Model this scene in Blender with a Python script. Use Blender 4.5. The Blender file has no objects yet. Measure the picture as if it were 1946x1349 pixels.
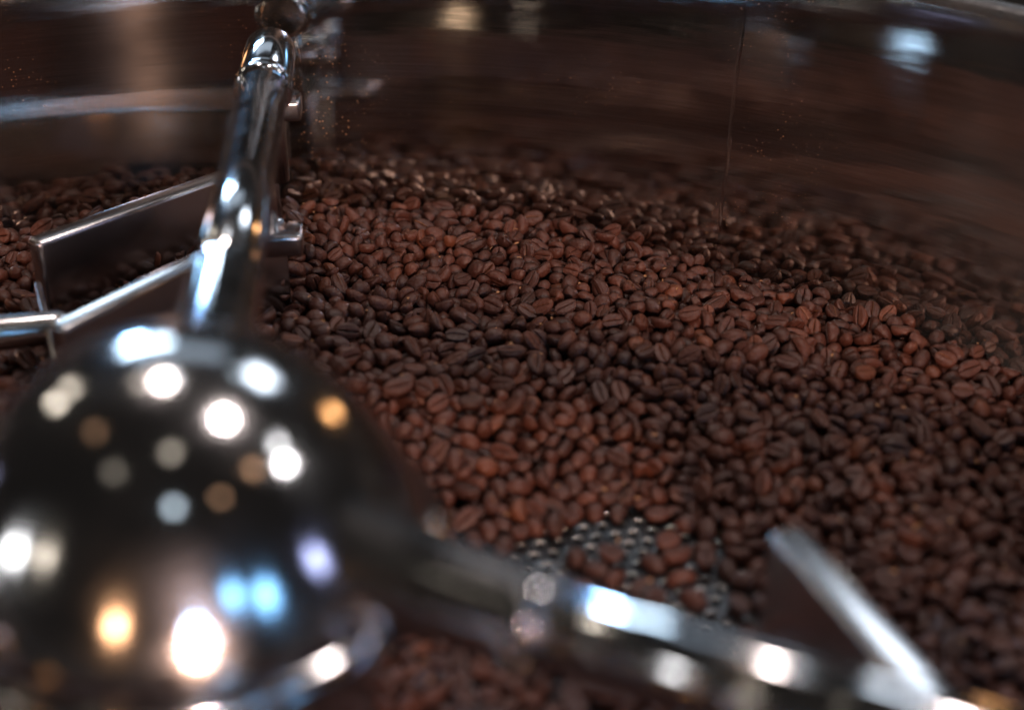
import bpy, bmesh, math, random, base64
import numpy as np
from mathutils import Vector, Matrix, Quaternion

sc = bpy.context.scene
random.seed(11)
R = math.radians

# ------------------------------------------------------------------ camera
cam_d = bpy.data.cameras.new("camera")
cam = bpy.data.objects.new("camera", cam_d)
sc.collection.objects.link(cam)
cam.location = (0, 0, .36)
cam.rotation_euler = (R(60), 0, 0)
cam_d.lens = 50
cam_d.sensor_width = 36
cam_d.clip_start = .01
cam_d.clip_end = 50
cam_d.dof.use_dof = True
cam_d.dof.focus_distance = .80
cam_d.dof.aperture_fstop = 3.0
cam_d.dof.aperture_blades = 0
sc.camera = cam

# ------------------------------------------------------------------ dim room
w = bpy.data.worlds.new("World")
sc.world = w
w.use_nodes = True
bg = w.node_tree.nodes["Background"]
bg.inputs[0].default_value = (1, .86, .78, 1)
bg.inputs[1].default_value = .012

sc.view_settings.view_transform = 'Standard'
sc.view_settings.look = 'None'
sc.view_settings.exposure = .20
sc.view_settings.gamma = 1
sc.cycles.use_denoising = True
sc.cycles.use_adaptive_sampling = False
sc.cycles.sample_clamp_indirect = 4
sc.cycles.max_bounces = 8

def area(name, loc, aim, sx, sy, power, col):
    l = bpy.data.lights.new(name, 'AREA')
    l.shape = 'RECTANGLE'
    l.size = sx
    l.size_y = sy
    l.energy = power
    l.color = col
    o = bpy.data.objects.new(name, l)
    sc.collection.objects.link(o)
    o.location = loc
    o.rotation_euler = (Vector(aim) - Vector(loc)).to_track_quat('-Z', 'Y').to_euler()
    return o

def bulb(name, loc, rad, power, col):
    l = bpy.data.lights.new(name, 'POINT')
    l.shadow_soft_size = rad
    l.energy = power
    l.color = col
    o = bpy.data.objects.new(name, l)
    sc.collection.objects.link(o)
    o.location = loc
    return o

HX, HY = -.098, .344           # axis of the tray and of the stirring arm
TR, LEAN, ZF, ZRIM = .467, math.tan(R(5.5)), -.030, .1535

# windows, and one light added for the near blade
area("window_light", (-.55, 3.0, 1.9), (0, .4, 0), 1.5, .6, 1.9, (.72, .86, 1))
area("added_blade_light", (.62, 1.95, 1.35), (.12, .35, .05), .36, .3, 3.2, (.80, .90, 1))  # added light, no window there; brightens the near blade's top edge
area("small_window_light", (-.78, 2.26, .97), (.02, .28, .11), 0.50, .15, 4.6, (.66, .85, 1))
# small lamps of the shop plus two added ones: direction from the hub, distance, radius, radiance, colour
WHITE, COOL, BLUE, CREAM, ORANGE = (1, .98, .95), (.78, .92, 1), (.25, .58, 1), (1, .86, .68), (1, .55, .30)
LAMPS = [
    ((.329, .216, .919), 1.35, .05, 235, (1, .84, .77)),      # overhead, strongest
    ((-.15, .50, .85), 1.05, .04, 120, (1, .83, .75)),      # added key over the far beans, so light falls off to the right
    ((.777, .081, .624), 1.7, .06, 70, (1, .92, .88)),      # right
    ((.686, .212, .696), 2.0, .05, 25, WHITE),
    ((.626, -.115, .771), 2.2, .06, 7, ORANGE),
    ((-.110, .544, .826), 2.0, .06, 8, COOL),
    ((-.303, .501, .810), 2.0, .06, 4, CREAM),
    ((-.723, .521, .454), 1.8, .05, 20, CREAM),
    ((-.646, .605, .466), 1.9, .05, 15, CREAM),
    ((.019, -.181, .983), 2.1, .06, 5, CREAM),
    ((.10, -.60, .78), 2.0, .06, 9, COOL),  # added lamp, makes the far edges of the floor holes glint
    ((.232, -.920, .317), 1.5, .08, 50, BLUE),
    ((.684, -.635, .359), 1.5, .08, 12, BLUE),
    ((.499, -.760, .417), 1.5, .08, 8, BLUE),
    ((-.941, -.234, .243), 1.6, .07, 20, WHITE),
    ((.920, -.233, .314), 1.6, .08, 8, (.55, .60, 1)),
    ((.22, -.93, .27), 2.0, .055, 1450, (1, .57, .38)),       # warm, over the near rim
    ((-.33, -.90, .34), 2.0, .06, 55, (1, .50, .24)),      # orange, over the near rim
    ((-.36, .92, .32), 1.9, .08, 140, (.30, .58, 1)),        # blue, beyond the far rim
    ((.45, -.45, .77), 2.0, .05, 4, ORANGE),
    ((-.40, -.30, .86), 2.0, .05, 3, CREAM),
    ((.22, .72, .66), 2.2, .05, 4, COOL),
    ((-.55, .10, .83), 2.0, .05, 3, ORANGE),
    ((-.80, -.45, .36), 1.8, .06, 9, CREAM),
    ((.59, .79, .175), 1.72, .06, 20, (1, .47, .17)),      # orange, just over the far rim
]
for d, dist, rad, L, col in LAMPS:
    bulb("shop_or_added_lamp", Vector((HX, HY, .12)) + Vector(d).normalized() * dist, rad, L * 39.5 * rad * rad, col)

# ------------------------------------------------------------------ helpers
def link(name, bm, mat, parent=None, smooth=True, loc=None):
    me = bpy.data.meshes.new(name)
    bm.normal_update()
    bm.to_mesh(me)
    bm.free()
    if smooth:
        me.shade_smooth()
    me.materials.append(mat)
    o = bpy.data.objects.new(name, me)
    sc.collection.objects.link(o)
    if parent:
        o.parent = parent
        o.matrix_parent_inverse = Matrix.Translation(-parent.location) if parent.type == 'EMPTY' else Matrix()
    return o

def thing(name, label, cat, loc):
    o = bpy.data.objects.new(name, None)
    sc.collection.objects.link(o)
    o.location = loc
    o.empty_display_size = .05
    o['label'] = label
    o['category'] = cat
    return o

def lathe(prof, seg=96, c=(HX, HY), close=False):
    bm = bmesh.new()
    rings = []
    for r, z in prof:
        if r < 1e-6:
            rings.append([bm.verts.new((c[0], c[1], z))])
        else:
            rings.append([bm.verts.new((c[0] + r * math.cos(2 * math.pi * k / seg), c[1] + r * math.sin(2 * math.pi * k / seg), z)) for k in range(seg)])
    pairs = list(zip(rings, rings[1:])) + ([(rings[-1], rings[0])] if close else [])
    for a, b in pairs:
        for k in range(seg):
            k2 = (k + 1) % seg
            vs = [a[0]] if len(a) == 1 else [a[k], a[k2]]
            vs += [b[0]] if len(b) == 1 else [b[k2], b[k]]
            bm.faces.new(vs)
    bmesh.ops.recalc_face_normals(bm, faces=bm.faces)
    return bm

def rod(bm, a, d, prof, seg=48):
    """Solid of revolution along direction d from point a; prof = (distance, radius)."""
    d = Vector(d).normalized()
    q = d.to_track_quat('Z', 'Y')
    rings = []
    for t, r in prof:
        if r < 1e-6:
            rings.append([bm.verts.new(Vector(a) + d * t)])
        else:
            rings.append([bm.verts.new(Vector(a) + q @ Vector((r * math.cos(2 * math.pi * k / seg), r * math.sin(2 * math.pi * k / seg), t))) for k in range(seg)])
    fs = []
    for p, n in zip(rings, rings[1:]):
        for k in range(seg):
            k2 = (k + 1) % seg
            vs = [p[0]] if len(p) == 1 else [p[k], p[k2]]
            vs += [n[0]] if len(n) == 1 else [n[k2], n[k]]
            fs.append(bm.faces.new(vs))
    for ring in (rings[0], rings[-1]):
        if len(ring) > 1:
            fs.append(bm.faces.new(ring))
    bmesh.ops.recalc_face_normals(bm, faces=fs)
    return bm

def fillet(t0, r0, t1, r1, n=6):
    """Quarter round between (t0, r0) on the barrel and (t1, r1) on the face."""
    return [(t0 + (t1 - t0) * math.sin(i / n * math.pi / 2), r1 + (r0 - r1) * math.cos(i / n * math.pi / 2)) for i in range(n + 1)]

def bar(a, b, z0, z1, th, bev=.0028, segs=4):
    """Upright bevelled plate between two ground points."""
    a, b = Vector((*a, 0)), Vector((*b, 0))
    d = (b - a)
    bm = bmesh.new()
    bmesh.ops.create_cube(bm, size=1, matrix=Matrix.Diagonal((d.length, th, z1 - z0, 1)))
    bmesh.ops.bevel(bm, geom=list(bm.edges), offset=bev, segments=segs, profile=.5, affect='EDGES')
    m = Matrix.Translation((a + b) / 2 + Vector((0, 0, (z0 + z1) / 2))) @ Matrix.Rotation(math.atan2(d.y, d.x), 4, 'Z')
    bmesh.ops.transform(bm, matrix=m, verts=bm.verts)
    return bm

# ------------------------------------------------------------------ materials
def mat(name):
    m = bpy.data.materials.new(name)
    m.use_nodes = True
    nt = m.node_tree
    p = nt.nodes["Principled BSDF"]
    def N(t, **kw):
        n = nt.nodes.new(t)
        for k, v in kw.items():
            setattr(n, k, v)
        return n
    return m, nt, p, N, nt.links.new

def val(n, i, v):
    n.inputs[i].default_value = v

def ramp(N, stops):
    r = N('ShaderNodeValToRGB')
    e = r.color_ramp.elements
    while len(e) < len(stops):
        e.new(.5)
    for k, (p, c) in zip(e, stops):
        k.position = p
        k.color = (*c, 1) if len(c) == 3 else c
    return r

def chrome(name, col, rough, bump=.02, scale=60, film=1):
    m, nt, p, N, L = mat(name)
    val(p, 'Metallic', 1)
    g = N('ShaderNodeNewGeometry')
    n = N('ShaderNodeTexNoise')
    val(n, 'Scale', scale)
    val(n, 'Detail', 3)
    L(g.outputs['Position'], n.inputs['Vector'])
    c = ramp(N, [(.3, tuple(x * .86 for x in col)), (.7, col)])
    L(n.outputs['Fac'], c.inputs[0])
    L(c.outputs[0], p.inputs['Base Color'])
    n2 = N('ShaderNodeTexNoise')
    val(n2, 'Scale', 900)
    val(n2, 'Detail', 4)
    L(g.outputs['Position'], n2.inputs['Vector'])
    sm = N('ShaderNodeTexNoise')            # finger marks and oily film
    val(sm, 'Scale', 45)
    val(sm, 'Detail', 5)
    val(sm, 'Distortion', 1.2)
    L(g.outputs['Position'], sm.inputs['Vector'])
    mx = N('ShaderNodeMath', operation='ADD')
    L(n2.outputs['Fac'], mx.inputs[0])
    L(sm.outputs['Fac'], mx.inputs[1])
    mr = N('ShaderNodeMapRange')
    val(mr, 1, .75)
    val(mr, 2, 1.3)
    val(mr, 3, rough * (1 - .4 * film))
    val(mr, 4, rough * (1 + .9 * film))
    L(mx.outputs[0], mr.inputs[0])
    L(mr.outputs[0], p.inputs['Roughness'])
    b = N('ShaderNodeBump')
    val(b, 'Strength', bump)
    val(b, 'Distance', .01)
    L(n.outputs['Fac'], b.inputs['Height'])
    L(b.outputs[0], p.inputs['Normal'])
    return m

M_CHROME = chrome("polished_steel", (.62, .63, .66), .10, .012, 30)
M_BLADE = chrome("worn_steel", (.44, .44, .46), .22, .003, 40, .15)
M_FLOOR = chrome("sheet_steel", (.055, .057, .062), .34, .02, 200)
M_RIM = chrome("dull_rolled_rim", (.10, .10, .102), .45, .02, 120)
M_EDGE = chrome("hole_edge_glint", (.60, .60, .60), .22, .02, 200)  # lighter steel than the sheet; the rim glint is put into the colour

def wall_material():
    m, nt, p, N, L = mat("brushed_steel")
    nt.nodes.remove(p)
    out = nt.nodes["Material Output"]
    tc = N('ShaderNodeTexCoord')
    sx = N('ShaderNodeSeparateXYZ')
    L(tc.outputs['Object'], sx.inputs[0])
    at = N('ShaderNodeMath', operation='ARCTAN2')
    L(sx.outputs[1], at.inputs[0])
    L(sx.outputs[0], at.inputs[1])
    cb = N('ShaderNodeCombineXYZ')          # unrolled wall: angle * radius, height
    ml = N('ShaderNodeMath', operation='MULTIPLY')
    val(ml, 1, TR)
    L(at.outputs[0], ml.inputs[0])
    L(ml.outputs[0], cb.inputs[0])
    L(sx.outputs[2], cb.inputs[1])
    mp = N('ShaderNodeMapping')
    val(mp, 'Scale', (14, 900, 1))
    L(cb.outputs[0], mp.inputs[0])
    br = N('ShaderNodeTexNoise')
    val(br, 'Scale', 1)
    val(br, 'Detail', 5)
    val(br, 'Roughness', .65)
    L(mp.outputs[0], br.inputs['Vector'])
    bl = N('ShaderNodeTexNoise')            # smears of coffee oil and haze
    val(bl, 'Scale', 9)
    val(bl, 'Detail', 5)
    mp2 = N('ShaderNodeMapping')
    val(mp2, 'Scale', (.6, 1.8, 1))
    L(cb.outputs[0], mp2.inputs[0])
    L(mp2.outputs[0], bl.inputs['Vector'])
    col = ramp(N, [(.30, (.43, .395, .365)), (.70, (.64, .59, .545))])
    L(br.outputs['Fac'], col.inputs[0])
    bump = N('ShaderNodeBump')
    val(bump, 'Strength', .03)
    val(bump, 'Distance', .0002)
    L(br.outputs['Fac'], bump.inputs['Height'])
    wav = N('ShaderNodeTexNoise')           # ripples left by rolling the sheet
    val(wav, 'Scale', 1)
    val(wav, 'Detail', 2)
    mp3 = N('ShaderNodeMapping')
    val(mp3, 'Scale', (11, 70, 1))
    L(cb.outputs[0], mp3.inputs[0])
    L(mp3.outputs[0], wav.inputs['Vector'])
    bump2 = N('ShaderNodeBump')
    val(bump2, 'Strength', .03)
    val(bump2, 'Distance', .004)
    L(wav.outputs['Fac'], bump2.inputs['Height'])
    L(bump2.outputs[0], bump.inputs['Normal'])
    tan = N('ShaderNodeTangent', direction_type='RADIAL', axis='Z')
    sharp = N('ShaderNodeBsdfAnisotropic')
    val(sharp, 'Roughness', .04)
    val(sharp, 'Anisotropy', .6)
    wide = N('ShaderNodeBsdfAnisotropic')
    val(wide, 'Roughness', .42)
    val(wide, 'Anisotropy', .9)
    for s in (sharp, wide):
        L(col.outputs[0], s.inputs['Color'])
        L(bump.outputs[0], s.inputs['Normal'])
        L(tan.outputs[0], s.inputs['Tangent'])
    mx = N('ShaderNodeMixShader')
    mr = N('ShaderNodeMapRange')
    val(mr, 1, .35)
    val(mr, 2, .7)
    val(mr, 3, .015)
    val(mr, 4, .05)
    L(bl.outputs['Fac'], mr.inputs[0])
    L(mr.outputs[0], mx.inputs[0])
    L(sharp.outputs[0], mx.inputs[1])
    L(wide.outputs[0], mx.inputs[2])
    # dust: chaff specks stuck on the steel, thicker in drifts
    vo = N('ShaderNodeTexVoronoi')
    val(vo, 'Scale', 520)
    L(cb.outputs[0], vo.inputs['Vector'])
    sp = N('ShaderNodeSeparateColor')
    L(vo.outputs['Color'], sp.inputs[0])
    dr = N('ShaderNodeTexNoise')
    val(dr, 'Scale', 7)
    val(dr, 'Detail', 3)
    L(cb.outputs[0], dr.inputs['Vector'])
    th = N('ShaderNodeMapRange')
    val(th, 1, .47)
    val(th, 2, .75)
    val(th, 3, .0)
    val(th, 4, .40)
    L(dr.outputs['Fac'], th.inputs[0])
    sz = N('ShaderNodeMath', operation='MULTIPLY')   # speck radius differs from speck to speck
    L(th.outputs[0], sz.inputs[0])
    L(sp.outputs[0], sz.inputs[1])
    lt = N('ShaderNodeMath', operation='LESS_THAN')
    L(vo.outputs['Distance'], lt.inputs[0])
    L(sz.outputs[0], lt.inputs[1])
    dif = N('ShaderNodeBsdfDiffuse')
    val(dif, 'Color', (.26, .145, .08, 1))
    mx2 = N('ShaderNodeMixShader')
    L(lt.outputs[0], mx2.inputs[0])
    L(mx.outputs[0], mx2.inputs[1])
    L(dif.outputs[0], mx2.inputs[2])
    L(mx2.outputs[0], out.inputs[0])
    return m

M_WALL = wall_material()

def bean_material():
    m, nt, p, N, L = mat("roasted_bean")
    g = N('ShaderNodeNewGeometry')
    oi = N('ShaderNodeObjectInfo')
    ad = N('ShaderNodeMath', operation='ADD')
    L(g.outputs['Random Per Island'], ad.inputs[0])
    L(oi.outputs['Random'], ad.inputs[1])
    fr = N('ShaderNodeMath', operation='FRACT')
    L(ad.outputs[0], fr.inputs[0])
    c = ramp(N, [(0, (.040, .0145, .0102)), (.3, (.056, .0190, .0128)), (.7, (.073, .0240, .0150)), (.94, (.094, .0300, .0175)), (1, (.130, .043, .021))])
    L(fr.outputs[0], c.inputs[0])
    n = N('ShaderNodeTexNoise')
    val(n, 'Scale', 700)
    val(n, 'Detail', 5)
    val(n, 'Roughness', .6)
    L(g.outputs['Position'], n.inputs['Vector'])
    c2 = ramp(N, [(.25, (.55, .52, .50)), (.75, (1.2, 1.2, 1.2))])
    L(n.outputs['Fac'], c2.inputs[0])
    mu = N('ShaderNodeMix', data_type='RGBA', blend_type='MULTIPLY')
    val(mu, 0, 1)
    L(c.outputs[0], mu.inputs[6])
    L(c2.outputs[0], mu.inputs[7])
    # silverskin left in the crease of some beans
    cr = N('ShaderNodeAttribute', attribute_name='crease')
    gt = N('ShaderNodeMath', operation='GREATER_THAN')
    f2 = N('ShaderNodeMath', operation='MULTIPLY')
    val(f2, 1, 7.31)
    L(fr.outputs[0], f2.inputs[0])
    f3 = N('ShaderNodeMath', operation='FRACT')
    L(f2.outputs[0], f3.inputs[0])
    L(f3.outputs[0], gt.inputs[0])
    val(gt, 1, .78)
    mm = N('ShaderNodeMath', operation='MULTIPLY')
    L(gt.outputs[0], mm.inputs[0])
    L(cr.outputs['Fac'], mm.inputs[1])
    mix = N('ShaderNodeMix', data_type='RGBA')
    L(mm.outputs[0], mix.inputs[0])
    L(mu.outputs[2], mix.inputs[6])
    val(mix, 7, (.26, .12, .05, 1))
    L(mix.outputs[2], p.inputs['Base Color'])
    mr = N('ShaderNodeMapRange')
    val(mr, 3, .34)
    val(mr, 4, .60)
    L(n.outputs['Fac'], mr.inputs[0])
    L(mr.outputs[0], p.inputs['Roughness'])
    val(p, 'Specular IOR Level', .38)
    wr = N('ShaderNodeTexNoise')
    val(wr, 'Scale', 420)
    val(wr, 'Detail', 4)
    val(wr, 'Distortion', .6)
    L(g.outputs['Position'], wr.inputs['Vector'])
    b = N('ShaderNodeBump')
    val(b, 'Strength', .7)
    val(b, 'Distance', .0012)
    L(wr.outputs['Fac'], b.inputs['Height'])
    L(b.outputs[0], p.inputs['Normal'])
    return m

M_BEAN = bean_material()

# ------------------------------------------------------------------ cooling tray
tray = thing("cooling_tray", "round brushed steel cooling tray that holds the coffee beans, dusty curved wall", "cooling tray", (HX, HY, ZF))
T3 = tray.location

def wr(z):
    return TR + (z - 0) * LEAN

prof = [(wr(ZF), ZF), (wr(0), 0), (wr(.06), .06), (wr(.12), .12), (wr(ZRIM), ZRIM)]
bm = lathe(prof, 256)
bmesh.ops.translate(bm, vec=-T3, verts=bm.verts)
wall = link("wall", bm, M_WALL)
wall.parent = tray
wall.location = (0, 0, 0)
# rolled lip with its own roundness
lip = [(wr(ZRIM) + .0065 + .0065 * math.cos(a), ZRIM + .0065 * math.sin(a)) for a in [i * math.pi / 6 for i in range(12)]]
rim = link("rim", lathe(lip, 256, close=True), M_RIM, tray)
skin = link("outer_skin", lathe([(wr(ZRIM) + .013, ZRIM), (wr(ZRIM) + .016, .1), (wr(ZRIM) + .016, -.10), (.01, -.10)], 128), M_BLADE, tray)
# upright weld where the ends of the sheet meet
bm = bmesh.new()
az = math.atan2(.740 - HY, .112 - HX)
prev = None
for z in [ZF + i * (ZRIM - ZF) / 24 for i in range(25)]:
    ring = []
    for s, h in ((-.0020, -.00005), (-.0008, .00005), (.0008, .00005), (.0020, -.00005)):
        r = wr(z) - h
        a = az + s / TR + .0006 * math.sin(z * 90)
        ring.append(bm.verts.new((HX + r * math.cos(a), HY + r * math.sin(a), z)))
    if prev:
        for k in range(3):
            bm.faces.new((prev[k], prev[k + 1], ring[k + 1], ring[k]))
    prev = ring
bmesh.ops.recalc_face_normals(bm, faces=bm.faces)
link("weld_seam", bm, M_WALL, tray)

# perforated floor: punched holes with rounded edges where the beans are scraped aside
PA, PX, PY, NU, NV, P = R(11), .045, .475, 26, 18, .0086
ca, sa = math.cos(PA), math.sin(PA)
bm = bmesh.new()
PH = P * .866
NS = 16
for j in range(NV):
    for i in range(NU):
        cx = (i - NU / 2 + (.5 if j % 2 else 0)) * P
        cy = (j - NV / 2) * PH
        sq = []
        for k in range(NS):
            a = 2 * math.pi * k / NS
            c, s = math.cos(a), math.sin(a)
            t = 1 / max(abs(c) / (P / 2), abs(s) / (PH / 2))
            sq.append((c * t, s * t))
        rings = [[bm.verts.new((cx + x, cy + y, 0)) for x, y in sq]]
        for r, z in ((.00275, 0), (.00252, -.00008), (.00232, -.00035), (.00222, -.0008), (.00220, -.0022)):
            rings.append([bm.verts.new((cx + r * math.cos(2 * math.pi * k / NS), cy + r * math.sin(2 * math.pi * k / NS), z)) for k in range(NS)])
        for q, (p, n) in enumerate(zip(rings, rings[1:])):
            for k in range(NS):
                bm.faces.new((p[k], p[(k + 1) % NS], n[(k + 1) % NS], n[k])).material_index = 1 if q in (1, 2) else 0
mtx = Matrix.Translation((PX, PY, ZF)) @ Matrix.Rotation(PA, 4, 'Z')
bmesh.ops.transform(bm, matrix=mtx, verts=bm.verts)
for f in bm.faces:
    if f.normal.z < -.01:
        f.normal_flip()
link("perforated_floor", bm, M_FLOOR, tray).data.materials.append(M_EDGE)
link("floor_sheet", lathe([(.03, ZF - .0024), (wr(ZF), ZF - .0024)], 128), M_FLOOR, tray)

# ------------------------------------------------------------------ stirring arm
agit = thing("stirring_arm", "polished steel stirring arm with domed hub, three round arms and scraper blades", "stirring arm", (HX, HY, ZF))
RS, HZ, RC, PA = .0665, .097, .16, R(50)
prof = [(0, HZ + RS)]
for i in range(1, 21):
    a = PA * i / 20
    prof.append((RS * math.sin(a), HZ + RS * math.cos(a)))
cr, cz = prof[-1][0] - RC * math.sin(PA), prof[-1][1] - RC * math.cos(PA)
for i in range(1, 9):
    a = PA + R(16) * i / 8
    prof.append((cr + RC * math.sin(a), cz + RC * math.cos(a)))
re, ze = prof[-1]
hub = link("hub", lathe(prof + [(re - .0012, ze - .0012), (.058, ze - .003)], 160), M_CHROME, agit)
edge = [(re - .0012 + .0058 * math.cos(R(120 - 210 * i / 20)), ze - .0074 + .0058 * math.sin(R(120 - 210 * i / 20))) for i in range(21)]
link("collar", lathe(edge + [(.058, ze - .015), (.055, ze - .02), (.055, ZF + .0005)], 160), M_CHROME, hub)

ARM_Z = .11
A0 = 94.9
dirs = [Vector((math.cos(R(A0 + d)), math.sin(R(A0 + d)), 0)) for d in (0, -121, 119)]
arms = []
for k, d in enumerate(dirs):
    o3 = Vector((HX, HY, ARM_Z))
    bm = bmesh.new()
    tip = .431 if k == 0 else .440
    rod(bm, o3, d, [(.06, .0130), (tip - .066, .0130)])
    arm = link("arm", bm, M_CHROME, agit)
    bm = bmesh.new()
    s = tip - .066
    rod(bm, o3, d, [(s - .004, .0134)] + [(s - .002, .0152), (s + .003, .0152), (s + .005, .0141), (s + .006, .0136), (s + .012, .0136), (s + .013, .0142)]
        + fillet(tip - .0040, .0142, tip, .0102, 8) + [(tip + .0003, .003), (tip + .0004, 0)])
    link("end_cap", bm, M_CHROME, arm)
    bm = bmesh.new()
    e = .150 if k == 0 else .118
    f = []
    for i in range(13):
        u = i / 12
        f.append((.045 + (e - .045) * u, .0142 + .0085 * (1 - u) ** 2.2))
    rod(bm, o3, d, f + fillet(e, .0142, e + .0016, .0132, 3))
    link("socket", bm, M_CHROME, arm)
    arms.append(arm)

def blade(arm_k, a, b, rs, zb=.0775, side=.016, th=.0115, z1=.050, z0=ZF + .002):
    d = dirs[arm_k]
    o = link("scraper_blade", bar(a, b, z0, z1, th), M_BLADE, agit)
    # bracket: block clamped under the arm, post, bolt
    c = Vector((HX, HY, 0)) + d * rs
    n = Vector((-d.y, d.x, 0))
    br = link("bracket", bar((c - n * side).to_tuple()[:2], (c + n * .016).to_tuple()[:2], zb, zb + .012, .018, .0022, 3), M_BLADE, o)
    bm = bmesh.new()
    rod(bm, (c.x, c.y, .040), (0, 0, 1), [(0, .0062), (.062, .0062)], 24)
    link("post", bm, M_BLADE, o)
    bm = bmesh.new()
    rod(bm, c - n * side * .72 + Vector((0, 0, zb + .0118)), (0, 0, 1), [(0, .0045), (.0022, .0045), (.003, .0038), (.0032, 0)], 6)
    link("bolt", bm, M_BLADE, o, smooth=False)
    return o

blade(0, (-.2435, .6535), (-.138, .768), .412)
blade(0, (-.2068, .5627), (-.1228, .684), .318, .040, .018)
blade(1, (.098, .413), (.178, .205), .300, th=.0145)
blade(2, (-.33, .36), (-.385, .25), .28)
# plate that joins the free ends of the two far blades
link("end_plate", bar((-.2425, .648), (-.2115, .571), ZF + .004, .030, .004, .0015, 3), M_BLADE, agit)
# brace that comes in from the left to the foot of the far blade
bm = bmesh.new()
rod(bm, (-.335, .574, .030), (.108, .030, -.004), fillet(.004, .0085, 0, .0035, 5)[::-1] + fillet(.118, .0085, .126, .002, 6) + [(.1262, 0)], 32)
link("brace_rod", bm, M_BLADE, agit)

# ------------------------------------------------------------------ coffee beans
def seg(px, py, ax, ay, bx, by):
    dx, dy = bx - ax, by - ay
    t = np.clip(((px - ax) * dx + (py - ay) * dy) / (dx * dx + dy * dy), 0, 1)
    return np.hypot(px - ax - t * dx, py - ay - t * dy)

def bed(x, y):
    """Height of the heap; returns height and distance to the scraped patch."""
    xs = [-.45, -.3, -.145, .009, .1, .21, .32, .45]
    hs = [.016, .013, .010, -.002, -.006, -.012, -.016, -.018]
    hb = np.interp(x, xs, hs)
    hb = hb - .010 * np.clip((.70 - y) / .25, 0, 1)
    hb = hb + .0035 * np.sin(x * 31 + y * 17 + .6) + .003 * np.sin(x * 13 - y * 41 + 2.)
    d = np.minimum(np.minimum(seg(x, y, .0, .482, .092, .445) - .030, seg(x, y, .03, .50, .05, .50) - .022), seg(x, y, -.005, .42, .01, .45) - .022)
    w = np.clip(d / .05, 0, 1)
    w = w * w * (3 - 2 * w)
    return ZF + (hb - ZF) * w, d

def bean_mesh(v, st=11, top=7, lowpoly=False):
    """One roasted bean: rounded back, flat face with an S-shaped crease."""
    rg = random.Random(100 + v)
    L, W, T = .0126 * rg.uniform(.86, 1.09), .0090 * rg.uniform(.86, 1.06), .0062 * rg.uniform(.80, 1.08)
    ph, amp, open_ = rg.uniform(-.5, .5), rg.uniform(.03, .14), rg.uniform(.05, .09)
    odd = 2.4 if v % 10 in (3, 7, 9) else 1          # some beans are lopsided or shrivelled
    if v % 10 == 7:
        L, T = L * .84, T * .85
    lob = [(rg.uniform(0, 6.28), rg.uniform(-.038, .038) * odd) for _ in range(3)]
    if lowpoly:
        under = [-.8, 0, .8]
    else:
        under = [-.93, -.72, -.36, -open_ - .05, -open_ * .4, 0, open_ * .4, open_ + .05, .36, .72, .93]
    verts, crease, faces = [], [], []
    for i in range(st):
        t = -math.cos(math.pi * (i + .5) / st)
        s = (1 - abs(t) ** 2.3) ** .52
        asym = 1 + .07 * t * math.sin(ph * 3)
        off = amp * math.sin(t * 2.6 + ph)
        pts = []
        for k in range(top + 1):
            a = math.pi * k / top
            pts.append((math.cos(a), .06 + .94 * math.sin(a) ** .9, 0))
        for y in reversed(under):
            if abs(y) < .9:
                g = 0
                z = -.11 * (1 - y * y)
                yy = y
                if not lowpoly and abs(y) <= open_ + .06:
                    yy = y + off
                    if abs(y) < open_ * .5:
                        z = .10 if abs(y) > 1e-6 else .30
                        g = 1
                    else:
                        z -= .012
                    z = z * (1 if abs(t) < .93 else .4)
                pts.append((yy, z, g))
            else:
                pts.append((y, -.045, 0))
        n = len(pts)
        for y, z, g in pts:
            ang = math.atan2(z, y)
            bulge = 1 + sum(m * math.sin(q + 2 * t + ang * (1 + j)) for j, (q, m) in enumerate(lob))
            verts.append((t * L / 2 * bulge, y * s * asym * W / 2 * bulge, (z * (s ** .85) - .27) * T * bulge))
            crease.append(g)
    for i in range(st - 1):
        for k in range(n):
            faces.append((i * n + k, (i + 1) * n + k, (i + 1) * n + (k + 1) % n, i * n + (k + 1) % n))
    a, b = len(verts), len(verts) + 1
    verts += [(-L / 2, 0, -T * .16), (L / 2, 0, -T * .16)]
    crease += [0, 0]
    tris = [(a, k, (k + 1) % n) for k in range(n)] + [(b, (st - 1) * n + (k + 1) % n, (st - 1) * n + k) for k in range(n)]
    return np.array(verts, dtype=np.float32), np.array(crease, dtype=np.float32), faces, tris

VAR = [bean_mesh(v) for v in range(10)]
LOW = [bean_mesh(50 + v, 6, 4, True) for v in range(3)]

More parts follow.
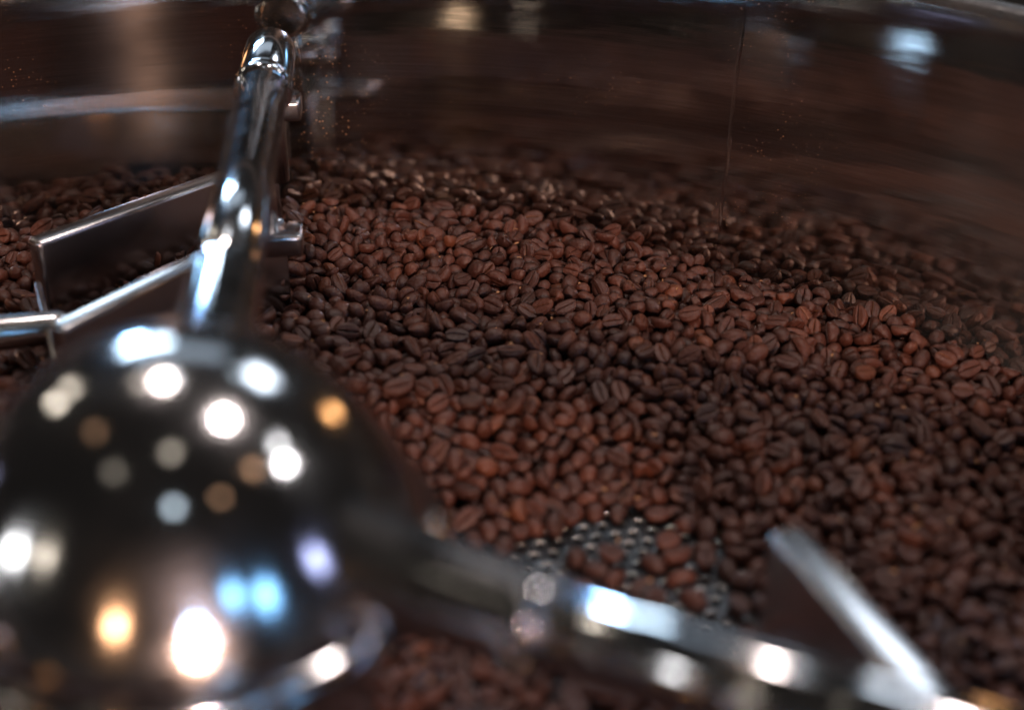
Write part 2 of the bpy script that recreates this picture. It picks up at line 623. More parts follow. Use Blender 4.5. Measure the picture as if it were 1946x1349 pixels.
# how each bean came to rest: x, y, z in steps of 0.2 mm, turn (quaternion x, y, z in steps of 0.02), size in percent
BEAN_ROWS = [
3780,1329,110,3,64,53,26,3494,1381,72,89,44,53,21,3933,998,96,40,38,87,24,3866,1127,109,26,91,55,21,3958,1075,107,37,45,58,23,2896,1559,102,8,34,44,24,3927,1205,116,64,87,20,29,3825,1155,91,52,55,1,30,3784,1617,142,75,8,39,29,3956,1119,117,54,100,48,8,3914,1157,105,27,58,41,30,3390,1655,98,6,56,54,22,
3215,1470,75,2,65,50,28,4024,1483,117,54,36,51,23,3803,1261,93,89,29,63,27,3363,1401,60,50,50,55,20,3889,1057,112,31,7,66,21,4029,1332,116,95,72,52,14,3770,1523,107,58,42,32,30,4044,1372,122,30,9,36,25,2871,1078,65,62,36,31,30,3472,1297,75,78,92,50,14,2901,1923,182,56,0,51,29,2846,1031,81,35,93,30,22,
3032,1034,61,50,50,100,10,4131,1883,129,7,75,57,26,3571,1664,126,25,87,41,24,4128,1596,119,42,95,69,25,3344,1511,75,2,35,50,27,3494,1472,74,36,6,70,27,2957,1032,75,71,95,50,15,1806,2026,244,9,70,54,28,3437,1657,107,18,75,33,30,3380,1335,61,50,50,98,12,3757,1395,107,59,94,71,10,2723,1944,210,4,41,51,29,
3955,1426,114,40,31,51,20,4178,1849,125,3,37,42,27,3477,2353,190,52,99,57,28,3329,1617,72,53,0,50,14,2809,968,108,63,12,24,22,3507,1853,125,36,82,15,26,3895,1373,102,45,97,46,17,3932,1335,95,72,46,9,29,2897,1653,113,95,30,51,30,3361,1468,74,37,98,43,26,3183,1429,61,43,50,38,29,3527,1669,116,72,76,82,30,
3528,2058,148,27,88,53,20,3141,1471,61,50,50,14,28,3421,1451,73,14,85,50,22,2869,1734,141,41,32,77,22,3190,1642,60,50,50,83,25,2854,1127,71,34,3,56,13,3307,1455,60,50,50,97,18,2999,1942,156,46,97,50,28,3456,2161,172,5,44,35,26,3839,1943,139,1,45,40,26,4137,2064,126,3,55,48,19,3903,1681,145,6,40,56,20,
2946,1551,73,42,66,28,25,3098,1570,79,21,21,65,29,2910,1026,75,70,96,50,14,3907,1798,129,45,5,29,28,3979,1316,110,19,46,60,23,3434,1553,72,65,50,84,23,3844,1415,120,90,20,48,21,2938,1107,75,80,90,50,19,3058,1065,73,16,19,67,25,4012,1533,117,55,36,85,22,4164,1989,116,81,58,24,18,3108,1696,74,76,37,41,30,
3004,1063,75,69,96,50,14,3398,1582,71,87,62,52,18,2827,1764,139,30,91,68,26,3217,2002,156,22,10,45,23,3620,1717,136,97,43,64,15,3760,1778,157,5,31,57,27,3997,1284,104,88,80,39,29,3705,1794,151,21,12,57,25,2974,1090,61,50,50,100,23,2573,2220,213,9,49,56,28,3725,1609,143,4,31,50,14,2831,1061,86,12,17,50,9,
3635,2195,156,85,47,66,24,3184,1032,74,60,99,45,28,3053,1629,73,8,68,49,20,3794,1544,133,13,76,38,9,3120,1000,74,83,12,50,23,3576,1921,139,98,35,47,20,2848,1682,123,56,3,65,18,3130,1604,75,77,92,50,15,2747,1937,166,52,90,76,26,3822,1798,121,23,70,87,25,3917,1500,127,26,21,80,13,3017,1697,88,47,62,59,24,
3473,1925,145,6,39,48,21,2954,1615,102,31,7,54,10,4127,2196,141,4,68,50,22,3297,1316,73,73,6,43,24,2982,1513,61,50,50,76,30,3018,1623,77,24,19,67,24,2819,1921,178,7,33,51,23,2755,1020,109,73,88,73,23,3277,1362,70,2,37,50,8,3466,1431,60,50,50,16,25,4084,1486,101,34,73,22,26,3700,1514,126,99,42,52,11,
2796,1131,73,51,19,84,10,3975,1232,104,44,43,26,27,2987,1842,131,85,58,56,12,3851,1032,103,79,12,63,11,3899,2119,147,2,38,55,28,3250,1785,113,36,5,33,10,4133,1673,108,62,41,96,20,3672,1551,114,54,2,54,24,3059,2090,188,17,17,58,27,2788,1962,196,5,62,50,22,3586,1622,102,54,100,51,25,3810,1460,116,46,98,62,8,
4047,1587,111,57,39,55,19,3307,1753,94,45,17,24,30,3170,2185,176,66,53,3,25,3855,1198,101,89,74,63,9,3907,1265,95,6,63,68,13,3705,2146,161,1,58,50,15,3683,1878,129,39,28,94,27,3783,1678,138,1,48,50,22,2632,2247,196,23,89,65,23,3627,1786,128,65,96,61,22,3049,1583,60,50,50,31,19,3853,1449,141,93,28,47,23,
3996,1677,114,29,39,92,22,2757,2293,174,32,72,10,27,2977,1797,123,6,60,45,8,3343,1856,120,16,13,52,28,3144,1723,78,59,59,23,21,3263,1674,81,89,76,63,21,2941,1738,118,83,64,51,26,3986,1850,127,17,16,40,26,4029,1632,104,43,74,16,28,2569,2049,210,46,45,98,25,2898,1878,147,62,61,60,26,3344,1901,126,48,35,97,18,
3267,2013,152,20,11,47,19,3751,1919,132,23,9,50,17,3084,2411,181,51,96,64,25,3288,2154,165,71,29,72,15,3792,1425,105,51,87,83,16,3995,1362,101,67,64,6,26,3692,1657,121,53,46,24,13,3222,1390,68,61,21,17,18,3819,1338,109,34,93,56,13,2979,2040,157,3,62,41,30,3584,2274,164,52,53,0,27,3916,1069,75,76,59,81,26,
3886,1905,127,88,46,38,30,3523,1618,96,71,44,58,7,2810,1739,123,90,47,34,15,3114,1043,75,91,79,50,22,4077,1888,109,39,76,13,25,2905,2159,175,12,38,55,24,3309,1978,127,47,47,32,24,3946,1388,108,52,95,37,22,4185,2181,122,7,39,50,19,3934,1874,121,26,86,50,21,2745,2175,188,28,10,61,29,3699,2048,161,41,95,32,21,
2994,1014,61,50,50,100,16,3335,1675,76,55,79,62,29,3837,1071,97,79,74,66,18,3635,1537,94,68,96,59,26,3488,1529,64,65,36,28,26,3561,1557,98,27,90,32,24,4023,1738,123,40,66,14,22,4087,2044,115,50,56,92,29,3901,1647,119,24,25,83,22,3179,1756,87,47,55,5,18,3670,1500,93,9,33,68,27,3242,1636,62,65,37,13,16,
2976,1585,60,50,50,98,27,4079,1790,119,77,20,25,27,2776,1063,91,55,48,5,11,2998,2163,183,51,0,52,26,1637,2763,253,6,37,43,29,3267,1884,120,52,93,30,8,3176,1922,115,58,33,76,19,3992,1819,110,86,29,59,23,3840,1649,129,55,5,58,28,3136,2102,141,29,94,60,22,2747,1810,173,52,43,61,10,2837,1853,133,44,1,48,26,
2896,1136,70,17,13,50,10,3147,2404,183,3,38,46,17,2997,2106,167,60,55,82,29,3371,1787,104,50,47,38,13,2858,2232,191,50,99,60,18,3930,1452,113,31,89,70,20,2592,2083,216,60,11,21,28,3515,2162,165,86,16,45,23,3952,2002,126,67,44,30,15,4068,2210,132,55,43,72,23,3242,1971,139,3,41,37,9,3267,2334,178,46,96,70,10,
2932,1862,145,16,73,22,26,2645,2386,204,93,59,42,29,2948,2422,179,65,95,65,27,2810,2065,179,65,36,53,23,3819,2100,121,63,77,82,29,3129,1776,81,67,20,53,25,3127,1924,121,38,60,63,27,3833,1496,121,14,67,50,29,3994,2464,140,18,87,58,29,3965,1169,104,25,90,40,15,3162,1798,98,40,52,8,22,3339,2163,183,5,30,54,17,
2834,2007,174,76,88,70,23,2586,2334,212,73,49,92,20,3190,2356,173,49,77,9,16,3616,1617,125,79,12,39,9,3639,1626,109,91,54,79,18,3993,1908,127,12,77,47,19,3905,1545,127,44,37,2,27,3397,2042,155,9,42,61,14,3122,1834,106,24,85,29,28,3525,1536,80,94,36,57,7,3695,1589,115,8,54,77,25,3209,2090,153,41,59,7,28,
3583,1850,141,64,7,29,16,3073,1714,103,20,19,69,19,3507,1668,95,9,29,53,24,3723,1414,82,36,59,13,14,3425,1504,59,50,50,0,14,3776,1296,97,96,33,53,8,3854,1867,116,6,45,35,27,3927,1121,79,10,55,79,22,3731,1496,90,32,85,33,18,3784,1217,74,93,75,50,27,3224,1746,90,51,56,5,22,3170,1984,125,66,55,94,19,
3762,1732,126,46,47,78,27,2957,2277,163,47,47,1,27,3348,2020,151,54,1,57,26,3569,1814,133,93,53,51,8,3439,1827,119,9,73,40,9,3088,1903,135,31,10,63,20,2897,2611,193,27,37,92,28,3195,1719,74,24,7,50,22,2873,2000,176,66,88,75,15,3444,1916,97,51,30,80,22,3895,1465,124,86,19,43,21,3739,1448,93,34,14,26,20,
3962,2109,121,14,22,43,24,2525,2478,212,8,72,66,25,3525,1752,102,42,42,23,30,2835,1896,145,62,46,3,22,4064,1717,104,39,57,44,18,3019,1552,70,90,20,50,6,3566,2138,153,79,47,10,25,3944,1507,117,51,97,57,29,2925,2075,165,92,32,67,21,2860,2132,177,41,98,56,17,2669,2198,193,59,48,91,29,2897,1825,132,57,43,98,10,
3697,2004,128,29,30,80,26,3965,1956,124,100,52,49,22,3145,2226,176,83,62,68,29,3494,1572,70,81,48,29,15,4165,2244,128,32,72,39,29,3860,2346,137,42,78,28,27,3520,1311,61,50,50,89,29,3897,1580,132,41,72,92,10,2859,2560,188,5,29,54,27,3913,1307,102,53,21,81,6,3661,1913,129,26,34,62,15,2817,1162,71,86,65,54,17,
3396,2325,183,91,25,50,28,3610,2129,142,20,66,62,21,3337,1761,103,17,70,45,8,2616,1957,209,67,86,19,18,3209,2191,161,43,35,84,27,3228,1680,70,59,1,50,8,3358,1732,98,30,88,30,23,3021,2087,151,33,96,44,28,3036,1858,102,89,27,51,25,2962,1903,132,82,66,70,25,3886,1309,83,95,54,40,17,3843,1560,119,36,49,67,25,
4141,1817,110,6,33,54,8,3531,1502,73,96,45,54,21,3345,2329,179,83,17,36,21,4108,1711,104,33,94,36,25,2587,2467,209,52,61,70,25,2856,2355,186,66,37,26,22,3210,1800,89,78,46,89,16,3800,2417,142,34,8,37,27,4027,1198,95,67,48,21,25,3417,1628,73,71,9,35,24,2969,1698,87,67,61,95,15,4250,1975,95,37,36,84,21,
2670,2090,202,59,82,78,28,3710,1495,93,77,16,31,12,2478,2351,215,75,49,26,16,4072,1561,110,72,11,71,17,4223,2100,115,12,80,54,15,3088,1797,103,55,79,74,26,3138,2017,141,27,35,62,19,3219,2256,175,71,66,89,24,3878,2072,111,49,96,51,29,4043,2390,132,83,67,32,26,2510,2190,228,91,58,57,11,3482,1791,119,41,43,25,18,
3888,2469,133,17,15,58,25,2904,1074,70,10,79,50,9,3277,2245,180,96,55,58,14,3491,1726,88,38,78,90,25,3383,2168,175,10,77,60,11,3864,1514,120,71,73,88,18,3065,2936,203,2,50,46,28,3668,2246,157,4,38,41,29,3216,1942,115,48,54,28,18,3747,2142,132,96,46,50,22,3094,1646,73,33,3,50,18,2397,2513,242,43,61,56,29,
3306,1670,70,34,98,50,9,3385,2405,182,70,13,74,24,3051,2219,182,5,57,70,15,2769,1849,172,35,55,44,15,3619,1999,135,84,75,51,21,3260,1921,122,47,44,80,27,2463,2191,217,33,4,44,16,2799,1028,81,84,24,71,15,3570,1726,123,27,27,64,29,3964,1554,111,2,39,58,30,3170,2886,195,39,6,67,27,4055,1280,91,84,82,61,24,
4075,1938,114,63,64,37,22,3095,2022,138,71,22,20,24,1736,2294,243,93,25,44,30,2665,1930,188,46,69,14,18,3395,1872,120,27,35,21,23,3619,1931,118,85,82,62,28,3820,2543,140,20,88,56,30,3949,1700,116,77,48,65,30,2518,2148,213,58,31,51,23,3469,2121,143,72,32,86,13,3066,1881,97,76,71,13,25,3315,1809,100,64,45,55,19,
3833,1212,75,18,54,88,14,3241,1719,77,59,7,74,11,2456,2471,225,46,18,29,21,3420,1755,85,8,45,64,22,2582,2693,224,97,46,51,12,3245,2494,187,26,77,42,26,3711,2364,157,2,61,43,28,3567,2314,169,22,87,70,28,3718,1663,137,61,74,79,21,2687,1986,201,35,28,10,23,3937,2314,138,79,88,46,29,4189,2074,103,66,52,3,23,
3090,1956,139,81,81,27,22,3038,1945,143,97,54,67,16,3598,1571,99,25,56,17,21,4088,2311,129,60,6,63,29,3654,1707,103,41,89,80,29,3422,1786,104,38,46,10,19,3419,2085,157,62,11,70,12,3875,1269,73,93,25,50,18,3938,2066,113,84,56,65,25,2978,1766,92,49,34,20,27,3757,1346,87,33,11,33,28,4002,2352,127,28,36,8,23,
3978,1066,90,40,9,77,28,2915,1695,109,95,30,56,25,3043,2407,168,3,61,58,11,3837,2145,133,9,24,43,16,3551,2226,160,43,47,75,26,3007,1677,61,50,50,0,28,3646,2100,138,16,34,70,30,3388,1977,131,28,21,82,15,3703,1733,135,11,51,81,8,3005,1880,140,60,17,24,26,3036,1742,73,24,80,32,23,3833,1311,75,56,80,42,21,
3564,2474,157,98,62,57,22,3644,2543,148,98,50,41,30,3405,2013,143,93,35,58,26,2687,1880,183,46,20,20,19,3680,2084,145,63,52,54,21,4224,2252,130,65,8,29,8,3152,1879,115,59,66,58,14,4139,2333,121,58,65,10,30,3672,2039,132,23,11,51,8,2966,1939,160,11,24,66,14,3531,1441,59,50,50,80,9,3019,1788,82,37,26,92,7,
3838,1604,119,49,62,49,11,1664,2471,217,72,27,70,25,4208,2000,109,96,65,48,27,2884,1706,126,49,98,43,8,3091,2106,158,42,44,92,28,3315,2073,141,56,70,45,6,3756,1251,86,66,61,86,20,2866,2787,203,4,41,45,16,3956,2437,137,87,74,73,17,3195,2756,202,34,8,72,28,2707,2036,202,89,79,55,27,2851,1632,103,55,84,72,14,
3164,2510,167,89,64,29,17,3781,1477,84,39,21,77,15,2758,2059,190,100,54,47,19,3826,2232,123,14,18,38,14,2801,2300,195,30,12,63,23,3757,2241,150,32,72,31,22,2771,2531,196,5,55,45,28,3176,2140,154,73,67,76,22,3256,2190,170,79,61,75,8,1640,2572,246,46,64,71,25,3449,2531,160,57,88,19,27,3070,2255,173,36,7,33,12,
4033,2440,143,34,94,60,18,3097,1852,109,53,48,72,6,2922,2527,168,80,66,67,16,3054,2570,177,8,31,33,20,3358,2147,137,58,75,93,17,3533,1578,70,47,41,82,28,3275,2812,205,31,5,62,24,3462,1602,74,25,18,76,10,3277,2095,153,27,77,19,18,3299,2581,167,49,27,92,29,3772,2557,134,95,65,47,26,3925,1611,120,59,90,38,25,
2443,2137,230,96,67,40,28,3174,1839,109,54,72,83,14,2815,1090,77,9,46,56,20,3018,2337,170,80,85,57,25,2457,2776,245,92,49,33,27,3221,1893,110,57,36,28,6,3500,2003,134,36,75,26,14,3930,1241,102,41,30,60,22,3314,1690,91,8,54,66,8,4041,2175,108,4,55,49,14,3777,2097,113,39,53,57,25,2697,2323,165,49,2,58,9,
2959,2593,176,30,60,48,15,3266,1836,96,61,50,4,13,3568,2084,140,86,20,35,23,2419,2236,220,46,37,80,16,4296,2180,110,42,2,60,12,4136,2164,99,57,70,6,29,4092,2178,109,32,48,85,21,2895,2096,171,38,94,34,17,3650,1670,105,9,27,45,20,4038,2077,112,56,87,83,16,3336,2415,175,69,92,33,20,3370,1632,62,48,70,96,12,
3450,1764,92,17,78,39,14,3047,1904,136,76,15,45,24,3414,2247,171,77,15,30,12,3934,1664,127,89,30,42,9,4016,2141,97,62,55,86,23,3229,2146,159,52,35,74,17,3085,2614,192,93,63,65,28,2640,2555,205,45,10,69,15,4051,2347,144,99,43,49,11,3744,2008,128,53,87,33,15,2734,2523,195,66,62,5,28,3829,1893,125,58,29,15,12,
2524,2593,215,63,36,4,25,3782,2153,126,15,62,47,25,3011,2247,170,71,46,93,20,3542,1831,103,9,64,35,30,3109,2053,152,44,68,70,26,1805,1960,222,73,10,35,9,4003,2012,117,65,65,85,25,3169,1679,63,35,39,43,14,2499,2826,231,48,92,53,25,2707,1914,169,23,83,36,22,3718,2312,147,38,61,27,26,3571,1777,116,10,50,31,7,
3895,2161,130,21,88,66,29,2736,2325,176,75,45,60,15,3111,2202,138,80,61,86,28,2833,2195,170,12,38,65,23,4080,1660,101,25,66,17,23,3108,2302,176,72,28,32,16,2355,2864,236,29,5,50,24,4117,1561,102,59,78,90,8,3996,2244,130,69,8,41,26,3513,2765,147,58,67,86,24,3832,1761,120,31,21,41,10,4124,1550,78,87,73,30,21,
2541,2254,210,78,13,32,16,3854,1357,75,77,12,68,28,2894,2755,203,98,51,57,21,4265,2089,102,83,79,29,8,3796,1974,121,68,85,47,22,3618,2337,162,62,84,83,18,3529,1929,124,65,34,11,13,3271,1753,74,23,13,63,29,3304,2371,177,18,74,42,8,3481,1778,90,11,69,34,20,2957,2100,161,9,67,42,23,2357,2270,228,93,71,60,17,
3657,1755,132,79,77,69,18,3520,2356,170,27,80,31,17,3296,1899,117,29,82,45,23,2637,2090,202,78,59,10,17,2866,2983,205,70,65,75,28,3717,1703,130,56,8,23,13,2693,3006,219,54,96,62,29,2884,2403,191,20,11,62,25,4172,1757,94,46,45,89,28,3757,1614,109,14,21,69,9,3662,1816,121,73,45,44,20,3849,1367,92,35,40,45,14,
4080,2416,128,19,28,82,29,4000,2203,115,42,12,78,8,3171,2613,188,5,63,43,14,2614,2333,190,28,88,42,23,2767,1762,142,66,62,91,10,2691,2134,185,37,33,94,22,2501,2623,234,31,95,58,7,3433,2213,162,65,46,80,14,3992,1596,104,6,74,47,12,4107,1777,100,17,45,82,8,1689,2307,236,93,59,33,12,3045,2708,201,24,83,58,26,
3844,1260,63,68,39,18,12,2440,3030,213,94,40,50,14,3787,1888,114,53,4,63,24,2816,2417,184,61,96,36,20,3008,2804,204,12,18,55,29,2898,1747,124,49,53,37,13,2953,2325,165,36,72,11,15,3217,1001,64,68,45,74,18,2562,2565,217,30,51,88,23,4115,1938,115,66,93,59,26,3952,1786,111,23,46,87,16,3323,2218,174,56,61,77,23,
2977,2988,201,87,43,44,14,2858,2062,188,80,12,60,15,2755,2765,209,70,95,52,19,3599,2211,155,44,91,66,20,3890,1770,118,63,96,39,18,4013,1441,94,73,46,17,7,3562,1969,128,56,32,61,19,3415,1948,125,92,69,35,7,2710,2455,194,68,26,10,15,4036,2222,124,4,38,64,15,2808,2572,201,31,93,44,15,2862,2506,173,72,57,73,7,
4024,1396,104,31,9,36,25,3992,1735,103,42,38,75,30,3131,1963,128,65,68,92,23,2951,2938,213,17,86,40,27,3788,1921,117,58,82,85,27,2632,2045,204,37,54,92,12,3548,2590,145,39,75,19,25,3014,2640,188,44,27,63,18,2802,2225,162,64,57,5,13,3442,1995,120,9,75,38,25,3491,1607,74,76,92,54,11,3025,2880,200,47,88,40,27,
2791,1925,146,28,5,51,8,3885,1988,115,36,28,63,24,3117,2248,172,77,9,55,28,3733,1570,90,51,49,97,28,3833,1696,133,81,25,28,11,3833,1409,75,46,19,85,25,3357,2602,166,64,9,72,26,2819,2784,203,88,78,42,15,4100,1847,100,39,34,5,23,3760,2329,137,2,56,52,24,2865,1815,129,60,18,53,20,3091,2692,195,5,62,40,12,
4050,2253,141,78,19,77,12,3208,2591,180,97,61,43,10,3064,2071,136,33,48,12,22,3046,2467,172,25,93,49,23,1822,2098,217,37,98,55,21,2918,1517,73,61,36,93,14,2925,2346,157,36,80,29,30,2646,2828,215,21,68,15,27,3120,2476,175,13,68,27,24,3332,2629,196,80,11,54,22,2785,2869,208,70,75,12,25,2776,1799,136,32,4,49,8,
1522,2736,239,49,93,75,28,3385,1850,100,26,55,13,12,3126,2600,170,67,40,42,9,4172,1795,83,20,25,27,22,4106,1984,112,89,51,59,14,2739,2844,217,44,4,35,21,3892,1151,76,81,69,15,9,3587,2639,145,19,85,38,18,3243,2454,164,63,30,68,23,2766,1825,146,47,65,95,30,3508,2259,152,60,54,33,15,3094,2900,188,55,53,74,23,
3366,1929,120,65,75,10,19,2721,2730,189,68,73,45,19,3747,1791,127,81,14,38,23,3386,2107,140,88,54,21,27,3296,2729,169,42,74,24,19,2484,2739,232,40,78,27,23,2548,2346,206,51,44,94,24,3462,2283,174,72,90,50,11,2908,2290,154,45,64,3,8,3681,2563,144,76,51,35,19,3035,2028,141,24,58,36,24,3821,2379,133,20,87,56,7,
3875,1037,71,86,78,67,12,3177,2715,193,77,9,47,28,3874,2572,134,38,49,25,21,4227,2222,103,34,35,94,23,3899,1019,71,28,67,9,6,2959,2666,204,85,16,61,18,2995,2839,214,81,25,19,22,2876,2319,160,82,41,55,18,3619,1868,109,22,33,72,21,2428,2621,245,44,69,25,10,3075,987,72,90,79,53,17,2454,2629,222,18,59,13,28,
4310,2129,101,67,18,16,13,2657,2345,188,80,86,35,11,2785,2642,197,35,67,13,15,3807,2052,103,81,67,64,20,3987,2404,126,27,86,33,21,2879,2197,162,55,69,50,27,3213,2412,168,18,18,32,14,3163,2550,177,35,38,75,29,3507,1830,90,59,80,11,28,2516,2431,206,56,69,43,16,2774,2821,201,76,58,44,26,3005,2525,162,71,33,14,19,
3531,2287,161,39,69,39,8,2496,2116,223,25,14,72,24,2691,2543,184,85,64,77,13,3361,2786,171,26,19,19,25,3183,2011,113,11,26,30,30,3224,2832,187,17,70,64,27,3247,2402,169,90,78,60,10,3989,2099,113,89,76,49,12,2554,2169,203,60,52,99,19,2791,2439,185,91,62,24,19,2533,2310,201,60,25,92,19,3822,1115,75,60,78,36,27,
3726,2460,144,23,88,42,26,4165,1714,100,70,23,37,11,2819,1816,123,60,33,89,25,3368,2853,169,40,84,78,30,3558,1880,116,48,31,96,16,3081,2739,197,5,57,64,27,2443,2386,214,40,65,54,22,2751,982,93,58,96,66,22,2613,2512,206,96,35,63,25,3272,2632,169,22,51,45,12,3452,2086,135,64,97,43,24,2902,2027,155,78,48,20,19,
4020,1934,100,37,36,96,20,3891,2315,135,84,22,73,11,3990,1645,86,88,53,17,27,3851,2059,110,35,37,86,8,3877,1475,78,76,35,47,18,3487,1692,79,65,6,32,10,3494,1884,123,39,67,8,22,2863,1960,150,34,60,30,27,2767,2723,185,74,63,26,11,3936,2239,118,58,69,5,20,3051,2638,179,42,15,85,24,3600,2391,161,53,68,90,20,
2527,2690,206,69,31,82,14,2860,2668,188,56,33,42,10,3399,1728,76,81,75,40,9,1778,1918,225,34,42,50,29,3764,2360,150,34,76,84,14,2742,2000,193,51,55,59,25,2873,991,63,31,43,55,21,2827,2328,168,60,65,95,12,2953,2874,202,60,54,99,26,3081,2480,173,31,64,23,28,3387,2292,147,53,33,15,22,2522,2923,217,94,47,33,29,
3071,2332,161,34,90,71,17,1641,2493,245,77,25,39,15,3162,2050,136,53,94,34,9,3512,2596,136,51,45,1,23,3193,1884,84,71,30,24,23,4079,1601,108,13,79,47,19,2711,2649,203,19,35,79,24,2881,2855,208,6,65,34,21,3582,2170,149,19,82,61,25,2672,2922,216,16,45,67,17,3347,1961,127,67,75,86,12,3543,2545,148,55,3,67,7,
3209,2488,165,40,65,50,18,1769,2049,234,26,7,58,17,4036,1798,106,76,16,66,18,2859,2713,187,57,49,99,29,2368,2197,219,25,70,17,23,3727,2578,119,18,54,46,27,3729,1313,80,14,84,43,26,2980,2761,215,12,28,72,26,2959,980,75,100,55,50,23,2414,2500,214,98,55,52,21,3601,1670,108,86,71,72,20,3307,2450,162,32,72,9,25,
3438,2039,132,54,48,91,11,2858,1177,64,66,62,85,25,3890,1341,71,70,28,77,7,3347,2431,184,39,29,7,20,3886,1227,73,61,62,92,7,2443,2733,224,50,45,98,22,2977,2367,161,56,90,23,9,3070,1834,82,23,92,56,13,2600,2796,207,55,39,59,28,2717,2594,199,58,28,26,24,3328,2523,183,78,14,39,12,4044,1991,107,23,38,42,7,
3091,2819,192,53,35,89,18,3299,2866,194,48,95,67,21,3260,2666,169,11,55,65,28,2420,2963,222,77,85,26,16,4053,2120,110,75,45,12,7,3475,2630,152,53,75,84,29,4025,1690,100,55,27,49,25,2328,2945,224,34,3,45,30,3897,2238,111,59,16,63,18,2489,2468,213,79,42,17,15,2705,2772,227,78,9,56,8,2484,2303,199,34,41,5,27,
3143,1646,60,50,50,21,20,3655,1977,114,56,40,10,23,3907,1839,121,2,52,43,17,3825,2330,117,53,52,10,24,3650,2469,144,84,26,44,10,2710,2206,181,41,19,25,9,4181,1933,103,24,60,39,14,2716,2376,198,85,82,52,7,3737,1977,107,47,21,85,18,3315,1892,86,94,63,69,9,3635,2168,124,92,47,78,28,3418,2705,157,20,78,24,18,
3795,2202,126,66,36,14,12,2916,987,71,27,5,50,10,1646,2353,244,54,52,95,13,3658,2325,157,84,84,56,9,2893,2354,168,40,3,54,30,3250,2098,140,24,85,65,22,1748,1998,221,63,92,63,17,2626,2746,208,56,10,52,22,2601,2556,202,44,10,69,18,3727,2239,133,68,41,80,17,3641,2414,144,38,50,66,19,2682,2751,203,98,59,48,23,
4242,1903,107,99,56,48,24,2960,2702,195,15,22,33,21,2806,2475,180,69,46,83,13,3479,2018,132,65,8,60,10,2480,2675,229,68,30,9,8,3127,2731,192,71,93,36,17,3395,2811,151,61,42,33,11,2573,2450,194,94,47,42,10,3219,2881,183,80,42,58,23,3018,2604,180,76,87,30,8,2596,2630,199,53,19,80,15,3635,2233,168,85,78,72,11,
2786,2782,173,78,29,71,18,3386,2497,176,57,33,12,10,2668,2471,180,75,55,11,23,3936,2193,125,49,16,14,24,3684,2518,139,93,74,52,21,3953,2280,119,97,62,48,27,2920,1929,144,79,85,61,11,2800,2923,211,30,41,55,25,3003,1736,74,70,63,86,25,2903,2425,182,67,85,75,15,3578,2509,145,22,27,27,27,2564,2770,230,10,23,61,8,
3859,2297,104,64,38,73,25,3660,2701,129,63,79,85,21,3182,2648,186,75,84,77,23,3122,1893,106,53,66,51,7,1685,2379,234,97,64,39,7,3424,2413,180,23,64,11,7,3230,1875,84,18,34,38,16,2415,2822,219,34,67,28,19,3735,2029,128,16,46,77,26,3702,1450,76,27,6,43,10,4045,2033,104,53,92,26,15,3020,1106,75,85,85,50,15,
3188,2251,162,67,61,84,20,4030,1867,99,52,50,11,29,3143,2294,172,81,80,30,14,3970,2170,110,55,77,84,27,2721,2424,192,44,36,66,14,2838,2628,176,65,37,92,27,3998,2305,117,70,43,46,11,3465,1862,92,68,36,28,25,2999,2734,199,74,90,54,6,3245,2788,171,74,34,41,19,3861,2113,108,87,69,24,11,3506,2461,168,68,11,51,15,
3418,2537,167,50,26,28,28,2968,1636,60,50,50,0,24,2667,2572,189,71,57,8,19,2992,1815,91,43,74,92,19,2638,2700,197,80,45,37,7,3859,2507,135,24,51,56,26,3816,2462,155,84,22,45,13,4100,2114,100,67,76,87,26,2503,2515,234,94,32,65,6,2787,3006,208,59,99,56,20,3543,2041,108,8,23,50,11,2931,2042,133,66,10,72,25,
2376,2988,214,90,56,63,14,2750,2433,168,35,76,55,12,3315,2276,171,41,74,24,17,3299,1725,73,62,68,65,14,2948,2764,203,49,6,57,13,3498,2158,127,33,25,84,16,4207,1787,104,15,85,41,11,3040,2522,161,39,43,24,28,3543,2781,130,68,89,41,23,3326,2175,135,67,36,14,28,3459,1648,60,45,53,21,14,1598,2595,236,14,17,41,12,
3648,1848,121,24,69,53,10,2458,2248,213,48,66,39,20,3930,2387,119,34,53,27,9,3163,2834,167,62,24,60,22,2889,2533,168,24,89,61,26,3383,2535,171,84,26,23,17,3524,2681,129,39,64,54,13,2701,1833,167,87,36,22,29,3481,2769,132,58,1,54,19,2754,2484,181,13,66,30,18,3675,2652,128,30,74,74,24,3839,1739,121,95,64,59,25,
3442,2330,158,39,38,85,16,2936,1799,103,65,75,90,18,2688,2367,165,45,34,23,25,2840,2831,195,43,29,60,22,4000,1137,98,31,44,22,24,3075,1756,83,92,53,72,27,2678,2876,199,59,47,25,25,3981,1418,100,32,56,91,8,3416,2362,174,14,30,61,15,4046,1832,104,79,66,59,14,2533,2758,214,96,36,38,17,3568,2025,120,85,71,37,6,
3400,1826,81,45,81,17,20,2641,2436,197,80,37,84,17,3965,1909,101,34,28,90,25,2788,1858,145,16,77,33,18,3222,2754,185,6,44,29,11,2786,2153,159,20,21,35,24,2920,2693,190,51,40,78,13,2766,2970,208,44,1,55,29,1624,2555,222,34,62,51,22,1553,2669,218,51,32,9,23,2673,2704,197,68,94,58,24,2463,2810,234,12,40,19,27,
4104,1439,97,77,13,59,17,3060,1671,66,37,61,86,28,3030,1815,84,17,13,50,10,3198,2539,166,51,65,88,21,2656,2993,213,32,7,68,20,2734,1074,104,1,44,43,12,2410,2702,241,52,94,68,23,3762,1983,124,75,81,53,18,3912,1973,115,83,83,49,25,3922,2446,119,37,61,3,11,3867,1675,96,77,32,77,11,3650,2062,99,17,75,43,28,
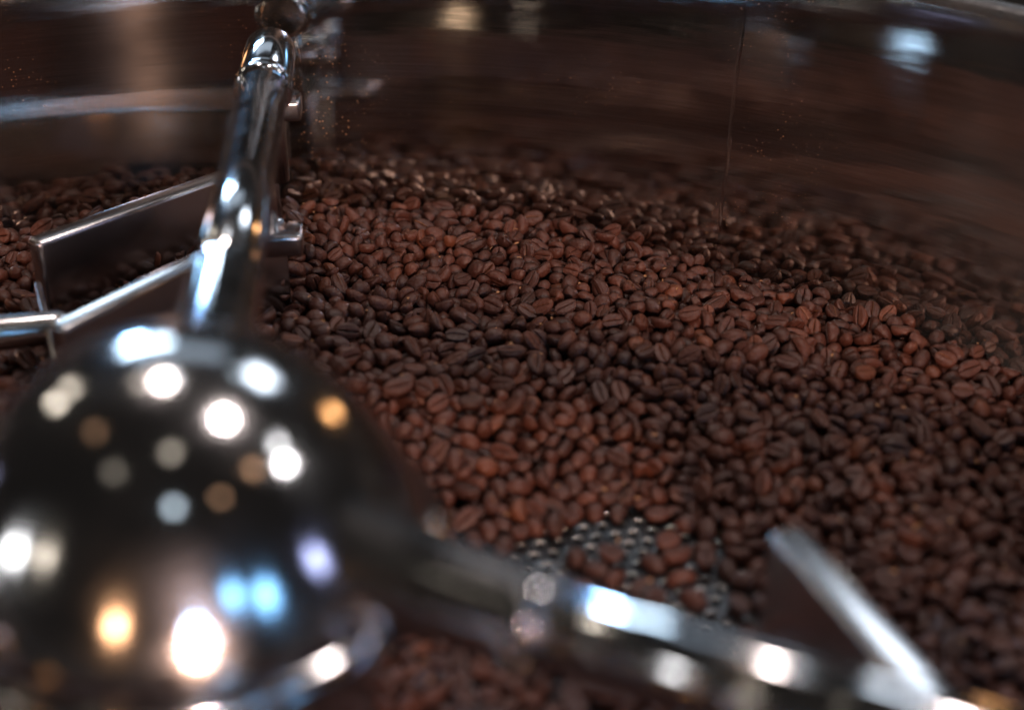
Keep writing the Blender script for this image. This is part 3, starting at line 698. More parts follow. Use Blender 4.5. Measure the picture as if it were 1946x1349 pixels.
2663,2616,188,34,62,96,20,3364,2654,180,64,93,40,11,2788,2118,156,44,27,45,26,2737,2802,198,88,29,26,27,2971,1990,152,64,83,67,19,3288,1955,123,29,8,65,7,2817,2682,184,64,57,77,13,3495,2069,121,70,16,79,10,3305,2843,162,88,59,19,20,3976,1772,98,11,29,48,14,3926,2537,113,6,45,72,16,2918,2963,193,54,54,12,22,
4076,1346,92,44,96,30,21,3443,2652,152,22,26,66,14,1600,2683,229,87,24,50,21,3286,2481,167,36,62,4,9,3960,1095,75,7,68,57,24,2771,2348,169,27,87,59,18,2603,2662,203,98,58,61,23,3782,1577,99,19,28,73,21,3828,2006,117,34,41,29,21,2769,2253,151,56,53,31,8,2789,1060,74,51,0,50,28,4257,2183,103,38,22,36,12,
3010,2579,163,98,49,44,25,3392,2616,161,69,74,76,28,2678,2419,175,45,43,12,20,3541,2720,123,37,45,51,26,4220,2157,104,51,68,96,8,3153,1371,61,50,50,100,23,3152,1056,75,100,51,50,22,2570,2934,211,87,53,21,12,2930,1622,69,54,24,26,18,3411,2490,155,67,28,35,26,2945,1979,128,60,84,40,20,3803,1069,98,56,56,83,15,
1566,2818,210,44,45,55,11,2653,1967,186,36,49,40,12,3218,2714,169,34,79,80,16,1644,2868,214,89,51,57,8,3685,2441,139,62,39,48,12,1646,2432,220,90,38,77,13,3574,2040,128,22,46,46,6,1534,2777,220,76,51,36,16,2796,1993,183,42,94,68,19,3130,2336,167,35,14,82,19,4039,2327,105,60,31,10,24,2550,2726,214,70,29,72,11,
3481,1197,75,81,90,50,14,3853,1787,119,25,77,26,10,2866,2919,192,64,58,93,11,2601,2985,194,54,30,95,25,2936,2145,161,69,87,76,7,3058,2174,159,56,83,87,20,3334,2825,152,54,56,7,15,3895,1713,125,13,21,62,16,2790,1184,73,93,37,60,14,2416,2361,193,9,51,33,23,3134,2678,175,55,1,54,12,1599,2476,240,42,46,10,16,
2462,2536,221,35,59,78,10,2662,2659,194,36,51,98,15,3091,2552,170,44,40,14,7,3683,2395,147,30,46,81,17,3746,1379,62,57,31,4,13,2649,2014,191,55,35,25,11,3673,1420,96,15,18,42,10,4013,1263,71,77,37,86,7,4255,2150,100,66,93,48,9,2893,1784,114,54,1,45,28,3691,2168,133,30,96,54,14,3536,2141,127,63,5,35,26,
3901,2277,103,38,32,68,27,3612,2642,123,31,93,43,23,3596,1534,85,39,6,70,10,3246,2069,133,83,58,19,13,2810,2258,163,22,69,69,17,3891,2396,126,50,31,4,17,2925,2614,186,14,33,38,19,3750,2407,142,21,65,26,18,2911,1680,62,52,49,81,22,2748,2921,207,52,83,66,24,3129,2757,190,19,56,38,22,3980,2336,115,46,22,21,10,
2663,2763,219,45,57,88,8,4049,1960,97,30,29,28,28,3498,2720,137,23,33,80,17,3729,2184,143,73,92,64,15,3919,2092,111,66,83,58,12,2869,1599,73,86,34,31,26,2727,2125,165,51,34,49,15,2862,1894,121,38,46,92,24,2559,2855,205,63,40,93,16,2969,2647,165,58,54,56,22,2917,2574,170,30,65,87,22,3956,1635,87,88,53,17,27,
2937,1837,99,42,33,4,30,3602,2079,113,28,24,17,21,3340,2094,124,35,77,27,16,3768,2253,121,5,45,33,30,3280,2294,158,42,63,57,16,2489,2554,217,76,79,81,24,3050,1988,134,49,60,93,16,2417,2459,196,30,43,95,13,3318,2120,130,26,56,54,22,2324,3002,221,31,6,58,16,3833,2468,133,7,64,34,26,4264,2232,96,81,66,16,10,
3987,1513,81,33,56,27,15,2714,2921,198,53,77,42,18,3777,2643,112,15,45,48,7,3855,2262,102,72,24,81,14,2425,2555,218,26,62,8,18,3532,1996,97,34,64,5,28,3673,2633,122,94,56,39,14,3057,2672,176,86,55,34,25,3472,1965,125,69,61,46,9,1760,2867,251,90,77,57,29,3275,2752,166,11,81,48,10,3004,2204,157,67,48,31,26,
3002,2403,156,50,5,59,22,3349,2730,172,50,57,59,13,3874,1626,92,47,23,35,16,3445,1697,94,47,92,49,9,3209,2683,159,44,48,1,29,3190,2456,146,84,69,41,27,3282,1808,83,57,4,50,12,3505,2315,139,25,40,79,28,3434,2841,119,39,16,85,28,3549,1381,60,50,50,100,21,4130,2245,127,72,88,75,14,2610,2843,209,83,38,65,15,
3056,2865,180,96,47,68,10,2956,2228,141,53,30,5,7,3029,1900,98,67,24,33,14,3725,2085,128,12,80,41,29,2754,1903,152,23,42,37,17,1798,1856,235,90,22,47,24,3417,2178,138,90,67,54,8,2625,2195,163,87,38,34,10,2785,2608,178,63,26,92,23,3910,1431,70,39,69,76,24,3785,2371,128,19,74,33,15,2468,2422,196,50,47,99,18,
2549,2897,204,41,87,18,7,3062,1787,75,49,95,35,14,3694,1943,119,64,18,15,19,2935,2837,192,34,35,91,10,3942,1042,73,91,53,58,8,3180,2106,137,67,95,39,20,2397,2598,235,16,86,40,23,3400,1934,104,93,64,40,11,3615,2499,124,28,63,37,10,3071,2222,141,57,84,46,30,4036,1302,73,16,30,71,24,2580,2127,198,64,65,60,24,
3619,2046,106,49,77,32,23,3684,1635,90,51,44,5,7,3487,2362,143,57,24,54,17,2773,1978,156,96,55,38,20,3312,2670,159,32,36,79,24,2949,1675,72,75,66,63,18,3779,1637,107,9,57,69,15,3108,2418,134,29,71,76,24,3910,2362,123,89,23,45,21,3719,2625,122,42,19,87,11,4081,1998,101,37,97,57,17,3824,2279,116,84,25,31,6,
3349,1993,109,5,32,51,26,2895,2482,159,59,68,23,17,2491,2051,225,11,25,35,6,2524,2396,200,61,70,55,7,3016,2479,149,59,9,25,21,3688,1754,85,55,49,31,21,4027,1551,103,97,34,49,26,2749,2384,171,61,8,28,12,2460,2383,177,51,1,49,11,1816,1884,225,7,61,40,25,2765,2655,180,57,42,5,13,2418,2288,209,30,58,6,13,
2500,2224,216,36,77,10,18,3688,2224,110,26,60,69,24,4082,1527,78,11,59,78,20,4195,1873,87,85,60,51,15,1731,2891,228,77,25,84,18,4060,1457,80,88,44,81,23,2839,2521,156,50,54,3,27,3454,2599,149,21,58,44,14,3773,1774,116,52,93,53,10,3534,2426,143,21,22,28,24,2813,2893,202,56,15,15,15,2445,2587,217,49,83,82,7,
3117,2148,137,26,41,18,26,3164,2370,166,13,40,58,16,3343,2288,151,84,13,50,28,2641,2275,177,7,45,36,30,2666,2526,177,18,42,82,16,2575,2269,197,3,50,33,18,2699,1873,160,45,1,47,10,2913,2254,138,42,93,53,20,4288,2035,72,57,21,84,8,3495,2495,146,46,19,17,25,1845,2054,203,64,14,23,18,1695,2884,209,86,74,44,19,
2525,2108,190,37,61,93,26,4315,2093,69,71,28,49,10,2649,2947,200,32,22,15,24,3708,1793,94,46,12,81,27,4165,2017,112,11,40,67,27,2381,2238,193,63,39,81,9,3859,2198,105,45,75,17,24,2610,2409,178,60,61,89,18,3012,2693,185,38,34,91,9,4247,2059,81,45,73,87,8,1721,2061,216,63,25,89,8,3789,2297,122,27,74,86,15,
3976,1476,96,52,67,88,11,2570,2669,191,25,40,91,10,3289,2523,161,48,50,26,16,2931,2905,183,69,18,71,13,3222,2310,172,87,77,62,11,2591,2053,172,49,45,16,24,2852,1946,138,13,23,69,16,2565,2544,190,74,14,39,11,3835,1843,109,73,52,23,25,3149,2936,193,52,99,42,15,1687,2328,223,20,30,20,15,2521,2073,201,59,67,4,7,
3975,1408,78,93,61,60,14,1803,1811,240,77,65,59,22,1679,2544,236,47,52,12,24,3496,2212,151,48,79,83,18,2745,3020,193,45,12,75,12,2365,2929,213,31,64,16,21,3121,2528,156,26,39,92,22,2939,2581,134,52,79,90,27,1762,2039,186,47,72,39,21,2699,1960,164,39,23,9,20,3482,2546,136,39,79,29,21,2771,2183,151,29,86,76,21,
2584,2199,173,61,54,80,8,3868,1090,65,56,35,68,21,3754,1917,82,27,81,27,29,4127,1753,89,31,62,77,16,3995,1095,96,20,85,39,12,3347,2193,141,70,73,87,23,3822,1630,101,95,70,39,26,3972,1213,84,44,95,32,30,1596,2743,212,46,33,34,26,2484,2945,211,16,80,55,7,2751,1159,65,55,49,98,26,3600,1821,96,37,34,22,16,
3696,1908,114,72,26,12,27,2836,2574,166,81,22,24,22,2975,2542,133,78,35,12,24,4057,1501,69,34,7,69,7,3911,1490,78,80,48,31,27,3322,2884,153,72,45,30,21,4004,1184,75,2,37,50,28,2421,2914,206,29,31,84,23,3862,1707,90,67,51,70,23,2962,2174,150,38,65,94,6,3325,2044,108,35,51,56,16,2549,2805,210,25,27,16,15,
3134,2637,166,45,68,29,9,2991,2622,134,39,69,5,29,2798,2324,156,54,96,33,21,2106,2590,267,22,29,56,17,3015,1994,144,63,38,16,16,1610,2478,217,38,2,58,26,3606,1778,94,86,35,33,10,3996,1327,70,77,92,50,8,3686,2266,133,7,32,39,12,3306,2325,149,9,26,35,20,2976,1734,76,16,86,58,8,2942,1719,73,65,48,12,9,
2830,2148,145,46,23,51,26,3351,2559,161,93,31,39,19,2393,2290,188,43,24,16,21,2962,2269,127,51,80,11,26,2587,2737,210,88,19,45,27,3439,2442,159,15,65,80,19,1663,2506,214,88,48,26,27,3154,2337,139,53,99,46,28,3306,2018,112,54,16,87,17,3962,1298,67,66,76,88,12,2414,2334,188,76,30,47,23,2737,2600,174,64,67,5,14,
2522,2522,201,17,33,53,7,2453,2957,205,13,20,48,6,3437,2786,131,40,66,71,17,4230,1995,72,20,10,50,15,4120,2202,100,18,70,29,16,3870,2487,101,80,18,51,9,2530,2026,215,1,54,59,8,3012,2444,145,76,64,10,11,2710,2963,196,66,11,29,27,3241,2576,176,19,86,37,9,3876,1952,114,60,96,33,18,4141,1902,83,11,34,77,21,
3348,1866,72,48,50,3,16,2602,2290,161,56,23,33,24,3378,1775,72,22,57,45,14,4233,1861,71,54,100,50,11,3272,1982,104,7,52,54,25,3390,2713,147,66,51,12,7,2938,1894,103,44,72,36,10,3222,2633,158,31,45,17,23,3861,1430,73,46,3,66,13,2495,2371,195,55,47,30,27,2802,2532,156,24,80,74,10,3386,2073,127,91,62,35,20,
3724,2544,111,31,53,27,14,3228,1846,78,57,71,55,20,3983,2430,100,37,98,52,29,2818,2375,154,70,60,23,16,4141,2293,116,95,47,54,22,3951,2513,104,13,48,27,19,3245,1802,73,14,15,48,16,2063,2566,275,4,68,55,22,3762,2198,121,78,16,27,6,2849,3004,181,87,74,43,24,3100,1813,62,50,54,3,6,3763,1842,118,56,10,22,21,
3308,2095,114,51,55,1,6,3449,2701,142,91,76,56,21,1645,2304,209,20,74,77,16,3710,1628,100,77,66,77,16,3455,2242,158,53,49,33,9,4170,1634,123,24,11,43,27,3151,2146,130,79,51,89,15,4023,2051,103,21,65,59,12,3758,2609,118,71,89,56,16,3034,2138,144,45,61,84,28,3853,1139,71,99,42,50,12,2636,2781,189,61,61,83,12,
2827,2859,179,13,76,66,29,2603,2102,179,49,0,52,14,4202,2275,105,49,67,8,8,3795,1371,85,70,48,16,16,2380,2397,232,18,14,59,23,3772,2065,107,96,36,52,15,3723,2402,139,20,15,41,13,2952,2499,157,51,35,8,15,3722,1929,104,68,88,77,9,3470,2207,145,92,40,47,20,3964,1347,75,67,13,27,15,2630,2897,196,32,75,21,27,
3822,2186,104,41,69,92,12,2852,1742,99,44,59,11,24,2885,1921,121,53,73,55,24,3357,2688,172,16,53,57,15,3722,2660,118,68,92,35,22,3919,1366,74,100,48,50,24,3110,2944,171,25,25,19,13,2625,1981,203,39,40,29,16,2672,2233,178,35,46,37,7,4138,2109,110,25,58,9,19,2017,2507,282,13,34,26,20,2542,2477,172,95,68,63,29,
3582,1977,122,10,77,47,19,3632,2597,129,33,64,41,18,4228,2106,70,57,89,19,14,3257,2315,143,21,45,65,12,4125,1671,73,69,63,14,8,2979,2133,157,83,86,60,17,3545,1923,97,35,62,94,7,2644,2202,167,25,31,11,24,3200,2077,116,49,84,16,8,4121,2036,90,52,26,88,22,1548,2594,223,40,67,41,18,3881,968,94,28,50,50,8,
3433,2296,146,61,11,74,14,3862,2398,108,81,19,66,27,3041,2773,186,58,64,15,13,2599,2898,203,7,30,44,8,2895,1635,67,62,27,26,10,2374,2317,190,27,69,83,6,3464,1946,88,53,52,23,18,3906,1891,74,19,89,56,26,3570,2379,146,34,65,63,10,3590,2548,139,12,39,44,16,3362,2340,134,48,50,32,21,4140,1862,70,32,74,14,27,
3630,2689,109,66,56,96,24,3593,2592,122,81,51,52,24,2870,1699,87,10,21,48,9,1617,2532,215,91,70,32,30,3797,1324,61,50,50,100,30,3704,1841,116,72,42,50,28,2962,2461,148,27,54,62,12,3373,2372,148,33,40,10,30,2743,1113,77,32,58,92,25,3057,1972,96,69,42,93,11,2986,2705,160,54,96,32,9,4086,2362,110,54,59,10,23,
3137,2863,155,39,40,57,17,3399,2207,144,76,66,62,22,3890,1397,79,15,68,78,11,2379,2875,213,68,91,70,23,3771,2516,109,35,46,44,7,4137,1784,74,30,15,21,17,3759,2483,114,57,18,13,10,3898,1526,107,51,97,68,10,3585,2715,112,39,41,2,13,3362,1829,82,86,69,63,22,2825,2740,172,91,49,22,15,3451,1816,75,50,48,77,10,
2818,1703,97,61,57,60,15,3921,2020,97,89,54,79,12,4172,2323,106,65,91,30,6,3501,2096,117,33,36,45,11,3512,1946,102,8,48,69,19,3897,1746,80,75,23,33,19,2474,3017,193,27,94,48,17,3456,2394,153,40,50,4,26,3297,1843,80,41,79,90,21,3300,2600,160,47,92,76,17,3950,1833,90,75,64,79,10,2599,2875,200,72,23,72,8,
2419,2418,179,68,68,76,16,3057,2904,169,86,35,30,9,3308,2236,143,82,49,40,23,3049,2118,122,88,36,46,12,3144,1883,82,93,68,54,10,2950,2393,147,4,67,49,12,3123,2908,156,30,55,20,8,2681,2811,205,22,86,33,25,3730,2320,91,54,51,95,24,2541,2159,179,62,6,34,16,3406,2736,148,15,35,52,7,3807,1579,91,47,71,25,30,
2980,2505,127,63,34,54,12,4226,1820,82,23,33,19,29,1792,2007,204,49,64,73,13,2465,2909,203,66,69,84,26,2903,2908,173,72,17,21,9,4170,2214,94,54,35,4,20,1898,2879,277,54,1,49,19,4064,1755,84,8,49,77,22,2598,2949,192,82,78,29,15,2519,2586,187,84,77,59,28,2544,2970,194,69,56,68,17,3453,2148,133,93,41,42,13,
2730,1845,149,32,32,71,7,2728,2343,170,22,83,71,17,3575,2418,137,19,34,67,14,2758,1097,72,92,69,56,18,4207,2067,77,27,64,86,17,3902,2120,99,38,22,77,12,3958,998,72,60,38,46,23,3768,1412,72,56,74,90,26,2842,2482,151,52,6,74,11,2831,2447,152,75,43,60,23,2900,2727,165,36,70,77,17,2789,2437,130,20,30,59,27,
3535,2191,131,77,39,40,20,3884,1590,90,11,49,48,23,2325,2906,213,48,92,31,22,3713,1532,99,11,53,38,9,3955,2152,87,64,37,21,18,3813,1451,81,41,1,46,14,4208,2204,77,87,79,37,30,3785,1817,129,68,4,46,6,3061,1924,96,87,35,34,14,4067,2111,94,70,88,68,8,2579,2007,180,57,36,36,25,3913,1936,104,80,30,84,16,
3271,2437,143,10,32,55,12,2632,1937,168,46,37,3,20,3251,1031,67,79,60,71,11,3480,2810,122,51,52,100,7,3841,2429,117,85,83,46,14,2718,2186,141,46,53,49,26,2921,2872,167,44,30,95,28,4035,1356,71,31,85,20,18,4185,1842,74,94,65,41,23,3490,1905,107,91,50,23,12,3619,2297,143,52,28,62,10,1814,2073,169,33,63,65,12,
4278,2117,71,61,23,64,10,1642,2339,215,13,66,50,30,3335,1735,62,68,59,80,16,3191,1833,72,66,72,65,17,3531,1642,77,58,51,2,23,2856,1542,69,66,76,88,21,2913,1971,163,40,4,62,7,3044,2255,143,57,51,19,6,2901,2401,151,86,75,66,30,3097,2262,132,52,11,81,19,4249,2023,85,61,53,38,8,2900,2991,171,41,19,13,7,
3615,2740,107,66,87,70,13,4117,1506,71,12,60,50,15,2718,2655,176,9,71,34,18,2625,2450,186,33,36,58,18,2920,2147,140,66,14,45,15,3051,2373,128,25,57,25,29,3656,1584,92,60,33,5,8,3278,2187,149,19,82,33,20,4063,1418,102,93,46,31,13,2923,2796,162,32,45,67,26,3350,2490,164,68,34,8,13,3931,1290,60,50,50,92,19,
2835,1577,103,57,61,74,18,3646,2409,126,97,61,52,11,3319,1947,88,64,45,12,30,4026,1653,82,55,10,53,18,2943,2075,130,72,91,43,6,1551,2734,195,35,28,92,21,2513,2709,198,29,9,34,30,1768,2256,237,90,72,32,29,4086,1824,76,35,43,95,16,4108,1945,73,15,85,50,19,3974,2010,116,2,59,56,9,2936,1147,59,50,50,18,12,
3439,1735,67,60,36,95,8,3917,2141,109,19,84,39,10,2417,2205,190,29,33,18,21,2537,3015,186,49,36,14,9,2756,2761,169,89,38,24,6,3575,1701,89,68,51,67,14,3911,1794,75,73,19,80,14,3933,1740,109,90,61,49,25,3572,2753,109,57,50,54,11,1482,2794,231,55,85,20,19,3685,2595,143,96,54,66,19,3218,2031,106,39,66,33,26,
2624,2559,165,45,95,72,15,4162,1903,97,66,78,75,27,3549,2342,133,62,52,11,30,1905,2929,260,85,20,35,28,3407,1979,110,35,86,44,10,3473,2277,141,76,89,51,9,1720,2355,232,1,54,44,7,2400,2938,182,41,7,30,29,2971,2744,162,82,59,34,21,2852,2749,181,89,34,30,6,3698,1687,90,49,49,13,23,2387,2430,198,14,51,24,9,
3818,2588,126,37,96,45,29,3101,2654,175,86,38,20,13,3585,2133,119,73,6,46,29,2992,2313,149,82,88,46,10,3916,2498,98,21,41,47,21,2617,2243,148,41,50,1,30,4042,1501,108,1,50,40,19,2665,2172,163,66,15,82,22,3724,1817,88,59,90,75,12,4245,1943,60,50,50,99,20,1966,2401,231,83,61,86,16,2853,1655,60,49,57,16,7,
4071,1906,92,54,10,49,8,2451,2463,185,81,50,51,14,3949,1988,80,71,15,65,28,3410,2344,131,50,52,83,18,3777,2452,121,43,33,75,20,2653,2057,168,42,38,35,24,4105,2259,81,29,69,11,27,3409,2132,139,42,26,21,15,3588,2249,128,9,36,65,30,3068,2421,135,25,16,33,11,3375,2034,116,2,62,51,16,3202,2172,135,94,72,60,12,
1829,1929,203,71,56,88,18,3940,2360,92,44,74,79,10,3349,2249,145,79,55,67,10,3215,2338,142,10,45,44,21,3958,1466,73,41,33,29,10,3118,2759,145,51,53,11,21,3999,1602,61,46,48,100,19,3803,1528,82,46,45,97,18,3005,2367,126,51,24,21,22,4221,1907,64,66,52,95,17,3908,1877,102,14,16,49,7,2748,2022,163,62,95,67,29,
3632,2119,100,60,29,12,10,3126,2575,147,77,33,43,9,3434,2731,129,12,29,30,17,3782,1694,89,30,57,48,25,3237,2173,140,35,89,23,12,3807,2614,108,16,31,58,16,3702,1409,71,0,50,49,9,4095,1359,103,45,29,8,17,2904,2659,173,59,21,89,29,1717,2088,208,85,50,66,6,2906,1584,65,26,58,46,14,4317,2131,74,35,97,44,26,
2380,2537,215,18,23,22,20,3112,2827,165,47,89,20,19,2916,2453,142,72,21,84,19,2726,2887,193,59,34,96,26,2858,2104,146,84,42,84,23,2397,2822,202,14,54,84,24,4080,1694,60,50,50,92,22,3673,2390,112,48,97,34,26,4096,2191,74,88,53,60,16,4194,2144,74,44,78,28,16,2759,2484,132,69,86,74,25,2755,1015,72,89,81,50,16,
3043,2306,131,43,9,45,17,4104,1587,71,25,41,74,15,3268,2810,171,25,8,62,7,2948,2630,144,84,17,47,19,3256,2874,174,11,76,41,18,2769,1717,132,33,19,20,15,3753,2673,86,72,22,63,20,4020,1067,59,50,50,56,17,2913,1548,59,50,50,6,14,3581,1460,60,50,50,0,22,2571,2581,172,36,86,81,21,2725,1795,135,55,49,96,30,
2932,2762,164,52,1,42,12,3979,1919,72,95,65,57,18,3796,1732,113,14,78,29,15,1567,2765,194,21,19,47,27,3578,2465,114,72,60,84,14,3475,2463,141,75,12,66,28,2582,2456,166,9,25,43,11,3890,1102,69,14,66,31,6,3431,1866,88,70,24,21,17,2718,2284,141,28,29,48,17,2989,1160,61,50,50,97,17,3218,2374,139,50,20,11,14,
4136,2074,95,89,19,48,7,2873,2767,168,16,87,52,24,3144,1973,102,21,90,53,26,2899,2823,173,32,56,88,9,2455,2175,189,11,38,77,8,3241,2471,127,42,68,4,13,4176,2192,73,74,16,46,11,2646,2124,169,88,77,52,12,3213,1942,82,55,52,31,26,3129,2022,105,83,56,68,11,3019,1951,110,19,86,66,29,2933,2667,163,13,26,33,11,
3012,2038,118,32,16,71,19,2673,2655,163,79,80,28,13,3964,2476,109,43,3,60,17,3578,1940,86,32,52,46,15,3815,1490,92,39,6,70,7,1946,2415,233,26,24,50,10,2669,2012,177,84,14,47,27,3161,1843,66,51,53,6,26,4202,1729,94,34,75,13,27,3547,2208,128,34,81,40,7,3072,2174,132,45,100,51,29,2359,2384,263,46,99,55,27,
2142,2601,264,30,79,15,12,3737,1737,103,80,22,28,24,4286,2152,63,35,38,69,24,2471,2513,201,32,48,34,16,3154,2254,138,55,89,20,25,2941,1771,93,80,58,19,9,2735,2479,169,84,36,27,16,3104,2055,119,1,60,51,28,3028,972,71,29,84,21,18,4185,2107,80,77,61,12,24,3790,2582,87,32,12,73,25,4149,1943,79,13,66,79,21,
4073,2382,97,7,75,51,25,3660,2600,90,49,27,53,17,3460,2044,114,22,91,54,7,4079,1950,73,32,31,72,26,2948,2292,122,20,59,47,30,3679,2195,97,49,73,10,24,3722,2172,105,97,40,63,13,3322,2546,128,41,39,98,13,3228,2592,134,37,91,28,16,2622,2651,169,47,92,24,16,3263,2711,156,69,46,54,8,3350,2467,134,45,22,9,17,
2957,2803,179,81,48,84,23,2682,2100,155,48,54,54,18,2560,2314,175,94,44,73,27,3775,1286,70,32,3,50,7,3612,2438,142,58,29,8,8,4087,1748,72,21,77,24,21,3229,2272,132,56,46,74,24,3373,2465,168,49,5,70,8,3171,2779,155,23,47,83,25,2973,2907,188,96,55,65,26,3506,2641,122,61,40,36,12,1562,2637,199,63,12,28,28,
3154,1752,59,50,50,84,16,4032,2267,97,71,54,34,29,2882,2131,145,13,79,65,10,3159,2743,139,54,51,73,13,4196,1684,124,96,41,61,19,3396,2655,146,31,19,17,21,2551,2709,175,82,55,69,11,3687,2325,135,66,94,32,21,2973,2013,121,1,60,54,22,2638,2713,170,15,30,55,7,3070,1120,61,50,50,56,10,4037,1457,72,23,60,88,15,
2623,2595,191,49,24,92,14,3154,2177,131,45,93,74,10,2040,2462,249,37,50,90,24,1621,2422,216,20,28,64,11,3231,2212,143,80,31,38,27,2511,2857,199,68,46,32,13,1711,2484,236,29,35,83,27,2800,2819,170,75,90,46,9,3596,1735,90,51,66,44,15,3003,2761,163,77,36,35,18,3637,1749,100,54,68,53,13,2708,2803,175,14,21,53,12,
3508,2740,104,33,88,70,10,3856,1454,91,78,40,40,10,3941,1591,79,23,53,62,14,2486,2668,189,40,85,18,15,3340,2504,139,35,10,28,16,1518,2702,221,60,60,46,17,3984,2289,75,63,77,70,16,3262,1902,85,22,49,58,22,3936,1838,70,78,41,13,17,2866,2234,160,5,34,41,8,2748,2137,154,83,13,49,15,3322,2750,136,17,29,25,10,
4146,1573,80,9,60,38,29,3247,2524,162,69,4,52,11,2349,2290,181,66,38,79,8,4025,1833,77,91,47,36,15,3391,1895,90,24,93,52,9,2442,2679,214,27,36,87,7,2127,2560,259,51,2,65,20,3893,2239,75,22,9,49,15,2012,2420,243,6,57,60,18,3307,2800,141,23,23,79,23,3969,2227,93,44,54,71,9,3978,1138,74,47,4,69,29,
3105,2464,143,59,98,39,18,3540,1714,92,100,51,51,7,2947,1934,112,50,30,46,9,3254,2782,130,53,53,68,14,2500,2178,182,88,49,26,11,2628,2534,154,88,67,51,19,3201,2313,146,34,8,72,10,4051,1655,77,10,44,22,17,3688,2060,109,12,54,21,11,1869,1933,237,78,89,64,22,3187,1338,65,36,40,11,22,1790,2116,174,69,85,21,8,
3995,1695,61,48,50,0,13,2905,1742,105,53,0,55,17,1986,2488,256,60,37,47,25,3813,1005,99,70,82,76,25,2763,1874,144,47,22,11,13,3105,1988,107,38,24,75,29,4072,2286,110,46,9,68,13,3846,1773,82,35,9,75,14,3740,2287,127,21,87,35,18,3752,2157,88,97,61,62,20,4141,2300,81,10,21,46,15,3391,2439,138,34,30,27,13,
3305,2591,117,50,53,71,27,3104,2109,126,76,12,34,30,1765,2094,227,45,1,58,14,2427,2634,194,29,60,8,27,3883,2028,94,47,45,44,24,3072,2644,131,53,48,76,15,3711,2416,113,38,5,33,18,2901,1969,116,54,54,66,23,3120,2658,133,53,48,90,28,4118,2342,83,32,36,72,21,3715,2258,96,30,48,6,24,2972,2392,108,50,49,65,9,
3580,1862,94,54,0,50,16,3718,2017,84,23,49,67,30,2608,1980,182,50,0,49,9,2484,2775,205,42,50,38,13,4117,1817,63,66,41,6,13,2739,2091,163,53,7,75,29,3140,1796,73,53,82,78,8,3581,1489,76,39,71,89,16,3172,2920,159,61,14,24,15,2648,1897,173,15,22,68,21,2976,2666,136,54,51,39,14,3220,1759,73,2,64,50,21,
3030,2952,176,8,42,73,28,2819,2998,171,86,32,22,17,1877,2292,222,19,84,55,9,4210,1961,68,33,29,75,24,2673,2355,140,47,97,36,16,1682,2411,204,60,23,17,21,2802,2637,149,50,75,30,26,3045,2062,106,51,53,12,22,2350,2204,216,74,18,25,16,2549,2622,198,76,89,62,13,3901,1567,87,64,24,86,14,3893,1824,78,69,91,33,21,
2806,2194,127,46,51,26,17,4061,2315,82,19,29,57,23,3419,2044,116,15,14,47,8,4005,1490,70,87,75,58,10,2698,2055,172,20,11,50,29,3456,2326,144,63,95,56,22,2977,2935,179,40,88,77,14,3646,2008,90,30,32,50,9,3267,2032,120,81,16,41,8,3544,1791,81,49,49,63,15,2401,2637,245,2,44,53,19,3797,1818,83,53,60,15,8,
3644,2643,87,78,64,88,17,3533,2506,117,10,47,49,27,3930,1172,60,55,52,3,26,4069,1873,74,84,83,45,17,4110,1895,75,84,26,39,13,2829,2787,156,52,48,74,26,3756,1746,93,19,76,35,9,3269,2565,136,56,28,87,27,2452,2094,211,15,81,34,29,3377,2808,118,57,20,85,7,3402,2413,142,22,80,23,19,2414,3018,165,30,43,5,28,
1849,1844,226,55,63,98,27,4006,1723,75,34,74,86,8,2507,2264,189,59,3,40,23,2801,988,73,55,0,50,20,3573,2662,121,92,62,25,18,2737,2709,151,48,35,9,12,2679,1932,157,48,54,15,10,3171,2377,124,48,50,96,15,3861,2546,116,72,51,53,8,2423,2241,184,39,79,65,21,2926,2007,134,69,8,64,7,1641,2802,215,36,65,92,29,
2458,2494,176,45,53,1,26,2472,2426,178,74,6,46,14,2877,2260,129,78,62,80,18,3275,1873,82,56,25,17,8,3859,1219,59,50,50,79,11,1714,2446,209,86,37,20,18,1807,2033,166,29,46,28,25,2692,2737,155,38,49,99,13,2639,3022,182,56,71,95,6,2867,2671,167,80,83,73,11,2713,2344,122,46,51,12,16,3673,1839,94,94,26,50,26,
3333,2377,144,17,28,62,23,3113,1855,84,80,25,23,12,2369,2504,206,44,30,37,21,2791,2499,161,53,51,28,18,4034,2356,86,12,26,53,9,3008,2844,169,63,76,90,25,2976,2068,111,50,53,16,7,3130,2801,166,75,74,40,12,4287,2068,62,37,50,97,9,3408,2631,129,92,29,65,28,4039,2456,94,48,26,91,16,3113,1730,59,50,50,31,14,
2716,2219,145,48,86,84,6,2544,2074,176,48,51,26,21,3810,2401,92,66,77,78,16,2673,2217,154,63,86,76,13,3886,2346,83,47,66,74,28,3426,2122,133,39,92,25,9,3444,2487,142,51,12,72,10,3835,1971,108,16,15,44,7,3647,1793,98,42,1,52,29,3823,1933,96,49,99,50,12,2895,1878,107,59,58,62,19,2778,2743,153,69,42,68,10,
3052,2815,169,56,66,71,25,2784,2300,130,87,78,42,9,3984,2050,89,60,67,95,21,3931,1413,72,34,86,20,20,2503,2657,211,67,41,95,9,3746,1679,102,21,24,77,25,3057,2469,127,23,75,34,20,3899,1694,72,50,54,77,13,2810,2951,172,39,35,35,20,3088,2609,136,79,36,62,9,3720,2070,87,71,5,46,23,3621,1976,96,51,0,48,22,
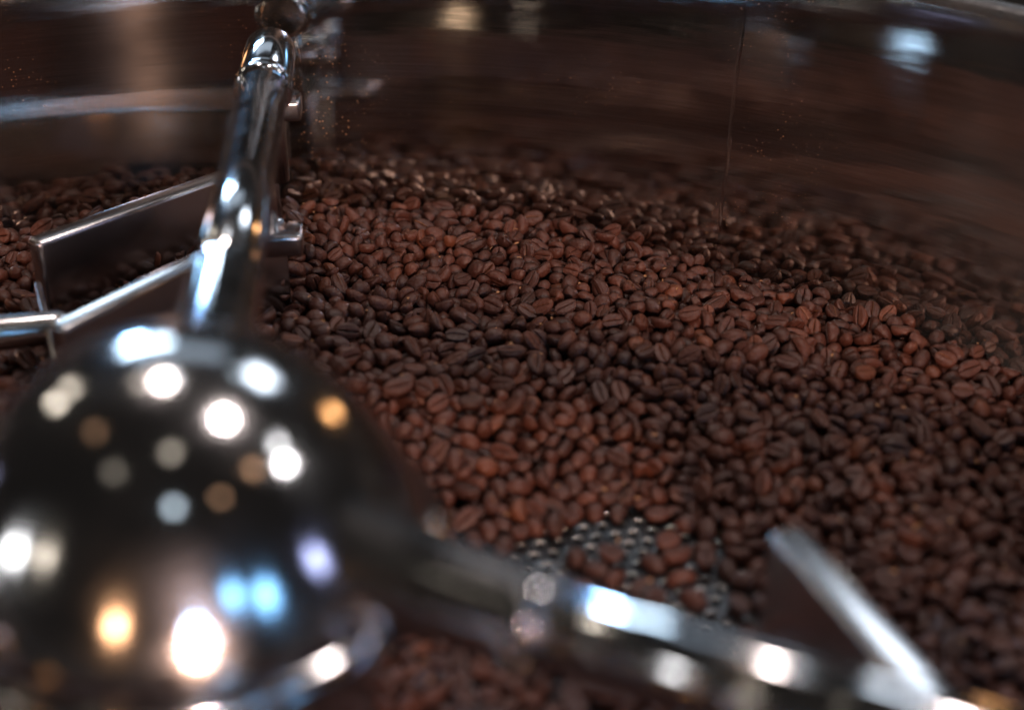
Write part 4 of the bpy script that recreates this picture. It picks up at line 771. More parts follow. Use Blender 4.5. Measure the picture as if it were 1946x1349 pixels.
3819,2535,91,8,52,55,21,4080,1420,72,57,0,50,19,3763,2407,99,46,10,21,22,3173,2220,145,94,51,47,25,2712,2759,167,26,82,48,15,4133,1689,71,52,94,72,12,3832,2604,75,36,36,74,11,3869,1847,75,55,29,5,27,3058,2009,96,50,51,98,6,3865,2574,99,37,62,4,17,4067,1798,71,32,8,70,15,3990,1555,60,49,51,7,15,
3555,2604,115,50,95,70,24,3710,2372,108,18,66,16,17,3202,2489,134,57,21,86,14,4068,2043,75,91,63,52,9,3239,2732,143,9,70,52,24,3949,2225,75,51,100,50,26,2459,2334,173,49,21,12,20,3130,2619,143,46,92,25,15,1641,2395,214,23,24,83,14,3667,2127,97,73,39,8,7,4023,2223,92,30,12,69,21,2966,2436,118,52,68,55,30,
2854,2266,164,30,59,72,25,1498,2785,190,32,35,35,20,2511,2802,189,70,63,12,13,1846,2006,206,23,33,77,14,3476,2606,118,39,6,32,25,2777,2070,141,52,54,77,10,2504,2981,194,50,98,38,21,4093,2296,81,5,43,45,25,2706,2699,161,49,10,66,7,3027,2344,113,49,49,65,27,2532,2532,164,34,68,24,14,3802,2511,111,41,95,33,21,
2395,2760,225,78,63,80,11,3536,2247,136,67,3,48,27,3037,2607,141,48,83,29,27,3071,2132,134,21,81,68,10,2718,1995,175,63,95,67,20,3280,994,74,80,11,49,27,2822,2071,160,27,87,67,25,3271,2363,146,53,18,88,25,2959,2850,174,37,88,25,19,2982,1869,107,25,89,40,15,2582,2348,153,24,74,33,20,2950,2122,118,52,50,95,28,
2642,2320,152,42,31,42,22,3821,1176,60,51,57,1,22,1837,2197,254,27,93,50,29,3987,1023,59,50,50,3,14,2431,2982,193,8,34,52,25,2629,2840,169,42,29,90,24,2679,2978,180,10,74,61,15,2765,2569,164,60,85,17,20,2571,2238,164,25,76,28,12,2680,2261,151,48,28,55,12,2595,2769,168,49,64,98,16,3537,2092,120,76,8,45,25,
3907,2389,96,45,6,26,7,3551,2709,91,76,70,62,29,4095,1638,77,91,28,67,29,3002,2264,144,45,68,11,17,2904,2217,139,22,78,61,19,3481,2725,104,21,23,52,10,3672,2030,86,29,77,16,10,2390,2267,185,57,92,27,10,2684,2588,165,45,60,32,28,2454,2852,218,48,4,68,22,2791,2012,153,73,83,78,11,2806,2577,138,24,23,64,23,
3404,2807,123,19,28,19,11,2649,2383,153,32,16,77,7,3545,2573,93,38,69,81,8,3109,1093,75,71,96,50,20,3022,2462,123,64,98,52,7,3950,1682,77,49,81,14,17,3353,1915,91,94,27,44,11,2301,2837,295,85,49,26,9,3083,2387,132,54,82,74,20,2650,2857,170,56,95,67,23,3258,2399,141,65,96,54,14,2653,2769,171,97,65,53,30,
3963,2382,93,66,84,78,25,2960,2214,129,42,95,30,26,4028,2410,104,34,80,84,21,3072,2955,160,61,59,10,16,3204,2619,130,50,69,90,27,3624,2557,90,76,56,26,6,2630,2142,176,48,49,15,11,2723,2249,148,18,34,44,24,2705,3027,170,84,59,38,9,2500,2905,173,34,82,81,19,3587,2058,93,54,48,97,15,3165,2705,147,68,44,82,13,
1633,2652,216,11,58,38,9,2858,2955,167,78,37,27,10,4205,2020,70,63,22,11,30,3639,1936,91,59,97,60,13,3615,2635,80,66,78,76,12,4103,1472,60,50,50,37,24,2571,2632,161,54,52,84,26,4036,1708,81,32,89,31,28,3103,2508,129,81,48,46,22,2430,2918,187,94,60,72,13,4174,1619,69,5,40,59,8,3179,1790,70,89,20,44,7,
3979,1851,69,60,75,92,26,2581,2510,183,87,58,21,15,2812,1966,149,24,77,21,29,2859,2001,137,9,71,51,14,2389,2989,165,40,19,83,15,3849,1943,60,56,44,19,17,2493,2872,173,72,34,10,13,3023,2417,112,51,50,0,21,3640,2217,116,44,12,77,27,2629,2671,163,40,12,19,7,3899,2189,75,52,29,31,24,2562,2946,163,30,33,18,13,
2846,2397,152,84,41,36,20,2749,2220,146,77,41,91,9,3385,1688,71,36,6,58,10,3852,993,75,16,73,40,15,3473,2506,120,100,53,47,18,1790,2061,209,52,88,74,17,3194,2899,161,50,23,72,13,2819,2226,132,18,55,57,25,3017,2657,146,69,70,89,20,3001,2812,170,59,1,48,14,3688,2345,109,18,78,55,7,2366,3017,197,42,99,51,20,
3550,2473,116,87,83,45,20,2629,2443,149,51,23,8,28,2803,2708,167,65,9,72,23,2820,2040,144,36,15,82,8,4029,2119,73,86,19,67,14,2300,2975,177,27,72,13,22,3405,2699,113,57,30,95,28,3505,2786,100,39,82,36,25,2695,2397,135,75,7,48,15,3950,1878,71,65,17,23,8,1760,2221,171,35,49,82,28,3995,2335,91,73,86,42,17,
2629,2492,167,69,54,74,22,3722,1883,101,36,66,67,21,2716,2491,134,47,10,79,7,3259,2227,142,39,16,80,14,3279,2497,146,63,8,60,16,4235,2168,70,12,40,50,9,4270,1988,82,80,11,61,23,2720,2411,150,40,43,62,23,2791,2502,129,65,76,82,20,3265,2139,122,50,46,99,24,2569,2130,180,9,30,61,19,3862,1794,87,40,89,68,13,
2891,2053,140,88,21,38,11,4212,1788,60,50,50,2,18,3156,2647,147,23,82,36,24,2549,2423,167,28,45,88,25,2756,2358,133,94,46,28,21,2847,2339,133,30,79,61,19,3153,2078,110,53,25,93,8,1996,2487,230,13,34,27,28,1679,2240,224,50,16,26,28,3089,1903,88,86,58,66,8,3335,1786,62,51,49,91,21,3622,2255,146,15,27,56,10,
2682,2430,145,5,38,44,9,2783,2392,141,58,54,86,30,3615,2584,91,69,82,81,19,3848,2161,93,40,12,72,12,2408,2572,205,14,16,53,23,3418,2258,143,2,64,55,7,2649,2406,144,10,57,43,28,2375,2477,189,47,55,6,12,3285,2745,136,79,9,46,21,3770,2012,100,18,66,46,25,1607,2789,210,85,51,33,12,2938,2705,157,7,76,52,18,
2923,2529,125,55,83,13,17,4030,2048,74,26,94,50,26,2986,2975,170,99,50,53,10,2703,2627,146,56,29,81,13,2370,2593,210,29,21,71,10,2596,2689,174,28,81,82,20,3154,2469,137,25,10,53,26,3930,1220,74,41,96,40,23,3507,2414,160,39,50,37,7,2805,2339,124,4,55,51,16,2357,2613,248,24,81,26,23,1511,2756,179,56,27,6,21,
2901,2302,126,63,37,79,17,2666,2691,161,94,37,39,10,3391,2578,143,44,92,25,28,3984,2114,80,9,67,59,15,3012,2897,161,48,50,0,11,4000,2487,101,37,13,79,11,3279,2874,144,1,39,54,19,3493,2428,127,66,8,69,10,2238,854,184,60,23,22,7,1953,2036,222,51,43,8,29,2034,1598,196,49,46,44,13,2232,1931,183,6,74,48,16,
2192,1386,178,32,39,50,18,1937,865,155,54,52,13,24,2749,1488,78,16,69,29,30,2873,2595,155,50,48,15,9,2692,1707,157,46,67,7,18,1910,1533,175,73,51,56,30,3427,1687,71,25,12,64,15,3715,2506,98,65,46,41,29,1889,1704,232,15,17,56,27,4158,2250,83,57,34,8,16,1712,2180,183,19,41,55,23,4017,828,71,11,53,55,18,
3629,1486,78,2,61,50,22,2317,2020,213,50,44,23,25,1775,1465,186,10,73,33,17,3460,757,93,38,78,67,26,2503,1278,167,51,99,42,24,1861,1692,200,85,77,59,13,2656,1158,118,3,35,56,17,1918,1832,194,85,50,85,25,2055,1175,181,51,29,85,28,2560,1925,207,67,60,26,8,1906,2633,234,28,46,23,17,1839,2460,203,4,30,49,8,
1596,2627,204,45,31,78,29,3898,694,79,42,90,79,30,1874,2882,240,55,32,96,18,2719,1205,140,6,46,57,8,3771,800,60,48,52,99,22,2415,2728,188,51,55,81,28,3915,798,71,32,3,50,11,2259,1290,144,13,83,42,22,3945,864,92,12,76,30,27,1528,2165,206,80,90,54,12,4271,1498,59,50,50,55,7,2824,2912,161,49,49,84,26,
3371,2676,131,66,17,31,18,2338,1986,246,93,64,71,17,1971,1598,205,69,5,48,15,2503,1213,153,56,78,10,20,1718,2612,195,33,25,80,11,1689,2200,233,23,77,24,20,2588,1427,136,76,74,43,15,2798,1501,74,22,23,66,28,4195,1031,74,79,91,50,25,2195,1070,170,62,81,87,11,2029,1457,152,82,72,73,17,2205,1998,208,25,10,36,27,
3774,1856,75,24,62,22,16,1715,1131,162,88,82,51,29,2555,1832,161,55,51,57,25,1879,2051,191,65,43,13,21,3757,2367,104,72,24,17,27,1978,2705,259,48,47,6,10,1566,2246,216,86,39,19,27,1885,1724,203,32,92,64,9,2543,1082,142,48,9,21,9,2188,2571,263,32,6,67,8,4246,1583,78,39,12,64,15,3335,2864,134,12,81,41,18,
4152,1508,76,37,75,37,26,4315,1489,62,69,55,50,15,1746,1567,191,38,50,24,8,1876,2167,198,30,9,36,12,2584,1102,117,98,38,42,10,4229,1506,78,12,36,24,20,2210,1757,205,51,49,18,17,2142,801,161,42,11,75,29,1807,2481,212,79,30,57,26,4056,1089,71,39,31,7,9,2355,2036,236,76,51,83,18,3244,673,113,29,5,50,17,
3591,2677,98,61,96,61,28,1787,1726,203,19,85,40,12,1802,1924,178,47,34,94,22,2991,799,80,70,49,60,18,4132,1097,83,19,80,46,25,3382,789,80,53,54,44,15,2087,1954,179,41,16,38,16,2497,1529,125,66,22,21,13,3447,2570,145,52,54,99,11,2350,2128,218,15,26,25,21,2266,1968,222,20,37,41,8,4132,1630,78,82,53,86,15,
1728,2686,230,62,69,94,8,2582,1168,147,58,73,92,22,2724,1464,86,77,91,44,28,2085,1053,198,72,12,27,14,3024,876,74,71,4,50,25,2454,1278,157,48,23,14,15,1957,2207,154,40,62,96,12,2821,1468,84,41,35,82,15,1827,1550,215,8,33,61,10,2143,965,166,48,52,0,29,2080,2221,192,15,83,41,9,2188,1716,189,21,73,81,19,
2247,2073,219,95,70,55,14,3326,950,94,64,48,61,26,2027,2048,206,87,80,66,13,2373,2712,207,26,74,16,13,2706,1138,99,12,75,30,24,2113,2025,211,75,48,47,21,1769,1002,170,83,87,52,16,2347,1937,193,17,28,58,17,1748,1476,189,29,83,80,26,3295,1058,59,50,50,75,9,4011,965,76,26,58,70,24,4111,1280,106,25,7,52,22,
1864,1664,225,71,61,13,21,3157,961,62,35,40,96,7,2198,2302,191,55,19,50,20,1715,1697,196,49,44,79,7,2804,819,77,75,62,68,16,1499,2019,199,68,3,49,22,3915,2463,85,49,49,100,29,2741,2956,164,21,23,76,13,2610,1914,182,65,79,15,7,2528,2869,171,16,27,74,23,2071,2393,230,24,46,71,6,3038,2199,125,61,21,11,25,
2065,1117,194,38,71,8,8,2697,2846,173,17,34,32,12,2536,1818,210,42,3,53,11,3688,1300,60,50,50,25,21,2528,2659,169,52,54,63,19,3290,1008,92,55,54,99,26,1632,1315,151,2,64,49,19,2476,1192,118,49,51,11,7,4275,1710,102,56,99,53,11,2729,949,83,89,50,31,23,2184,1209,191,46,22,85,18,2621,2609,154,55,29,93,26,
3929,903,102,89,43,26,20,2092,1097,172,59,33,7,8,3241,743,112,63,2,52,25,1599,2379,215,45,96,66,7,2578,1947,184,13,79,38,14,3782,2126,69,68,54,15,10,2075,1365,188,51,51,59,22,2551,2783,180,58,30,43,21,1428,2598,214,5,39,63,16,2070,2164,203,23,26,80,17,2140,1448,195,3,60,63,11,4135,1309,71,89,43,37,18,
1676,1662,208,63,49,8,24,3005,2525,119,65,36,48,8,2207,2666,244,83,78,46,29,2089,811,165,14,44,48,18,1661,1482,168,52,55,1,21,2237,1933,214,69,79,65,21,3785,2231,91,94,58,58,27,4323,1648,74,41,89,79,11,1968,2168,198,39,2,46,24,3548,770,94,84,17,54,24,2519,1422,129,64,22,88,16,2397,2899,178,90,33,37,21,
2139,1718,178,36,49,47,16,2076,1019,184,1,39,51,14,1937,1663,171,51,59,18,21,3648,1131,73,58,30,13,28,3672,738,75,78,47,17,23,2579,1657,144,1,56,51,28,2592,1714,163,39,41,69,11,2421,1558,180,16,32,21,22,2100,1656,146,52,54,32,25,1687,2612,234,76,86,66,14,4393,1948,106,57,1,55,30,1721,2245,200,62,63,28,22,
2383,2634,209,96,30,46,13,2133,754,150,31,75,16,11,2887,879,86,62,36,8,26,2531,2237,160,46,48,1,20,4115,1323,113,61,92,74,18,2600,2732,159,50,52,60,10,2191,1504,134,78,63,74,25,1431,2555,220,39,4,34,8,2933,2422,108,51,50,32,18,1905,1561,176,58,1,47,9,3319,799,98,53,4,34,19,2542,1470,131,12,44,34,11,
3218,1978,96,29,38,56,15,2168,1633,190,45,40,93,26,2671,983,105,42,88,80,20,1978,2349,229,51,92,64,17,1687,2663,229,52,54,80,17,2106,2217,174,29,84,39,17,2033,1640,202,60,49,49,22,3759,1811,87,70,87,66,12,2450,1961,207,53,97,43,22,2533,2282,166,4,60,44,14,1604,2001,192,23,80,23,11,1399,2675,233,5,70,55,18,
1641,2596,213,84,22,27,28,2170,1045,177,88,39,61,8,2325,2058,201,8,64,59,21,4165,1546,110,74,21,19,13,1889,1120,178,67,40,9,12,2654,1801,160,1,41,53,23,1865,1868,189,65,65,40,14,2025,2800,237,69,33,37,11,3857,1912,92,40,76,8,16,1882,1451,194,66,42,81,13,1889,2008,213,98,52,40,21,2825,765,94,88,59,50,23,
1934,2783,276,89,20,40,9,2936,1426,64,30,51,59,29,1945,904,174,36,48,42,28,3710,2699,82,85,55,28,22,1845,1976,193,87,45,41,17,2761,908,75,45,11,27,14,4308,1526,74,82,16,68,21,3910,980,60,50,50,48,19,2728,1053,81,95,65,55,20,2657,1464,119,56,92,76,8,3975,849,73,10,19,50,20,2157,1078,176,70,76,85,8,
1470,2710,222,54,74,9,10,4293,1778,77,89,43,25,29,2165,2433,250,31,15,56,9,3564,1752,83,51,49,2,16,4289,1855,69,51,70,94,8,1756,1687,205,90,54,58,14,2145,3005,201,48,94,32,7,3256,1940,89,28,59,47,17,3840,906,71,1,61,50,11,2247,1058,154,53,51,99,13,2105,2390,256,65,94,41,7,2898,2632,145,36,3,59,20,
2202,2430,208,24,61,31,15,1672,2774,209,24,60,9,7,3301,879,91,21,24,31,13,2417,2030,193,97,32,50,10,4032,1419,72,24,87,47,10,3505,814,82,41,47,55,19,2048,1792,212,39,85,33,25,2841,1472,76,3,45,33,26,2175,637,154,40,75,9,21,2161,1856,222,8,27,55,29,1864,2943,233,46,85,15,14,3789,1037,75,16,77,39,9,
3419,1112,74,30,4,50,26,2114,1606,176,60,20,30,29,1650,1753,213,12,18,50,22,2062,2211,221,58,82,46,11,2074,1863,178,49,24,84,23,3889,903,58,50,50,38,6,2073,1293,184,30,76,37,9,1757,2131,204,69,47,92,27,2339,2550,214,91,56,55,12,1537,2497,249,6,40,54,23,3960,2090,75,66,87,38,10,2667,1200,122,84,81,46,12,
3758,1126,80,79,40,11,25,1701,1747,213,46,11,79,29,2511,1587,177,97,65,47,7,2767,1349,94,45,39,98,12,4165,2140,73,65,14,25,27,1674,2813,186,48,21,32,9,2228,1000,197,35,76,39,20,2168,1995,206,55,40,21,27,2442,1739,197,1,43,54,28,1585,2681,185,77,43,50,8,2085,2883,208,66,91,73,11,2031,2880,237,71,54,62,26,
1704,2803,220,19,78,77,15,1771,1977,183,65,72,8,25,3951,811,84,93,65,58,6,2039,2291,170,53,36,15,25,2096,2825,265,3,62,60,20,2438,1624,140,79,74,50,22,2127,2529,229,39,73,90,13,1534,2464,227,10,20,53,29,4332,1918,101,13,84,49,29,3952,756,77,31,14,71,23,1971,2732,250,9,52,71,18,2606,1045,111,94,34,66,11,
2278,2801,234,69,94,57,12,2059,1264,169,87,45,52,27,2870,2446,151,8,55,25,11,3086,2853,170,13,77,30,15,2565,2378,181,18,32,37,7,1468,2388,240,88,36,44,26,2709,1013,80,89,63,41,11,2842,1527,79,74,18,46,21,3414,2468,117,46,51,30,7,3784,1080,63,56,69,96,20,2153,2959,203,91,32,68,21,2854,2820,174,76,74,81,24,
1777,2009,178,84,68,45,10,3893,2555,91,30,84,26,13,3304,841,91,48,37,82,7,4064,1616,71,46,11,79,14,3504,847,70,52,81,88,24,1911,1242,191,30,48,46,30,2091,1981,227,13,23,33,27,2516,2752,187,9,30,61,9,2362,2860,175,40,51,5,10,2064,1260,221,23,9,56,24,2475,2139,176,49,48,0,26,4292,1722,75,7,25,50,28,
1441,2705,186,57,60,42,9,2773,2896,163,62,38,85,23,1658,1868,191,49,47,0,16,2380,1877,219,50,25,25,24,4010,1788,77,70,8,35,9,1914,2236,233,84,41,37,17,1497,2524,252,16,17,45,17,3713,749,69,79,61,55,23,2738,1481,119,59,10,28,27,3533,811,61,49,50,17,17,2685,1729,147,59,1,47,28,4097,1141,76,62,89,75,20,
2081,1187,161,46,51,41,14,1658,2856,184,91,76,55,19,2028,688,149,67,13,20,17,2101,2181,209,27,19,39,13,1917,2604,219,33,97,49,23,3555,2652,91,21,18,72,19,2741,1609,108,83,15,38,13,2108,2430,216,39,41,13,29,2775,1684,124,40,55,62,18,4146,1018,82,77,90,37,22,3851,792,71,18,89,50,10,1873,1899,220,88,36,47,19,
3228,2873,153,74,6,47,21,3597,1144,60,50,50,9,27,2138,1321,193,58,86,79,24,2129,1921,210,39,65,65,17,1820,1456,162,51,47,100,22,1957,1074,177,60,68,93,25,3536,737,76,2,35,54,16,3376,2839,135,4,32,45,25,4012,2378,89,27,35,58,8,1637,2270,227,58,70,92,7,3569,2365,124,83,13,49,9,2522,2814,180,7,52,45,17,
3265,951,76,76,51,39,29,1903,2538,236,56,27,7,11,1956,1229,168,20,59,45,7,3510,2032,102,71,48,21,11,1734,2469,196,33,61,19,7,3820,882,82,65,9,58,13,1977,2268,220,68,67,15,17,1780,1403,159,69,48,10,13,3349,2429,127,47,50,27,19,2646,2906,164,86,85,49,16,1603,2163,196,15,81,38,14,1826,2842,203,92,59,52,8,
1612,2323,243,47,98,38,14,1780,2678,233,63,94,30,20,3054,2731,148,34,58,47,19,2114,1494,197,4,54,56,19,2442,1572,129,51,22,9,20,2658,1510,111,47,60,24,22,2153,1384,147,61,18,38,29,1923,2944,194,50,49,98,15,3831,1045,60,50,50,24,20,1747,2168,201,82,17,32,28,2155,1255,171,35,57,77,14,2023,490,150,29,83,28,21,
3084,695,101,29,43,73,29,1962,1784,207,42,52,61,15,4195,1606,72,68,59,60,26,1937,1170,171,35,73,10,6,3880,2128,60,53,45,97,23,1890,1965,206,60,60,2,19,1614,1833,213,85,70,69,26,4119,1392,73,64,16,27,8,1993,2063,217,59,72,84,29,2127,1848,177,32,3,49,28,2103,1280,178,78,62,73,12,1979,1653,197,60,71,8,22,
3760,2052,65,53,52,82,23,3941,702,70,26,94,50,8,1778,2647,210,7,71,40,26,2203,1638,205,25,84,58,11,1907,2812,245,89,57,52,21,2442,1696,192,5,69,39,28,2711,1411,87,27,40,72,17,3876,665,70,76,93,50,9,2060,2095,197,31,68,35,8,2121,2370,225,35,81,86,11,2434,1983,235,26,93,58,27,3374,1094,74,69,96,50,26,
2505,2027,180,43,57,7,14,1979,1104,188,65,64,96,26,3450,2426,131,93,24,50,9,2098,1237,195,54,27,9,8,1703,2027,213,55,74,6,21,2429,1841,192,33,54,15,8,2250,2639,259,40,41,81,18,4111,1206,69,80,45,74,11,2330,2018,180,44,52,98,25,1692,1528,191,26,93,54,21,2578,2835,170,21,42,60,18,3306,2406,139,26,30,83,25,
2950,889,101,18,88,53,21,2132,1966,193,26,43,10,30,2381,2095,224,52,37,59,16,2304,1879,194,11,37,73,27,2077,2719,262,62,64,72,12,1622,2118,205,47,98,52,24,1443,2685,227,71,37,25,19,3021,2707,157,16,66,34,28,2103,1806,167,55,79,88,10,2573,1758,159,46,68,84,8,2598,2881,154,48,51,67,26,1728,1395,153,54,50,39,12,
2572,1543,131,20,74,38,24,3996,1976,73,21,56,89,17,2477,2607,186,43,21,89,15,1865,2906,219,49,68,4,18,2257,1638,142,15,63,49,16,2534,1526,130,63,18,19,28,2127,1078,172,50,30,93,17,1902,1310,152,50,49,18,29,2725,1650,131,63,96,62,26,3198,2414,125,47,55,2,13,2209,812,155,35,14,80,12,3777,2333,100,12,21,41,18,
4376,2038,70,19,46,64,27,3584,2579,82,50,55,88,13,2146,1697,203,52,79,11,20,2146,2272,220,90,69,30,18,1870,2534,210,78,58,57,12,2048,1935,216,93,39,46,18,2886,2584,138,91,21,52,25,2194,1476,162,34,43,3,16,1939,1261,172,8,49,44,23,3817,987,71,19,89,50,9,1906,1596,177,21,62,33,16,1532,2797,183,24,35,16,18,
2828,2295,129,19,41,33,14,1639,2738,191,24,17,43,23,2123,2907,237,28,17,61,20,3737,831,75,79,54,10,27,3613,1361,59,50,50,5,9,2216,660,167,17,21,72,8,1704,2527,199,31,42,80,27,1496,2572,220,88,53,43,29,4308,1626,78,66,54,59,20,4163,1313,94,44,64,18,24,2010,794,168,44,67,6,11,3435,875,106,63,33,13,28,
2475,1597,154,6,28,58,12,3641,2513,103,10,36,41,8,1698,1924,192,31,85,25,8,2671,2304,134,36,49,9,20,1936,2358,191,69,84,77,15,2357,2784,229,83,64,63,28,3137,720,101,58,30,15,11,1959,1692,221,89,48,39,14,1685,2713,217,63,68,39,24,2601,2157,163,42,69,24,8,2616,1096,138,77,75,80,15,2218,1577,158,58,55,53,23,
1721,2307,196,66,36,14,29,1967,2670,241,24,51,90,8,2729,1396,71,53,32,14,6,4372,2077,92,32,14,44,29,2280,1621,180,52,82,67,8,3752,2451,99,9,38,73,10,1759,2470,216,25,75,43,11,3992,1007,93,40,61,22,7,2050,1135,178,73,43,90,6,3841,2355,89,56,63,98,17,3230,1054,60,50,50,76,21,2457,2275,179,47,24,87,21,
2077,1476,140,24,38,61,7,3935,2113,68,62,56,62,18,2038,1834,184,15,38,18,19,3335,767,93,68,56,94,15,2564,1903,181,99,46,44,7,2648,1570,132,74,72,43,7,2130,2234,199,49,69,89,13,2161,1511,137,4,30,52,20,2089,2814,221,98,55,63,22,2265,1699,175,49,37,30,22,1805,1309,157,75,29,18,10,1734,2749,239,53,48,98,17,
2398,2053,219,56,29,90,8,2822,893,68,20,42,69,19,4175,1372,97,73,63,17,29,3176,923,72,60,5,66,11,3346,711,103,34,3,52,12,2071,2468,249,21,70,23,8,2241,1443,177,2,37,49,13,3040,814,81,56,61,63,9,4255,1301,70,17,12,50,7,3752,620,59,50,50,33,10,2009,2290,215,41,99,43,11,4188,2249,62,53,50,57,24,
2526,1652,138,53,65,95,16,2936,846,62,48,51,72,20,1918,2677,216,43,21,88,26,4195,1516,107,35,10,37,22,2919,722,101,57,88,24,22,2109,705,161,55,80,89,20,3098,2314,132,23,36,56,21,4119,750,71,94,73,50,11,2601,2965,158,91,79,49,15,2133,2884,200,50,75,7,7,4320,2034,92,61,42,95,12,1654,1993,198,24,13,70,17,
2037,2828,254,43,50,99,14,2091,985,172,35,65,13,11,2571,1200,128,20,12,42,12,2913,935,60,50,50,3,28,2904,786,74,48,56,99,14,1684,1965,217,51,4,70,18,2471,2296,166,60,65,96,22,2258,1517,163,77,56,10,11,4305,1433,64,66,38,15,30,2692,1316,111,13,19,62,22,3811,2041,59,47,45,70,15,2855,2175,148,27,29,89,11,
2535,1379,172,81,38,57,25,1926,1047,182,95,58,59,10,2043,2973,207,15,52,59,23,2050,849,175,45,3,56,11,1797,2572,232,42,57,1,24,2752,1367,62,52,53,89,15,2527,1359,130,25,60,62,13,2685,1037,99,82,18,68,19,3322,975,70,22,22,76,10,4063,969,60,50,50,66,26,2525,1702,143,54,28,7,18,3600,2491,97,35,33,5,8,
1688,2095,228,56,34,68,12,2770,2609,145,26,89,33,21,2167,2453,216,80,74,82,8,2478,1804,178,67,87,70,16,2199,885,168,96,40,57,30,2652,1236,131,29,93,36,28,2167,2547,223,66,40,92,23,2723,3002,156,79,54,48,7,1981,1661,163,50,54,24,16,1616,2704,184,53,40,98,17,1856,2269,189,54,19,27,22,3274,814,117,53,57,80,30,
1909,2093,187,42,85,71,30,2453,1202,151,55,66,86,20,1779,2900,200,35,71,50,24,2219,2502,234,66,92,72,24,1500,2292,213,52,53,53,16,3081,2782,173,74,7,54,27,2638,1327,118,49,52,58,25,2548,1582,165,38,95,56,14,2139,1186,194,63,56,82,14,1964,2142,207,71,31,67,18,1954,2636,225,22,50,80,22,3598,2195,108,51,55,33,26,
1728,2828,212,53,80,83,28,1916,2335,182,79,76,81,8,1671,1578,196,48,84,15,25,3521,2472,122,41,32,71,21,1950,2764,203,31,40,82,13,1722,2770,211,35,46,10,6,2005,2358,189,75,61,91,19,2300,2712,246,30,50,94,20,4034,1110,72,61,12,23,19,2103,2236,230,37,7,61,16,2123,1684,167,33,7,36,12,1451,2492,230,62,49,13,21,
1654,2675,190,42,99,47,11,1553,2296,217,2,64,54,8,4345,1903,71,15,85,50,13,1653,1607,205,34,97,53,25,3158,788,103,67,79,85,16,2070,2860,205,66,43,88,10,2012,2150,163,50,100,51,23,1662,2168,189,22,9,51,17,1900,603,128,53,100,51,8,1376,2574,234,4,36,44,21,2217,1899,240,36,3,51,24,2222,2387,196,66,61,85,25,
1943,2374,229,31,96,43,12,2077,1561,190,6,27,49,9,4303,2002,98,89,36,39,15,2102,1720,200,26,32,90,23,2714,1343,86,21,79,31,19,1752,1309,148,52,49,30,30,4541,1801,73,21,76,36,25,3676,2710,88,89,38,20,17,2095,762,166,72,58,52,30,1515,2617,205,95,71,47,20,2034,2751,233,49,20,14,19,2234,1487,133,28,65,86,13,
2906,2098,121,52,52,84,17,4131,1229,63,31,54,39,23,3911,838,63,63,65,91,21,3906,740,60,50,50,59,21,2461,1301,118,50,51,100,26,2741,1234,105,77,13,70,28,1836,1802,208,10,36,45,27,2331,2568,217,28,57,77,29,4198,1157,77,9,50,57,24,1523,2258,216,42,82,34,9,1984,1192,188,44,76,76,22,2591,1302,135,48,98,42,23,
2163,1307,150,80,78,71,25,1921,1575,209,50,93,28,14,2482,1448,116,57,34,36,26,3719,1002,109,61,12,63,10,2471,1102,121,76,55,51,7,1829,2615,246,76,35,69,26,1714,1861,222,65,47,53,22,1516,2347,229,39,23,15,27,1875,1353,170,88,66,47,16,2286,1178,167,67,14,62,22,2418,1661,201,19,14,60,14,2221,1487,178,36,61,31,15,
1854,1305,151,50,50,9,11,3686,778,98,25,78,27,24,2556,1844,207,20,59,28,29,2652,1810,185,39,56,10,17,2054,1067,191,12,23,58,12,2760,1317,65,44,48,2,19,2987,943,70,79,9,49,8,1664,1826,206,60,1,52,9,3680,2673,81,41,20,89,26,4177,1748,74,96,30,50,23,2275,2052,190,59,99,53,26,2599,1397,146,42,79,13,18,
2462,1405,111,49,49,60,10,1676,2582,205,23,62,65,18,2569,1027,116,70,77,13,19,3620,978,70,32,97,50,6,2744,1749,124,53,53,59,8,1941,1373,197,68,4,49,20,1982,1934,223,96,41,35,16,4154,1387,70,97,34,50,8,3194,817,90,47,48,23,19,2114,1936,177,27,90,69,20,3499,906,59,50,50,88,9,1884,2252,205,54,43,68,8,
2303,1278,146,45,17,49,13,3456,842,64,43,57,30,26,3522,673,80,50,0,50,20,2557,1686,142,24,40,69,17,2157,2379,229,35,75,42,16,2048,2371,201,87,67,36,20,1916,2162,204,44,1,54,16,1940,2823,196,45,48,13,22,2036,2393,252,74,16,35,12,1594,2028,194,23,47,84,10,2377,1973,216,90,42,56,22,3694,1219,59,50,50,73,17,
1918,1481,206,79,90,55,14,2066,739,150,44,3,66,11,1841,2673,239,64,21,88,22,2724,977,121,93,65,69,28,1919,1958,205,96,62,63,19,2166,822,161,88,22,55,6,1329,2646,204,46,48,6,26,2773,1407,95,61,64,9,26,3205,2804,154,36,29,29,24,3779,653,64,68,50,83,19,3466,629,74,52,54,65,8,4213,1316,67,80,44,33,10,
1656,2694,221,45,14,83,21,1375,2722,215,91,72,67,29,1939,777,152,6,73,51,14,3961,1796,62,50,51,69,30,1577,2446,208,54,53,21,22,1904,1761,192,8,22,53,17,3723,930,70,41,39,16,12,2484,1165,169,5,44,62,14,3301,2480,132,34,75,13,16,2386,3020,161,39,1,53,8,2083,1376,153,29,86,65,15,2487,2086,191,26,6,52,17,
3591,2529,108,7,47,34,14,2167,2014,177,25,25,57,17,3688,1032,77,42,31,31,27,3956,962,64,70,52,45,26,3821,946,88,45,70,83,21,2157,2408,209,10,51,55,25,2422,1492,166,70,61,9,22,1995,914,175,4,32,48,7,1600,2304,211,27,93,37,15,3991,698,60,50,50,31,20,1643,2169,214,17,23,71,17,2316,2302,239,1,47,61,14,
